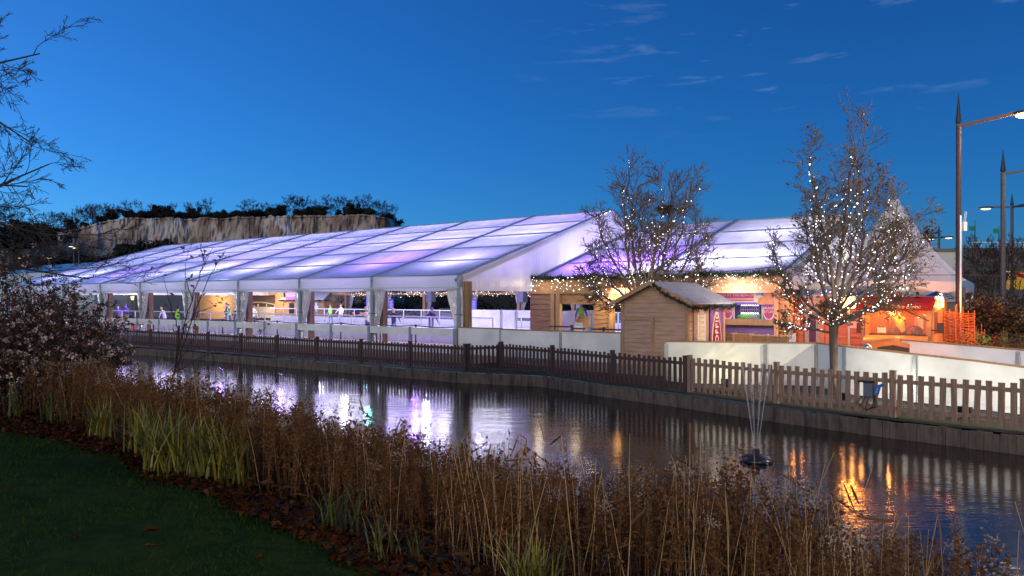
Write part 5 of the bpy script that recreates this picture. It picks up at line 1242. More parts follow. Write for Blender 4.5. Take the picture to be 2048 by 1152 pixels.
L3 = at(2024, 50, 0); street_lamp('spiked street lamp with two glowing heads behind the hedge at the right edge', L3, 9.6, [(-.45, -2.6, -.1), (.35, -2.6, -.2), (-1.2, .5, .0)], M_poleg, 8.7, 0, r=.11, hr=.30)
L4 = at(2062, 46, 0); street_lamp('street lamp with a small glowing head cut by the right edge', L4, 8.5, [(-.6, -1.0, .0)], M_poleg, 7.0, 0, r=.1, hr=.3)
L5 = at(1878, 70, 0); street_lamp('small distant street lamp glowing beyond the pagoda tent', L5, 9.4, [(.7, 0, 0), (-.55, 0, -.1)], M_poleg, 8.3, 0, r=.12, hr=.3)
for k, (px, py, Y, hd) in enumerate(((148, 497, 120, 1), (158, 494, 128, 0), (98, 517, 135, 1), (40, 517, 140, 1))):
    p = at(px, Y, 0); zz = zat(py, Y)
    street_lamp(['distant lit lamp post before the chalk scree, left one of a close pair', 'distant dark lamp post before the chalk scree, right one of a close pair', 'distant glowing lamp low behind the white flowered bush', 'distant glowing lamp seen through the white flowered bush'][k], p, zz + 2.0, [(-.9 if k == 1 else .3, -.4, 0)], M_poleg, zz + .15, 0, k == 1, .14, hr=.34)
# added unseen lamps outside the frame that light the near side: one on the right bank, one behind the photographer
street_lamp('added street lamp on the right bank beyond the picture edge', (19.5, 10.5, 0), 9.5, [(-1.6, .6, .2)], M_pole, 8.4, 7000 * LK3, r=.095, col=(1, .85, .66))
street_lamp('added street lamp behind the photographer on the lawn path', (7.0, -9.0, .9), 9.5, [(-1.2, 1.0, .2)], M_pole, 8.4, 2600 * LK3, r=.095, col=(1, .78, .56))
# slim aerial mast beside the first lamp
t = thing('aerial_mast', 'slim silver mast with a white antenna box beside the maroon street lamp', 'mast', at(1921, 25.0, 0)); p = at(1921.5, 25.0, 0)
b = MB(); b.tube([p, p + V((0, 0, 5.32))], .04, 10); b.build('pole', mat('bright_steel', (.6, .6, .62), .3, .8), t, True)
b = MB(); b.box(p + V((.10, -.03, 4.95)), (.13, .1, .30), R(12)); b.build('antenna_box', M_white, t, True)
for dx in (.08, .13): b = MB(); b.tube([p + V((dx, -.03, 5.1)), p + V((dx + .05, -.03, 5.45))], .008, 5); b.build('aerial', M_white, t, True)
t = thing('grey_post', 'plain grey steel post behind the aerial mast', 'post', at(1927, 25.6, 0)); p = at(1927.5, 25.6, 0); b = MB(); b.tube([p, p + V((0, 0, 2.95))], .05, 10); b.build('pole', M_poleg, t, True)
# flag poles far right
for k, (px, pt, Y, fl) in enumerate(((1950, 440, 66, 1), (1998, 452, 66, 1), (1929, 484, 66, 0))):
    t = thing('flag_pole', ['distant dark pole with a small green flag above the concrete wall', 'distant pole with a green flag half hidden by the second street lamp', 'short bare pole above the pale wall'][k], 'flag pole', at(px, Y, 6.0)); p = at(px, Y, 6.0)
    b = MB(); b.tube([p, V((p.x, p.y, zat(pt, Y)))], [.1, .02], 8); b.build('pole', M_black, t, True)
    if fl: b = MB(); z = zat(457 if k == 0 else 462, Y); b.b2(p.x - .52, p.x - .05, p.y - .01, p.y + .01, z - .2, z + .2); b.build('flag', mat('green_flag', (.01, .25, .12), .6, c2=(.02, .3, .15), scale=5), t, True)
# overhead cables
t = thing('overhead_cable', 'thin black cable slung across in front of the pagoda tent', 'cable', F(11, 4.6, 3.5))
def sag(p, q, s, n=14): return [V(p).lerp(V(q), i / n) - V((0, 0, s * math.sin(math.pi * i / n))) for i in range(n + 1)]
b = MB(); b.tube(sag(F(6.6, 4.6, 3.66), F(11.2, 4.6, 3.72), .12), .012, 5); b.tube(sag(F(11.2, 4.6, 3.72), L1 + V((0, 0, 3.35)), .12), .012, 5); b.tube(sag(L1 + V((0, 0, 3.35)), (27, 25, 3.3), .1), .012, 5); b.build('wire', M_blk, t, True)
# ---------------------------------------------------------------- car park building, far right
M_conc = mat('concrete', (.12, .115, .11), .9, c2=(.075, .07, .07), scale=.6, stretch=(1, 1, .5), bump=.2, bscale=8)
CP = thing('car_park', 'dark concrete multi storey car park with a yellow lit level', 'building', (30, 62, 0))
X0, X1, Yc = (1890 - 1024) / FPX * 62, 60, 62
for nm, za, zb, dy in (('lower_wall', 0, 3.3, 0), ('upper_wall', 4.85, 6.75, 0)): b = MB(); b.b2(X0 + (.0 if nm == 'lower_wall' else 1.0), X1, Yc + dy, Yc + .5, za, zb); b.build(nm, M_conc, CP, True)
b = MB(); b.b2(X0, X0 + 3.0, Yc + .02, Yc + .52, 3.3, 4.85); b.b2(X0, X0 + 5, Yc + .5, Yc + 20, 0, 6.4); b.build('stair_tower', M_conc, CP, True)
b = MB(); b.b2(X0 + 3, X1, Yc + 9, Yc + 9.3, 3.0, 5.2); b.build('lit_interior', mat('yellow_interior', (.5, .4, .12), .8, c2=(.3, .22, .06), scale=.8), CP, True)
b = MB(); b.b2(X0 + 3, X1, Yc + .5, Yc + 9.3, 3.1, 3.25); b.b2(X0 + 3, X1, Yc + .5, Yc + 9.3, 5.0, 5.1); b.build('slab', M_conc, CP, True)
for x in np.arange(X0 + 4.6, 60, 3.1): b = MB(); b.b2(x, x + .5, Yc + .03, Yc + .48, 3.3, 4.85); b.build('column', M_conc, CP, True)
for i in range(3): light('POINT', 'car_park_lamp', (X0 + 5 + i * 4, Yc + 6.5, 4.7), 190 * LK3, (1, .72, .28), .15)
b = MB()
for x in np.arange(X0 + 2.4, 60, .7): b.b2(x, x + .06, Yc + .2, Yc + .26, 6.75, 7.2)
b.b2(X0 + 2.4, 60, Yc + .2, Yc + .25, 7.18, 7.25); b.build('guard_rail', M_wframe, CP, True)
t = thing('banner', 'green and red banner hanging in the yellow lit car park level', 'banner', (X0 + 4, Yc - .1, 4)); 
b = MB(); b.b2(X0 + 3.1, X0 + 3.5, Yc - .08, Yc - .04, 4.5, 5.1); b.build('green_part', MATS['green_flag'], t, True); b = MB(); b.prism([(5.4, 4.85), (6.6, 4.5), (6.6, 4.2), (6.1, 4.3)], (X0, Yc - .05, 0), V((1, 0, 0)), V((0, 0, 1)), V((0, -1, 0)), .04); b.build('red_part', M_vred, t, True)
PW = thing('pale_building', 'pale flat building between the pagoda tent and the concrete car park', 'building', at(1890, 58, 0)); p = at(1890, 58, 0)
b = MB(); b.b2(p.x - 8, p.x + 1.1, p.y, p.y + 8, 0, 6.15); b.build('wall', mat('pale_render', (.4, .4, .4), .8, c2=(.34, .34, .35), scale=1), PW, True)
b = MB(); b.b2(p.x - 8.2, p.x + 1.3, p.y - .2, p.y + 8, 6.15, 6.4); b.build('parapet', M_conc, PW, True)
light('POINT', 'wall_lamp', (p.x - 1, p.y - 4, 6.0), 260 * LK3, (1, .85, .7), .2)
DS = thing('dark_shed', 'dark flat roofed store between the coffee van and the street lamp', 'shed', at(1885, 29, 0)); p = at(1886, 29, 0)
b = MB(); b.b2(p.x - 1.6, p.x + 1.0, p.y, p.y + 2.5, 0, 2.42); b.build('wall', mat('grey_brown', (.14, .12, .10), .8, c2=(.1, .085, .07), scale=3), DS, True)
b = MB(); b.b2(p.x - 1.7, p.x + 1.1, p.y - .1, p.y + 2.6, 2.42, 2.52); b.build('roof', M_felt, DS, True)
# ---------------------------------------------------------------- people: one continuous skinned body each, hair / hat / face as children
import bmesh
M_skin = mat('skin', (.50, .30, .22), .5, c2=(.46, .26, .19), scale=14)
M_eye = mat('eye_dark', (.02, .015, .015), .3)
M_lip = mat('lips', (.35, .12, .11), .5)
def cloth(n, c): return mat('cloth_' + n, c, .8, c2=tuple(v * .75 for v in c), scale=9, bump=.15)
def person(label, p, yaw, h=1.72, top=(.1, .1, .2), sleeve=None, legs=(.03, .03, .05), hair=(.08, .05, .03), hat=None, lean=0.0, armL=((-.35, .1, -1), (-.1, .45, -1)), armR=((.35, .1, -1), (.1, .45, -1)), glove=None, stride=.12, crouch=0.0, long_hair=False, headtilt=0.0, group='skaters and visitors'):
    h *= .94; s = h / 1.76; root = thing('person', label, 'person', p, yaw, group)
    T = cloth('%.2f_%.2f_%.2f' % top, top); S = cloth('%.2f_%.2f_%.2f' % (sleeve or top), sleeve or top); Lg = cloth('%.2f_%.2f_%.2f' % legs, legs); Gv = M_skin if glove is None else cloth('%.2f_%.2f_%.2f' % glove, glove)
    Sh = cloth('shoe', (.02, .02, .022)); mats = [M_skin, T, S, Lg, Gv, Sh]
    pz = .95 - crouch; pel = V((0, 0, pz)); ca, sa = math.cos(lean), math.sin(lean)
    def up(x, y, z):                                                       # upper body leans forward about the pelvis
        zz = z - .95; return V((x, y * ca + zz * sa, pz + zz * ca - y * sa))
    vs, rad, edges, tags = [], [], [], []
    def vert(q, r, parent=None, tg=1):
        vs.append(q); rad.append(r if hasattr(r, '__len__') else (r, r)); i = len(vs) - 1
        if parent is not None: edges.append((parent, i)); tags.append(tg)
        return i
    i0 = vert(pel, (.15, .11)); i1 = vert(up(0, .01, 1.13), (.145, .105), i0, 1); i2 = vert(up(0, .01, 1.32), (.165, .115), i1, 1); i3 = vert(up(0, 0, 1.46), (.09, .08), i2, 1)
    hx = up(0, .02, 1.53); i4 = vert(hx, .055, i3, 0)
    hd = V((0, math.sin(lean + headtilt) * .5, 0)); i5 = vert(up(0, .03, 1.60) , (.075, .085), i4, 0); i6 = vert(up(0, .03, 1.68), (.082, .095), i5, 0); i7 = vert(up(0, .02, 1.75), (.05, .06), i6, 0)
    for sgn, arm in ((-1, armL), (1, armR)):
        sh = up(sgn * .175, 0, 1.41); a = vert(sh, .062, i2, 2)
        d1 = V(arm[0]).normalized(); d2 = V(arm[1]).normalized(); el = sh + d1 * .29; wr = el + d2 * .25
        e_ = vert(el, .048, a, 2); w_ = vert(wr, .033, e_, 2); side = d2.cross(V((0, 0, 1))); side = side.normalized() if side.length > .1 else V((1, 0, 0)); pal = wr + d2 * .07
        pm = vert(pal, (.036, .022), w_, 4); 
        for f, ln in enumerate((.06, .075, .08, .068)):
            o = (f - 1.5) * .018; b_ = vert(pal + d2 * .035 + side * o, .0085, pm, 4); c_ = vert(pal + d2 * (.035 + ln * .55) + side * o * 1.1 + V((0, 0, -.008)), .008, b_, 4); vert(pal + d2 * (.03 + ln) + side * o * 1.15 + V((0, 0, -.025)), .006, c_, 4)
        th = vert(wr + d2 * .04 - side * .035 * sgn, .010, w_, 4); vert(wr + d2 * .085 - side * .05 * sgn, .008, th, 4)
    for sgn in (-1, 1):
        hp = vert(V((sgn * .09, 0, pz - .06)), .095, i0, 3); kn = V((sgn * .11, sgn * stride * .6 + crouch * .55, .50 - crouch * .35)); k_ = vert(kn, .062, hp, 3)
        an = V((sgn * .12, sgn * stride - .04, .10)); a_ = vert(an, .042, k_, 3); vert(an + V((sgn * .02, .17, -.06)), (.036, .032), a_, 5)
    bm = bmesh.new(); lay = bm.verts.layers.skin.verify(); bv = [bm.verts.new(q * s) for q in vs]
    for v_, r in zip(bv, rad): v_[lay].radius = (r[0] * s, r[1] * s)
    bv[0][lay].use_root = True
    for a, c in edges: bm.edges.new((bv[a], bv[c]))
    me = bpy.data.meshes.new('body'); bm.to_mesh(me); bm.free()
    tmp = bpy.data.objects.new('tmp', me); COL.objects.link(tmp); tmp.modifiers.new('s', 'SKIN').use_smooth_shade = True; sb = tmp.modifiers.new('u', 'SUBSURF'); sb.levels = 1; sb.render_levels = 1
    dg = bpy.context.evaluated_depsgraph_get(); m2 = bpy.data.meshes.new_from_object(tmp.evaluated_get(dg)); bpy.data.objects.remove(tmp); bpy.data.meshes.remove(me); m2.name = 'body'
    m2.materials.clear()
    for mt in mats: m2.materials.append(mt)
    A = np.array([tuple(vs[a] * s) for a, c in edges]); B = np.array([tuple(vs[c] * s) for a, c in edges]); D = B - A; L2 = (D * D).sum(1)
    idx = []
    for pl in m2.polygons:
        c = np.array(pl.center); t_ = np.clip(((c - A) * D).sum(1) / L2, 0, 1); dd = ((A + D * t_[:, None] - c) ** 2).sum(1); rr = np.array([max(rad[e[0]][0] * (1 - tt) + rad[e[1]][0] * tt, .004) * s for e, tt in zip(edges, t_)])
        idx.append(tags[int(np.argmin(np.sqrt(dd) - rr))])
    m2.polygons.foreach_set('material_index', idx); m2.polygons.foreach_set('use_smooth', [True] * len(idx)); m2.update()
    o = bpy.data.objects.new('body', m2); COL.objects.link(o); o.parent = root
    hc = vs[i6] * s; q = MB(); hcol = hat or hair; hm = cloth('hair_%.2f_%.2f_%.2f' % hcol, hcol)
    Mh = Matrix.Translation(hc) @ Matrix.Rotation(-lean, 4, 'X')
    k = MB(); k.ball((0, -.012 * s, .035 * s), (.098 * s, .108 * s, .098 * s), n=12, k=8)
    if hat: k.ball((0, -.01, .145 * s), .04 * s)
    if long_hair:
        k.ball((0, -.07 * s, -.06 * s), (.10 * s, .06 * s, .15 * s), n=10, k=6)
    k.v = [tuple(Mh @ V((x, y if not (y > .03 * s and z < .05 * s) else .02 * s, z if z > -.02 * s or long_hair else -.02 * s))) for x, y, z in k.v]
    k.build('hat' if hat else 'hair', hm, root, smooth=True)
    f = MB(); f.ball((0, .105 * s, -.005 * s), (.014 * s, .022 * s, .022 * s)); f.v = [tuple(Mh @ V(p_)) for p_ in f.v]; f.build('nose', M_skin, root, smooth=True)
    for sg in (-1, 1):
        f = MB(); f.ball((sg * .032 * s, .088 * s, .015 * s), .011 * s); f.v = [tuple(Mh @ V(p_)) for p_ in f.v]; f.build('eye', M_eye, root, smooth=True)
        f = MB(); f.ball((sg * .085 * s, .0, .0), (.012 * s, .022 * s, .032 * s)); f.v = [tuple(Mh @ V(p_)) for p_ in f.v]; f.build('ear', M_skin, root, smooth=True)
    f = MB(); f.ball((0, .09 * s, -.045 * s), (.022 * s, .008 * s, .006 * s)); f.v = [tuple(Mh @ V(p_)) for p_ in f.v]; f.build('mouth', M_lip, root, smooth=True)
    return root
def pp(px, y, z): q = F(onF(px, y)[0], y, z); return (q.x, q.y, q.z)
IZ = .42; HV = (.30, .85, .03); NAVY = (.015, .015, .05); PURP = (.16, .03, .45)
face = lambda d: FRZ + R(d)                                                # 180: facing the pond
person('marshal in hi-vis vest standing by the balustrade near the bare sapling', pp(354, 1.7, DECK), face(20), 1.78, HV, NAVY, NAVY, hat=(.02, .01, .04), lean=.08, armR=((.3, .5, -.8), (.0, 1, -.1)))
person('skater in purple coat bending forward beside another in purple at the far left', pp(238, 8.0, IZ), face(75), 1.62, PURP, None, (.25, .2, .03), hair=(.6, .45, .5), lean=.55, armR=((.2, .9, -.4), (.1, 1, 0)), armL=((-.2, .9, -.5), (0, 1, 0)))
person('skater in dark purple jacket with purple hood at the far left', pp(254, 7.4, IZ), face(95), 1.75, (.10, .03, .38), None, (.30, .2, .04), hat=(.2, .06, .5), lean=.25, armR=((.3, .6, -.7), (.2, .9, -.2)))
person('skater in white jacket and yellow hat leaning forward beside the marshal', pp(330, 6.6, IZ), face(110), 1.62, (.75, .68, .6), None, (.6, .55, .6), hat=(.85, .6, .05), lean=.5, armR=((.2, .9, -.5), (0, 1, -.2)))
person('marshal with a green hi-vis vest in the group before the cabin wall', pp(459, 9.5, IZ), face(160), 1.8, HV, NAVY, (.05, .05, .1), hair=(.05, .03, .02), lean=.1)
person('tall skater in dark coat in the group before the cabin wall', pp(453, 10.6, IZ), face(150), 1.86, (.03, .025, .05), None, (.06, .05, .1), hat=(.05, .03, .06), armR=((.5, .2, -.8), (.3, .6, -.6)))
person('shorter skater in dark coat right of the hi-vis marshal before the cabin', pp(471, 11, IZ), face(200), 1.5, (.025, .02, .04), None, (.03, .03, .05), hair=(.07, .04, .03))
person('skater in pale yellow jacket just right of a timber post', pp(506, 9.5, IZ), face(30), 1.72, (.62, .58, .30), None, (.04, .04, .05), hair=(.1, .06, .04), lean=.15)
person('marshal in hi-vis far off by the rink barrier left of the pale skater', pp(661, 18.5, IZ), face(170), 1.72, (.35, .75, .15), None, (.1, .12, .25), hair=(.15, .08, .05))
person('far skater in white jacket with arms out by the far barrier', pp(682, 18.0, IZ), face(180), 1.76, (.66, .64, .72), None, (.3, .28, .4), hair=(.2, .14, .12), armL=((-.7, .2, -.6), (-.3, .5, -.8)), armR=((.7, .2, -.6), (.3, .5, -.8)))
person('fair haired skater in cream jacket with an outstretched black glove', pp(735, 7.0, IZ), face(80), 1.74, (.66, .52, .38), None, (.03, .03, .08), hair=(.62, .38, .10), lean=.18, armL=((-.25, .9, -.35), (-.05, 1, -.1)), armR=((.3, .7, -.6), (.1, 1, -.2)), glove=(.02, .02, .025))
person('skater with long blonde hair and dark jacket, arms held out', pp(788, 6.6, IZ), face(190), 1.66, NAVY, None, (.25, .22, .4), hair=(.62, .38, .26), lean=.12, armL=((-.8, .1, -.55), (-.6, .4, -.7)), armR=((.8, .1, -.55), (.6, .4, -.7)), long_hair=True, glove=NAVY)
person('skater in purple hat and navy jacket reaching back for the rink barrier', pp(862, 6.0, IZ), face(250), 1.74, (.02, .015, .08), None, (.10, .08, .2), hat=(.12, .03, .30), lean=.12, armR=((.9, .1, -.45), (1, .1, -.4)), armL=((-.3, .3, -.8), (-.1, .6, -.7)))
person('child in pale hat behind the white screen by the timber front', pp(997, 11.5, .7), face(180), 1.22, (.6, .55, .5), None, (.2, .2, .25), hat=(.75, .65, .4))
person('child in red top behind the white screen by the timber front', pp(1018, 11.5, .7), face(180), 1.22, (.45, .05, .06), None, (.2, .1, .12), hair=(.5, .4, .38))
person('worker in hi-vis vest standing behind the boarded stair side', pp(1162, 8.6, .75), face(215), 1.72, HV, (.10, .09, .16), (.02, .02, .03), hair=(.06, .04, .03), armL=((-.4, .1, -.9), (-.3, .4, -.9)))
cpx = F(vc - .08, vY + 1.05, .80)
person('barista in yellow hoodie bending over inside the coffee van', (cpx.x, cpx.y, .74), face(20), 1.66, (.72, .60, .16), None, (.05, .05, .08), hair=(.12, .07, .04), lean=.55, armR=((.35, .8, -.5), (.0, 1, -.2)), armL=((-.35, .8, -.5), (0, 1, -.2)), group='people at the stalls')
# orange skating aids low behind the balustrade
for k, px in enumerate((238, 266)):
    q = pp(px, 2.6, DECK); t = thing('skating_aid', ['pink skating aid standing behind the balustrade at the far left', 'orange skating aid standing behind the balustrade at the far left'][k], 'skating aid', q, FRZ)
    b = MB(); b.lathe([(.22, 0), (.26, .15), (.24, .5), (.15, .72), (.05, .8)], 12); b.build('body', mat('aid_%d' % k, ((.6, .15, .25), (.8, .12, .04))[k], .4), t)
    b = MB(); b.beam((-.25, -.1, .62), (.25, -.1, .62), .05, .05); b.build('handle', M_black, t)
# ---------------------------------------------------------------- the two trees with fairy lights
M_bark = mat('grey_bark', (.15, .115, .085), .9, c2=(.08, .06, .045), scale=9, stretch=(2, 2, .5), bump=.6)
M_leafs = [mat('leaf_ochre', (.24, .12, .02), .7), mat('leaf_green', (.08, .09, .015), .7), mat('leaf_rust', (.16, .05, .015), .7)]
def tips(polys, lmin): return [(p[-1], p[-1] - p[-2]) for p, r, l in polys if l >= lmin]
def lit_tree(label, base, limbs, h, seed, trunk_r, fork, nb, label2, leafn, kids=(10, 8, 5), rmin=.006):
    rn = random.Random(seed); t = thing('lit_tree', label, 'tree', base); polys = []
    # trunk to the fork, then hand-placed limbs (each: end offset x, y, z)
    polys.append(([V((0, 0, -.1)), V((.01, 0, fork * .35)), V((-.01, .01, fork * .75)), V((0, 0, fork))], [trunk_r * 1.25, trunk_r, trunk_r * .95, trunk_r * 1.15], 0))
    def child(p, d, L_, r0, lvl, upw):
        n = 4 if lvl < 3 else 3; pts = [p.copy()]; rr = [r0]; dd = d.copy(); c = .13 if lvl < 3 else .22
        for i in range(n): dd = (dd + V((rn.gauss(0, c), rn.gauss(0, c), rn.gauss(0, c) + upw))).normalized(); pts.append(pts[-1] + dd * (L_ / n)); rr.append(max(r0 * (1 - .75 * (i + 1) / n), rmin * .6))
        polys.append((pts, rr, lvl)); return pts, rr
    def sub(pts, rr, L_, lvl):
        k = kids[lvl - 2] if lvl - 2 < len(kids) else 3; n = len(pts) - 1
        for j in range(k):
            f = .18 + .8 * (j + rn.random()) / k; i = min(n - 1, int(f * n)); u = f * n - i; q = pts[i].lerp(pts[i + 1], u); ax = (pts[i + 1] - pts[i]).normalized()
            pr = V((rn.gauss(0, 1), rn.gauss(0, 1), rn.gauss(0, .8))); pr = (pr - ax * pr.dot(ax)).normalized(); an = rn.uniform(.35, .85)
            c = child(q, (ax * math.cos(an) + pr * math.sin(an)).normalized(), L_ * rn.uniform(.32, .55) * (1.15 - .6 * f), max(rr[i] * .5, rmin), lvl, .05)
            if lvl < 4: sub(c[0], c[1], L_ * .42, lvl + 1)
    mains = []
    for (x, y, z, z0, r) in limbs:
        a = V((0, 0, fork + z0)); e = V((x, y, z)); e = a.lerp(e, .83); n = 9; L_ = (e - a).length; side = V((rn.gauss(0, 1), rn.gauss(0, 1), 0)) * .06 * L_; pts = []; 
        horiz = V((x, y, 0))
        for i in range(n + 1):
            u = i / n; q = a.lerp(e, u) + horiz * (.22 * math.sin(math.pi * u) * (1 if z > fork + 1 else .3)) * .8 + side * math.sin(math.pi * u * 1.5) * .5 + V((rn.gauss(0, .025), rn.gauss(0, .025), rn.gauss(0, .02))) * L_ * .4 * min(1, u * 3); pts.append(q)
        rr = [trunk_r * r * (1 - .85 * i / n) + rmin for i in range(n + 1)]; polys.append((pts, rr, 1)); mains.append((pts, rr, L_)); sub(pts, rr, L_ * .84, 2)
    v, f = tubes_np(polys, 3, 0, 1, rmin); npmesh('trunk', v, f, M_bark, parent=t, smooth=True)
    v, f = tubes_np(polys, 3, 2, 9, rmin); npmesh('crown', v, f, M_bark, parent=t)
    tp = [x for x in tips(polys, 3)]; rn.shuffle(tp); b = MB()
    for (p, d) in tp[:leafn]:
        if rn.random() < .25 and p.z < h * .45: continue
        for _ in range(rn.choice((1, 1, 2, 3))):
            c = p + V((rn.gauss(0, .05), rn.gauss(0, .05), rn.gauss(0, .05))); u = V((rn.gauss(0, 1), rn.gauss(0, 1), rn.gauss(0, 1))).normalized(); w_ = u.cross(V((rn.gauss(0, 1), rn.gauss(0, 1), rn.gauss(0, 1)))).normalized(); s_ = rn.uniform(.035, .065)
            b.add([c, c + u * s_ + w_ * s_ * .5, c + u * s_ * 2, c + u * s_ - w_ * s_ * .5], [(0, 1, 2, 3)], rn.choice((0, 0, 1, 2)))
    lf = b.build('leaves', M_leafs, t)
    # the light string: wound round limbs and the inner branches
    L_ = thing('fairy_lights', label2, 'fairy lights', base); q = MB(); wires = MB(); cnt = 0
    for pts, rr, ln in mains:
        n = len(pts) - 1; k = int(nb * ln / sum(m[2] for m in mains)); prev = None
        for j in range(k):
            u = (j + rn.random() * .6) / k * .93; i = min(n - 1, int(u * n)); c = pts[i].lerp(pts[i + 1], u * n - i); a = j * 2.3; rad = rr[i] + .025 + .02 * rn.random()
            c = c + V((math.cos(a) * rad, math.sin(a) * rad, rn.uniform(-.03, .03))); q.ball(c, rn.choice((.006, .008, .010, .013, .018)), n=5, k=3)
            if prev is not None and (c - prev).length < .5: wires.beam(prev, c, .006, .006)
            prev = c
    br = [(p, r) for p, r, l in polys if l == 2]
    for p_, r_ in br:
        if p_[0].z > h * .62 and rn.random() < .6 or rn.random() < .25: continue
        for j in range(rn.randint(1, 7)):
            u = rn.random(); n = len(p_) - 1; i = min(n - 1, int(u * n)); c = p_[i].lerp(p_[i + 1], u * n - i) + V((rn.gauss(0, .02), rn.gauss(0, .02), rn.gauss(0, .02))); q.ball(c, rn.choice((.005, .007, .009, .014)), n=5, k=3)
    tag(q.build('bulbs', M_bulbw, L_), kind='stuff'); tag(wires.build('wire', M_blk, L_), kind='stuff')
    return t
B2 = V((7.94, 18.5, 0))
kx = 18.5 / FPX
def lm(px, py, dy, z0, r, bx=1668, B=B2): return ((px - bx) / FPX * (B.y + dy) , dy, zat(py, B.y + dy), z0, r)
limbs = [lm(1715, 205, .1, .2, .62), lm(1640, 250, .5, .25, .5), lm(1590, 345, -.6, .15, .45), lm(1540, 470, .5, .0, .40), lm(1525, 560, -.6, -.1, .36), lm(1555, 640, .4, -.25, .30), lm(1780, 300, .6, .25, .52), lm(1835, 350, -.4, .15, .48), lm(1868, 430, .5, .1, .45), lm(1840, 500, -.7, .0, .40), lm(1815, 560, .5, -.05, .34), lm(1770, 590, -.8, -.1, .30), lm(1690, 300, -1.2, .2, .42), lm(1660, 380, 1.3, .2, .42), lm(1610, 600, -1.3, -.1, .3), lm(1720, 420, -1.6, .1, .38), lm(1700, 480, 1.5, .1, .36)]
lit_tree('right hand bare tree wound with white fairy lights between the fence and the curved hoarding', B2, limbs, 7.5, 3, .10, 1.95, 330, 'white fairy lights wound through the right hand bare tree', 900)
light('POINT', 'fairy_glow', B2 + V((.1, -.4, 3.0)), 26 * LK3, (1, .86, .82), .5)
B1 = V((5.15, 29.4, .35))
def l1(px, py, dy, z0, r): return lm(px, py, dy, z0, r, 1287, B1)
def lz(t_): return (t_[0], t_[1], t_[2] - .35, t_[3], t_[4])
limbs = [lz(l1(*a)) for a in ((1252, 300, .3, .2, .55), (1225, 330, -.8, .2, .48), (1195, 400, .8, .15, .45), (1165, 480, -.8, .1, .45), (1148, 525, .6, 0, .40), (1165, 575, -1.2, -.1, .34), (1330, 325, -.3, .2, .5), (1365, 310, .7, .25, .52), (1390, 330, -.7, .2, .46), (1425, 400, .5, .15, .45), (1438, 470, -.9, .05, .42), (1440, 540, .7, 0, .36), (1405, 565, -1.4, -.1, .3), (1290, 370, 1.6, .2, .4), (1300, 400, -1.9, .1, .38), (1240, 600, -2.4, -.2, .30), (1345, 440, 1.8, .1, .35))]
lit_tree('left hand broad bare tree with fairy lights rising behind the timber shed', B1, limbs, 8.2, 8, .13, 1.5, 230, 'white fairy lights wound through the broad tree behind the shed', 420, kids=(11, 8, 5), rmin=.008)
light('POINT', 'fairy_glow', B1 + V((-.1, -.9, 3.4)), 30 * LK3, (1, .86, .84), .5)
# bird nest in that tree
t = thing('bird_nest', 'dark twig nest lodged high in the broad lit tree', 'nest', at(1331, 29.2, zat(419, 29.2))); c = at(1331, 29.2, zat(419, 29.2)); b = MB(); rnN = random.Random(2)
for i in range(260):
    d = V((rnN.gauss(0, 1), rnN.gauss(0, 1), rnN.gauss(0, .6))).normalized(); p = c + V((d.x * .24, d.y * .24, d.z * .16)); e = V((rnN.gauss(0, 1), rnN.gauss(0, 1), rnN.gauss(0, .4))).normalized() * .18; b.beam(p - e, p + e, .012, .012)
b.build('twigs', M_dbark, t, True)

# ---------------------------------------------------------------- overhanging bare tree at the top left: trunk left of the frame
M_obark = mat('warm_bark', (.045, .03, .022), .9, c2=(.025, .018, .014), scale=9, bump=.5)
OT = thing('overhanging_tree', 'large bare tree whose dark branches reach in at the top left', 'tree', (-11.2, 11.0, .7)); ob = V((-11.2, 11.0, .7)); rnO = random.Random(21); polys = []
polys.append(([V((0, 0, -.3)), V((.1, 0, 2)), V((-.05, .1, 4)), V((.05, 0, 6)), V((0, 0, 8.5))], [.34, .28, .24, .2, .1], 0))
def och(p, d, L_, r0, lvl, droop):
    n = 7 if lvl == 1 else 5 if lvl == 2 else 3; pts = [p.copy()]; rr = [r0]; dd = d.copy(); c = .15 if lvl == 1 else .19
    for i in range(n):
        dd = (dd + V((rnO.gauss(0, c), rnO.gauss(0, c), rnO.gauss(0, c) + droop * (1 - i / n) + .04 * i / n))).normalized(); pts.append(pts[-1] + dd * (L_ / n)); rr.append(max(.0035, r0 * (1 - .8 * (i + 1) / n)))
    polys.append((pts, rr, lvl))
    if lvl < 4:
        k = (11, 9, 6)[lvl - 1]
        for j in range(k):
            f = .25 + .74 * (j + rnO.random()) / k; i = min(n - 1, int(f * n)); q = pts[i].lerp(pts[i + 1], f * n - i); ax = (pts[i + 1] - pts[i]).normalized(); pr = V((rnO.gauss(0, .7), rnO.gauss(0, 1), rnO.gauss(0, 1))); pr = (pr - ax * pr.dot(ax)).normalized(); an = rnO.uniform(.35, .8)
            och(q, (ax * math.cos(an) + pr * math.sin(an)).normalized(), L_ * rnO.uniform(.22, .40) * (1.2 - .5 * f), max(.0045, rr[i] * .5), lvl + 1, .0)
for px, py, Y, pz0 in ((92, 45, 10.5, 5.3), (120, 130, 10.8, 5.0), (62, 232, 11.2, 4.6), (38, 262, 9.8, 4.2), (125, 295, 10.4, 3.4), (176, 365, 10.2, 3.3), (150, 405, 11.0, 3.2), (70, 300, 11.6, 3.6), (20, 10, 10, 5.6)):
    e = at(px, Y, zat(py, Y)) - ob; s0 = V((0, 0, pz0 - .7 + (zat(py, Y) - pz0) * .25)); d = e - s0; L_ = d.length; och(s0, (d.normalized() + V((0, 0, .16))).normalized(), L_ * .86, .05, 1, -.10)
v, f = tubes_np(polys, 3, 0, 1); npmesh('trunk', v, f, M_obark, parent=OT, smooth=True)
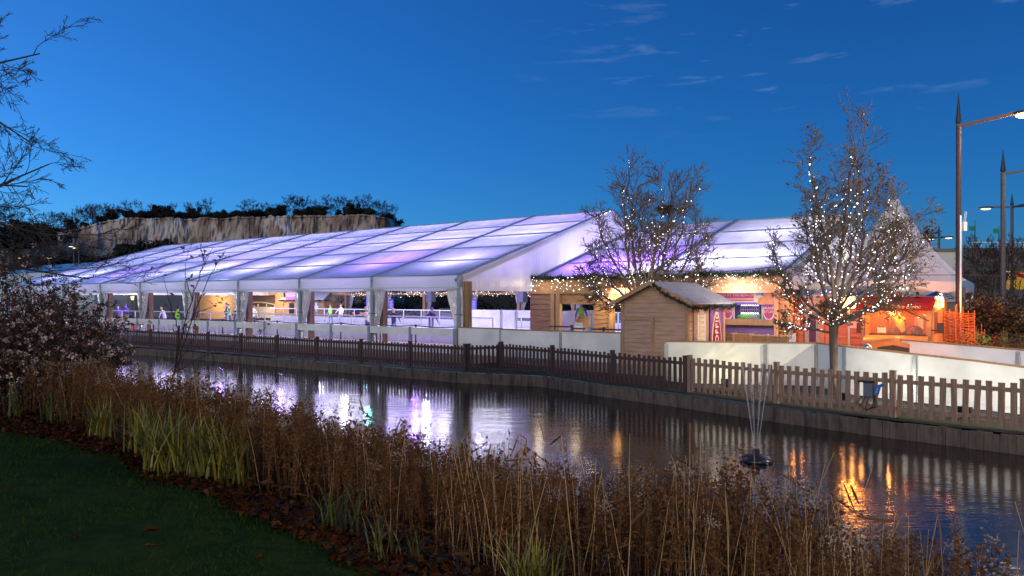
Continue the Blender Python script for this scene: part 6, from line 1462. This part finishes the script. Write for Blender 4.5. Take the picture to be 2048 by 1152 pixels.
v, f = tubes_np(polys, 3, 2, 9, .004); npmesh('crown', v, f, M_obark, parent=OT)
# ---------------------------------------------------------------- sapling with a few brown leaves before the balustrade
SP_ = thing('sapling', 'thin bare sapling with a few withered brown leaves at the water edge', 'sapling', gp(345, 760, .1)); sb0 = at(345, 14.3, -.1); rnS = random.Random(9); polys = []; b = MB()
SP_.location = sb0
def leafq(b, c, s_, rn): 
    u = V((rn.gauss(0, 1), rn.gauss(0, 1), rn.gauss(0, 1))).normalized(); w_ = u.cross(V((rn.gauss(0, 1), rn.gauss(0, 1), rn.gauss(0, 1)))).normalized()
    b.add([c, c + u * s_ * .9 + w_ * s_ * .45, c + u * s_ * 2, c + u * s_ - w_ * s_ * .45], [(0, 1, 2, 3)])
for k, way in enumerate((((345, 760), (360, 690), (384, 600), (400, 545), (428, 492)), ((345, 760), (370, 680), (395, 610), (425, 540), (452, 500)), ((350, 740), (358, 680), (352, 640), (335, 600), (325, 545)), ((362, 660), (395, 625), (430, 612), (462, 588)), ((384, 600), (372, 560), (372, 520), (385, 480)), ((400, 545), (410, 520), (400, 490)), ((345, 750), (400, 715), (470, 690), (520, 668)), ((340, 745), (375, 700), (392, 660), (390, 640)))):
    pts = [at(px, 14.3 + .12 * k * (i % 3), zat(py, 14.3 + .12 * k * (i % 3))) - sb0 for i, (px, py) in enumerate(way)]; fine = []
    for i in range(len(pts) - 1):
        for j in range(4): fine.append(pts[i].lerp(pts[i + 1], j / 4) + V((rnS.gauss(0, .012), rnS.gauss(0, .012), rnS.gauss(0, .008))))
    fine.append(pts[-1]); n = len(fine) - 1; polys.append((fine, [.016 * (1 - .75 * i / n) * (1 if k < 3 else .6) for i in range(n + 1)], 1))
    for j in range(8):
        i = rnS.randint(n // 3, n); c = fine[min(i, n)]
        if rnS.random() < .6:
            e = c + V((rnS.gauss(0, .12), rnS.gauss(0, .1), rnS.uniform(-.02, .16))); polys.append(([c, e], [.006, .003], 2)); c = e
        for _ in range(rnS.choice((1, 2))): leafq(b, c + V((rnS.gauss(0, .02), 0, rnS.gauss(0, .02))), rnS.uniform(.035, .06), rnS)
v, f = tubes_np(polys, 3, 0, 9, .004); npmesh('stems', v, f, M_obark, parent=SP_); b.build('leaves', mat('withered_leaf', (.20, .075, .025), .8, c2=(.13, .045, .015), scale=20), SP_)
# ---------------------------------------------------------------- near bank planting
def ground_z(p):
    s = p.dot(BS); n = p.dot(BN); wob = .28 * math.sin(s * .55 + 1) + .12 * math.sin(s * 1.9); return bank_h(n - wob)
def tri_strip_stem(pts, w, tw=0.0):
    """flat thin three-sided stem as tris; returns verts, faces"""
    P = np.array(pts); k = len(P); V_ = []
    for i in range(k):
        r = w * (1 - .7 * i / (k - 1))
        for j in range(3):
            a = 2 * np.pi * j / 3 + tw; V_.append(P[i] + r * np.array([np.cos(a), np.sin(a), 0]))
    F_ = []
    for i in range(k - 1):
        for j in range(3):
            a, b_, c, d = i * 3 + j, i * 3 + (j + 1) % 3, (i + 1) * 3 + (j + 1) % 3, (i + 1) * 3 + j; F_ += [(a, b_, c), (a, c, d)]
    return np.array(V_), np.array(F_)
class Tm:
    def __init__(s): s.v, s.f, s.m, s.n = [], [], [], 0
    def add(s, v, f, m): s.v.append(v); s.f.append(f + s.n); s.m.append(np.full(len(f), m)); s.n += len(v)
    def leaf(s, c, d, l, w, m, rg):
        d = d / (np.linalg.norm(d) + 1e-9); u = np.cross(d, rg.normal(size=3)); u /= np.linalg.norm(u) + 1e-9
        s.add(np.array([c - u * w * .2, c + u * w * .2, c + d * l * .5 + u * w * .5, c + d * l * .5 - u * w * .5, c + d * l]), np.array([(0, 1, 2), (0, 2, 3), (3, 2, 4)]), m)
    def done(s): return np.concatenate(s.v), np.concatenate(s.f), np.concatenate(s.m)
def tm_straw(seed, h):                                                    # pale bare stalk
    rg = np.random.default_rng(seed); t = Tm(); l = rg.normal(0, .09, 2); pts = [np.array([l[0] * (i / 4) ** 1.5 * h + rg.normal(0, .006), l[1] * (i / 4) ** 1.5 * h + rg.normal(0, .006), h * i / 4]) for i in range(5)]
    t.add(*tri_strip_stem(pts, .006), 0)
    for i in range(rg.integers(0, 4)): c = pts[rg.integers(1, 5)]; t.leaf(c, np.array([rg.normal(0, .6), rg.normal(0, .6), rg.uniform(-.6, .7)]), rg.uniform(.12, .3), .018, 1, rg)
    return t.done()
def tm_dock(seed, h, m0=1):                                               # brown leafy, seedy stem
    rg = np.random.default_rng(seed); t = Tm(); l = rg.normal(0, .07, 2); pts = [np.array([l[0] * (i / 5) ** 1.4 * h + rg.normal(0, .008), l[1] * (i / 5) ** 1.4 * h + rg.normal(0, .008), h * i / 5]) for i in range(6)]
    t.add(*tri_strip_stem(pts, .0055), m0)
    for i in range(34):
        f = rg.uniform(.3, 1) ** .8; k = min(4, int(f * 5)); c = pts[k] + (pts[k + 1] - pts[k]) * (f * 5 - k); t.leaf(c + rg.normal(0, .012, 3), np.array([rg.normal(0, 1), rg.normal(0, 1), rg.normal(.3, .8)]), rg.uniform(.018, .05), rg.uniform(.012, .028), int(rg.choice((1, 1, 2, 3))), rg)
    for i in range(rg.integers(2, 5)):                                    # side sprays
        k = rg.integers(2, 5); e = pts[k] + np.array([rg.normal(0, .09), rg.normal(0, .09), rg.uniform(.08, .2)]); t.add(*tri_strip_stem([pts[k], (pts[k] + e) / 2 + rg.normal(0, .008, 3), e], .0035), 1)
        for j in range(7): t.leaf(pts[k] + (e - pts[k]) * rg.uniform(.3, 1) + rg.normal(0, .01, 3), rg.normal(size=3), rg.uniform(.015, .035), .018, int(rg.choice((1, 2, 3))), rg)
    for i in range(5): f = rg.uniform(.02, .45); k = min(4, int(f * 5)); t.leaf(pts[k], np.array([rg.normal(0, 1), rg.normal(0, 1), rg.uniform(-.5, .2)]), rg.uniform(.08, .2), rg.uniform(.02, .04), 2, rg)
    return t.done()
def tm_fluff(seed, h):                                                    # stem with a pale fluffy seed head
    rg = np.random.default_rng(seed); v, f, m = tm_dock(seed, h); t = Tm(); t.add(v, f, 0); t.m = [m]; top = v[np.argmax(v[:, 2])]
    for i in range(60): c = top + rg.normal(0, 1, 3) * np.array([.04, .04, .035]); t.leaf(c, rg.normal(size=3), .02, .014, 4, rg)
    return t.done()
def tm_spike(seed, h):                                                    # tall thin loosestrife spike
    rg = np.random.default_rng(seed); t = Tm(); l = rg.normal(0, .05, 2); pts = [np.array([l[0] * i / 4 * h, l[1] * i / 4 * h, h * i / 4]) for i in range(5)]; t.add(*tri_strip_stem(pts, .004), 1)
    for i in range(46): f = rg.uniform(.62, 1); k = min(3, int(f * 4)); c = pts[k] + (pts[k + 1] - pts[k]) * (f * 4 - k); t.leaf(c, np.array([rg.normal(0, 1), rg.normal(0, 1), .5]), .022, .012, 3, rg)
    return t.done()
def tm_blades(seed, h, n, m=(5, 6)):                                      # sedge / iris tuft
    rg = np.random.default_rng(seed); t = Tm()
    for i in range(n):
        a = rg.uniform(0, 6.28); le = rg.uniform(.15, .75); L_ = h * rg.uniform(.6, 1.1); P = []; w = rg.uniform(.005, .011); b0 = rg.normal(0, .07, 2)
        for j in range(6): u = j / 5; P.append(np.array([b0[0] + math.cos(a) * le * L_ * u ** 1.8 * .8, b0[1] + math.sin(a) * le * L_ * u ** 1.8 * .8, L_ * (u - .35 * le * u ** 3)]))
        sd = np.array([-math.sin(a), math.cos(a), 0]); V_ = []
        for j in range(6): ww = w * (1 - (j / 5) ** 2) + .001; V_ += [P[j] - sd * ww, P[j] + sd * ww]
        F_ = []
        for j in range(5): F_ += [(2 * j, 2 * j + 1, 2 * j + 3), (2 * j, 2 * j + 3, 2 * j + 2)]
        t.add(np.array(V_), np.array(F_), int(rg.choice(m)))
    return t.done()
RM = [mat('straw', (.46, .30, .14), .75, c2=(.32, .20, .09), scale=9), mat('brown_stem', (.13, .062, .025), .9, spec=.1), mat('brown_leaf', (.088, .043, .017), .9, spec=.1), mat('rust_seed', (.13, .062, .025), .9, spec=.1), mat('seed_fluff', (.26, .19, .14), .9), mat('sedge_green', (.075, .085, .010), .6), mat('sedge_yellow', (.22, .19, .02), .6), mat('dark_leaf', (.022, .03, .010), .8)]
def scatter(name, tms, items, mats, parent=None):
    """items: list of (template index, x, y, z, yaw, scale, tiltx, tilty)"""
    Vs, Fs, Ms = [], [], []; base = 0
    for (k, x, y, z, a, s, tx, ty) in items:
        v, f, m = tms[k]; ca, sa = math.cos(a) * s, math.sin(a) * s
        q = np.empty_like(v); q[:, 0] = v[:, 0] * ca - v[:, 1] * sa + x + v[:, 2] * tx * s; q[:, 1] = v[:, 0] * sa + v[:, 1] * ca + y + v[:, 2] * ty * s; q[:, 2] = v[:, 2] * s + z
        Vs.append(q); Fs.append(f + base); Ms.append(m); base += len(v)
    return npmesh(name, np.concatenate(Vs), np.concatenate(Fs), mats, np.concatenate(Ms), parent)
tms = [tm_straw(i, 1.15) for i in range(8)] + [tm_dock(20 + i, 1.0) for i in range(14)] + [tm_fluff(60 + i, 1.0) for i in range(6)] + [tm_spike(80 + i, 1.35) for i in range(5)]
I_STRAW, I_DOCK, I_FLUFF, I_SPIKE = range(0, 8), range(8, 22), range(22, 28), range(28, 33)
rnP = random.Random(17); items = []
def vis_px(p, z): return 1024 + FPX * p.x / max(p.y, .1)
N_REED = 6400; tries = 0
while len(items) < N_REED and tries < 90000:
    tries += 1
    s = rnP.uniform(-24, 11); n = rnP.uniform(3.5, 6.9)
    p = bank(s, n)
    if p.y < 1.4: continue
    px = vis_px(p, 0)
    if px < -250 or px > 2350: continue
    if p.y > 12 and rnP.random() < .35: continue
    den = mnoise.noise(V((s * .8, n * .9, 4))) * .5 + .72
    front = (n - 3.5) / .8
    if rnP.random() > den * min(1, .18 + front): continue
    if px > 1680 and rnP.random() < min(.62, (px - 1680) / 500): continue
    if px > 1900 and n > 6 and rnP.random() < .4: continue
    r = rnP.random(); pal = mnoise.noise(V((s * .5, n, 9)))
    if px > 850: ty = rnP.choice(I_STRAW) if r < .36 + .25 * pal else rnP.choice(I_FLUFF) if r > .93 else rnP.choice(I_DOCK)
    else: ty = rnP.choice(I_STRAW) if r < .10 else rnP.choice(I_FLUFF) if r > .88 else rnP.choice(I_DOCK)
    if n > 5.6 and rnP.random() < .025 and px > 900: ty = rnP.choice(I_SPIKE)
    sc = rnP.uniform(.66, 1.02) * (1 + .16 * mnoise.noise(V((s * 1.1, n * 1.1, 2)))) * (.80 if n > 6.1 else 1) * (.9 if n < 4.2 else 1.0) + max(0, .0)
    zz = ground_z(p); sc *= 1.0 + max(0, -zz) * .55
    if px > 1700: sc *= .86
    items.append((ty, p.x, p.y, zz - .03, rnP.uniform(0, 6.28), sc, rnP.gauss(0, .10 if ty < 8 else .07), rnP.gauss(0, .10 if ty < 8 else .07)))
tag(scatter('reed_grass', tms, items, RM), kind='stuff')
# sedge and iris tufts: single plants
tb = [tm_blades(100 + i, .62, 90) for i in range(4)] + [tm_blades(120 + i, .55, 22, (5, 5, 7)) for i in range(3)]
TL = [(330, 905, 7.5, 0, 1.25, 'large yellow green sedge tuft at the left of the bright clump by the leaf litter'), (392, 900, 7.4, 1, 1.25, 'large yellow green sedge tuft in the middle of the bright clump'), (455, 890, 7.3, 2, 1.2, 'yellow green sedge tuft at the right end of the bright clump'), (290, 880, 8.2, 3, 1.1, 'yellow green sedge tuft at the left end of the bright clump'),
      (655, 1010, 5.9, 4, .85, 'small dark green strappy tuft at the leaf litter edge'), (700, 1010, 5.9, 5, .9, 'pair of strappy green tufts beside the tall brown stems'), (770, 1070, 5.1, 6, .75, 'small green strappy tuft nearest the lawn corner'), (830, 1040, 5.3, 4, .6, 'little green strappy tuft half hidden among brown stems'), (1060, 1140, 4.2, 2, .8, 'yellow green tuft at the bottom edge among pale stalks'), (30, 790, 10.5, 5, 1.2, 'green strappy tuft under the white flowered bush'), (110, 800, 10.2, 6, 1.1, 'green strappy tuft right of the flowered bush foot'), (200, 830, 9.0, 3, .95, 'yellowish sedge tuft behind the leaf litter at the left')]
for k, (px, py, Y, ti, sc, lb) in enumerate(TL):
    p = at(px, Y); p.z = ground_z(p) - .02; v, f, m = tb[ti]; t = thing('sedge_tuft', lb, 'plant', p, rnP.uniform(0, 6), 'sedge and iris tufts on the bank'); t.scale = (sc, sc, sc)
    npmesh('blades', v, f, RM, m, t)
# leaf litter
LM = [mat('litter_brown', (.040, .014, .005), 1, spec=0), mat('litter_rust', (.06, .019, .006), 1, spec=0), mat('litter_pale', (.08, .036, .014), 1, spec=0), mat('litter_dark', (.016, .008, .004), 1, spec=0)]
def litter(n, nlo, nhi, name, edge=True):
    Vs, Fs, Ms = [], [], []
    for i in range(n):
        s = rnP.uniform(-22, 8); nn = (lawn_edge(s) + abs(rnP.gauss(0, .55)) - .12) if edge else rnP.uniform(nlo, nhi); p = bank(s, nn)
        if p.y < 1.2: continue
        c = np.array([p.x, p.y, ground_z(p) + rnP.uniform(.012, .06)]); u = np.array([rnP.gauss(0, 1), rnP.gauss(0, 1), rnP.gauss(0, .35)]); u /= np.linalg.norm(u); w_ = np.cross(u, [rnP.gauss(0, .4), rnP.gauss(0, .4), 1]); w_ /= np.linalg.norm(w_); l = rnP.uniform(.016, .042); cu = np.array([0, 0, rnP.uniform(0, .025)])
        k = len(Vs) * 6
        Vs.append(np.array([c - u * l, c - u * l * .3 + w_ * l * .7 + cu, c + u * l * .5 + w_ * l * .5 + cu * .6, c + u * l * 1.1, c + u * l * .4 - w_ * l * .6 + cu * 1.2, c - u * l * .4 - w_ * l * .6 + cu]))
        Fs += [(k, k + 1, k + 5), (k + 1, k + 4, k + 5), (k + 1, k + 2, k + 4), (k + 2, k + 3, k + 4)]; Ms += [rnP.choice((0, 0, 1, 1, 2, 3))] * 4
    return tag(npmesh(name, np.concatenate(Vs), np.array(Fs), LM, np.array(Ms)), kind='stuff')
litter(11000, 0, 0, 'leaf_litter')
for k, (px, py) in enumerate(((302, 1068), (300, 1098), (152, 1083), (100, 898), (148, 895), (20, 982), (520, 1122))):
    p = gp(px, py, .93); q = MB(); l = (.055, .03, .035, .03, .03, .025, .03)[k]
    t = thing('fallen_leaf', ['large brown curled leaf lying alone on the lawn', 'small ochre leaf lying just below the large lone leaf', 'dull leaf flat on the dark lawn left of the large lone leaf', 'reddish leaf at the top of the lawn, left of two', 'reddish leaf at the top of the lawn, right of two', 'small leaf at the left edge of the lawn', 'small pale leaf low on the lawn towards the litter edge'][k], 'leaf', p, rnP.uniform(0, 6), 'single leaves on the lawn')
    q.grid(lambda u, v: ((u - .5) * 2 * l, (v - .5) * 1.3 * l * math.sin(math.pi * (.08 + .88 * u)), .02 + .35 * l * (abs(v - .5) * 2) ** 2 + .15 * l * math.sin(u * 6)), 8, 4); q.build('blade', LM[1 if k != 1 else 2], t, smooth=True)
# short lawn grass: blades where the lawn is near enough to show them
def lawn_blades(n):
    s = rng.uniform(-13, 6.5, n); e = np.array([lawn_edge(x) for x in s]); nn = e - rng.uniform(0, 1, n) ** 1.4 * (e + 4.5); x = BS.x * s + BN.x * nn; y = BS.y * s + BN.y * nn; k = y > 1.8; s, nn, x, y = s[k], nn[k], x[k], y[k]
    wob = .28 * np.sin(s * .55 + 1) + .12 * np.sin(s * 1.9); z = np.interp(nn - wob, [-50, 1.5, 2.8, 3.6, 4.6, 5.6], [.95, .92, .88, .76, .45, .02]) + .012
    a = rng.uniform(0, 6.28, len(x)); h = rng.uniform(.018, .045, len(x)); w_ = .004; lx, ly = rng.normal(0, .016, len(x)), rng.normal(0, .016, len(x))
    v = np.stack([np.stack([x - np.cos(a) * w_, y - np.sin(a) * w_, z], 1), np.stack([x + np.cos(a) * w_, y + np.sin(a) * w_, z], 1), np.stack([x + lx, y + ly, z + h], 1)], 1).reshape(-1, 3)
    return npmesh('lawn_grass', v, np.arange(len(v)).reshape(-1, 3), [mat('grass_blade', (.014, .042, .006), .9, spec=.05), mat('grass_blade_pale', (.028, .056, .010), .9, spec=.05)], rng.integers(0, 2, len(x)))
tag(lawn_blades(90000), kind='stuff')

# ---------------------------------------------------------------- white flowered bush, left
def flower_bush():
    base = at(30, 12.8); base.z = ground_z(base); t = thing('flowering_bush', 'big straggly bush covered in small white flower heads at the left edge', 'bush', base); rg = np.random.default_rng(4); rn = random.Random(4)
    tm = Tm(); stems = Tm(); fl = Tm(); polys = []
    for i in range(165):
        a = rn.uniform(0, 6.28); r = 2.1 * math.sqrt(rn.random()); top = V((math.cos(a) * r * 1.0 - .25, math.sin(a) * r * .8, (3.05 - .28 * r * r) * rn.uniform(.45, 1.05)))
        if top.x > .6: top.z *= .86
        b0 = V((math.cos(a) * r * .35, math.sin(a) * r * .3, 0)); pts = [b0.lerp(top, u) + V((math.cos(a), math.sin(a), 0)) * .35 * math.sin(math.pi * u) * .4 + V((rn.gauss(0, .03), rn.gauss(0, .03), 0)) for u in (0, .2, .4, .6, .8, 1)]; polys.append((pts, [.012, .010, .008, .006, .005, .003], 1))
        for j in range(15):
            f = rn.uniform(.25, 1); k = min(4, int(f * 5)); q = pts[k].lerp(pts[k + 1], f * 5 - k); e = q + V((rn.gauss(0, .22), rn.gauss(0, .22), rn.uniform(-.05, .22))); polys.append(([q, q.lerp(e, .5) + V((0, 0, .03)), e], [.004, .003, .002], 2))
            for _ in range(15): c = np.array(q.lerp(e, rn.random())); tm.leaf(c + rg.normal(0, .02, 3), rg.normal(size=3), rg.uniform(.03, .07), rg.uniform(.02, .035), int(rg.choice((0, 0, 1, 2))), rg)
            if rn.random() < .60:
                c = np.array(e); nfl = rn.randint(10, 20); rad = rn.uniform(.024, .046)
                for _ in range(nfl): d = rg.normal(size=3); d /= np.linalg.norm(d); fl.leaf(c + d * rad * .5, d, rad * .9, rad * .7, int(rg.choice((0, 0, 1))), rg)
    v, f = tubes_np(polys, 3); npmesh('stems', v, f, mat('bush_stem', (.06, .03, .02), .85), parent=t)
    v, f, m = tm.done(); npmesh('leaves', v, f, [mat('bush_leaf', (.055, .022, .010), .7), mat('bush_leaf_green', (.035, .045, .012), .7), mat('bush_leaf_red', (.08, .022, .012), .7)], m, t)
    v, f, m = fl.done(); npmesh('flower_heads', v, f, [mat('white_flower', (.56, .43, .39), .8), mat('flower_dull', (.34, .23, .20), .8)], m, t)  # darker petals mixed in at random
flower_bush()
# ---------------------------------------------------------------- right hand hedge, strappy plants, low shrubs
M_hedge = [mat('hedge_green', (.012, .028, .010), .6), mat('hedge_dark', (.008, .015, .008), .7), mat('hedge_red', (.025, .010, .008), .6)]
M_hr = [MATS['hedge_red'], M_hedge[0], M_hedge[1], mat('hedge_red2', (.032, .010, .010), .6)]
def shrub(name, label, c, h, r, n, mats, size, seed, group=None, sq=(1, 1)):
    t = thing(name, label, 'hedge' if 'hedge' in name else 'shrub', c, 0, group); v, f, mi = leafy_mesh('x', h, r, n, mats, 14, size, seed, .02); v[:, 0] *= sq[0]; v[:, 1] *= sq[1]
    npmesh('foliage', v, f, mats, mi, t); b = MB(); b.tube([(0, 0, -.1), (.03, 0, h * .6)], [.05, .02], 6); b.build('stem', M_dbark, t); return t
shrub('hedge_shrub', 'dense dark green hedge shrub behind the willow hurdle', at(1972, 25.6, .1), 2.75, 1.35, 11000, M_hedge, .075, 31, 'hedge shrubs at the right edge')
shrub('hedge_shrub', 'reddish leaved hedge shrub right of the dark green one', at(2035, 24.6, .1), 2.6, 1.25, 11000, M_hr, .075, 32, 'hedge shrubs at the right edge')
shrub('hedge_shrub', 'dark hedge shrub cut by the right edge', at(2100, 23.6, .1), 2.6, 1.4, 8000, M_hedge, .075, 33, 'hedge shrubs at the right edge')
M_low = [mat('low_green', (.05, .045, .012), .8), mat('low_brown', (.07, .04, .015), .8), mat('low_rust', (.11, .035, .012), .8)]
for k, (px, Y, h) in enumerate(((1962, 21.6, 1.45), (2012, 20.6, 1.45), (2062, 19.8, 1.4), (2120, 19, 1.4))):
    shrub('low_shrub', ['low orange lit shrub at the foot of the willow hurdle', 'low brown green shrub above the curved hoarding', 'low brown shrub at the right edge above the hoarding', 'low shrub outside the right edge'][k], at(px, Y, .0), h, .85, 5000, M_low, .045, 41 + k, 'low shrubs above the curved hoarding')
tf = [tm_blades(140 + i, 1.0, 34, (0,)) for i in range(2)]; M_ph = mat('strap_leaf', (.07, .12, .06), .5, c2=(.10, .14, .07), scale=5)
for k, (px, Y) in enumerate(((2008, 23.0), (2046, 22.4))):
    p = at(px, Y, .55); t = thing('strappy_plant', ['upright strappy green plant before the reddish hedge', 'upright strappy green plant at the right edge'][k], 'plant', p, k * 2, 'strappy plants'); v, f, m = tf[k]; v = v.copy(); v[:, :2] *= .7; t.scale = (1.15, 1.15, 1.15); npmesh('blades', v, f, M_ph, None, t)
shrub('green_plant', 'small bright green plant beside the end of the hurdle', at(1955, 23.6, .9), .6, .35, 300, [mat('bright_green', (.04, .16, .03), .6)], .12, 55)
t = thing('planter_wall', 'low grey stone planter wall under the hedge', 'wall', at(1985, 22.8, 0)); p0, p1 = at(1960, 23.2, 0), at(2120, 20.6, 0)
b = MB(); b.beam(p0 + V((0, 0, .55)), p1 + V((0, 0, .55)), .3, 1.1); b.build('blocks', M_conc, t, True)
# bare shrubs in front of the car park
for k, (px, Y, s_) in enumerate(((1960, 44, 61), (2025, 42, 62))):
    t = thing('bare_shrub', ['bare twiggy shrub before the concrete wall', 'bare twiggy shrub behind the hedge at the right edge'][k], 'shrub', at(px, Y, 0), 0, 'bare shrubs by the car park'); br = branches(4.6, 2.0, s_, 4, .1, 10, (6, 5, 4), .014, .5, 1.0); v, f = tubes_np(br, 3, 0, 9, .012); npmesh('twigs', v, f, M_twig, parent=t)
RT = thing('rust_tree', 'rust leaved tree peeping out behind the pagoda tent', 'tree', at(1835, 48, 0), 0); v, f, mi = leafy_mesh('x', 7.6, 1.6, 900, M_low, 9, .22, 71, .4); npmesh('crown', v, f, [mat('rust_leaf', (.14, .045, .02), .8), mat('rust_leaf_dark', (.07, .025, .012), .8), M_dbark], mi, RT); b = MB(); b.tube([(0, 0, 0), (0, 0, 6)], [.16, .05], 6); b.build('trunk', M_dbark, RT)

# ---------------------------------------------------------------- fountain, electrical box
def fountain(label, c, s, jets, lean_):
    t = thing('pond_fountain', label, 'fountain', c); b = MB(); Mf = mat('float_plastic', (.012, .016, .028), .3, c2=(.02, .025, .04), scale=6)
    C_ = V(c); b.lathe([(.06 * s, -.06), (.27 * s, -.03), (.30 * s, .01), (.25 * s, .06), (.12 * s, .10), (.07 * s, .11)], 18, C_); fo = b.build('float', Mf, t, True, True)
    for i in range(6):
        a = i * 1.047; b = MB(); b.ball(C_ + V((math.cos(a) * .20 * s, math.sin(a) * .20 * s, .055)), (.055 * s, .055 * s, .03 * s)); b.build('lug', Mf, fo, True, True)
    b = MB(); b.lathe([(.065 * s, .08), (.065 * s, .20), (.05 * s, .21)], 12, C_); b.build('nozzle', M_black, t, True)
    Mj = fabric('water_jet', (.75, .78, .82), transl=.5, rough=.2, gloss=.3, bump=0, clear=.80)
    for i in range(jets):
        a = 2 * math.pi * i / jets; d = V((math.cos(a), math.sin(a), 0)) * lean_; pts = [C_ + V((math.cos(a) * .03, math.sin(a) * .03, .2)) + d * (u * 1.0) + V((0, 0, 1.75 * u * (1 - .12 * u))) for u in np.linspace(0, 1, 9)]
        b = MB(); b.tube(pts, [.0045 + .006 * u for u in np.linspace(0, 1, 9)], 5, cap=False); b.build('water_jet', Mj, t, True)
    return t
fountain('floating fountain with thin rising water jets on the near right water', at(1512, 13.4, WZ + .02), 1.0, 8, .24)
fountain('distant floating fountain with thin jets before the left end of the fence', at(252, 33.5, WZ + .02), 1.0, 6, .30)
q = at(1757, 15.85, 0); t = thing('electrical_box', 'grey electrical box with blue connector hung on the weathered fence', 'electrical box', (q.x, q.y, .5)); ez = math.atan2(FP[7].y - FP[6].y, FP[7].x - FP[6].x)
c = FP[6].lerp(FP[7], .83); nrm = V((math.sin(ez), -math.cos(ez), 0)); dx = V((math.cos(ez), math.sin(ez), 0)); c = c + nrm * .10
b = MB(); b.box(c + V((0, 0, .56)), (.20, .10, .30), ez); b.build('casing', mat('grey_casing', (.12, .14, .17), .4, c2=(.15, .17, .2), scale=9), t, True)
b = MB(); b.box(c + nrm * .02 + V((0, 0, .735)) - dx * .05, (.30, .16, .03), ez); b.build('lid', M_blk, t, True)
MBl = mat('connector_blue', (.02, .12, .40), .35, c2=(.03, .16, .5), scale=9); b = MB(); b.lathe([(.045, 0), (.05, .05), (.05, .18), (.03, .2)], 10, M=Matrix.Translation(c + dx * .17 + nrm * .03 + V((0, 0, .47))) @ Matrix.Rotation(R(18), 4, 'Y')); b.build('connector', MBl, t, True)
b = MB(); b.lathe([(.03, 0), (.035, .16), (.02, .18)], 8, M=Matrix.Translation(c + dx * .19 + nrm * .03 + V((0, 0, .64))) @ Matrix.Rotation(R(70), 4, 'Y')); b.build('plug', MBl, t, True)
for k in range(3):
    b = MB(); b.tube([c - dx * (.12 - .08 * k) + nrm * .06 + V((0, 0, .42)), c - dx * (.25 - .1 * k) + nrm * .07 + V((0, 0, .25 - .05 * k)), c - dx * .02 * k + nrm * .08 + V((0, 0, .12)), c + dx * (.12 + .05 * k) + nrm * .07 + V((0, 0, .22)), c + dx * .14 + nrm * .04 + V((0, 0, .46))], .009, 6); b.build('cable', M_blk, t, True)
# floodlight hidden behind the fence, shining up at the flat hoarding
p = at(1452, 20.9, 0.06); t = thing('floodlight', 'small floodlight on the grass behind the fence shining at the flat hoarding', 'floodlight', p); b = MB(); b.box(p + V((0, 0, .16)), (.26, .10, .18), 0); b.build('housing', M_black, t, True); b = MB(); b.box(p + V((0, .055, .16)), (.22, .012, .14), 0); b.build('lens', glow('flood_lens', (1, .9, .45), 4), t, True); b = MB(); b.box(p + V((0, 0, .04)), (.2, .05, .08), 0); b.build('bracket', M_black, t, True)
light('SPOT', 'floodlight_beam', p + V((0, .10, .2)), 48 * LK3, (1, .88, .42), .06, p + V((.1, 1.3, .9)), 130)
for k, (px, Y, lb) in enumerate(((1690, 18.0, 'added small floodlight on the verge behind the fence left of the electrical box'), (1930, 15.75, 'added small floodlight on the verge behind the fence near the right edge'))):  # extra floodlights added to brighten the curved hoarding
    p = at(px, Y, .03); d = V((.86, .52, 0)); q = p + V((.0, .0, 0)); t = thing('floodlight', lb, 'floodlight', q); rz = math.atan2(-d.x, d.y)
    b = MB(); b.box(q + V((0, 0, .16)), (.26, .10, .18), rz); b.build('housing', M_black, t, True); b = MB(); b.box(q + d * .055 + V((0, 0, .16)), (.22, .012, .14), rz); b.build('lens', MATS['flood_lens'], t, True); b = MB(); b.box(q + V((0, 0, .04)), (.2, .05, .08), rz); b.build('bracket', M_black, t, True)
    light('SPOT', 'floodlight_beam', q + d * .10 + V((0, 0, .22)), 95 * LK3, (1, .93, .74), .06, q + d * 1.3 + V((0, 0, .75)), 150)
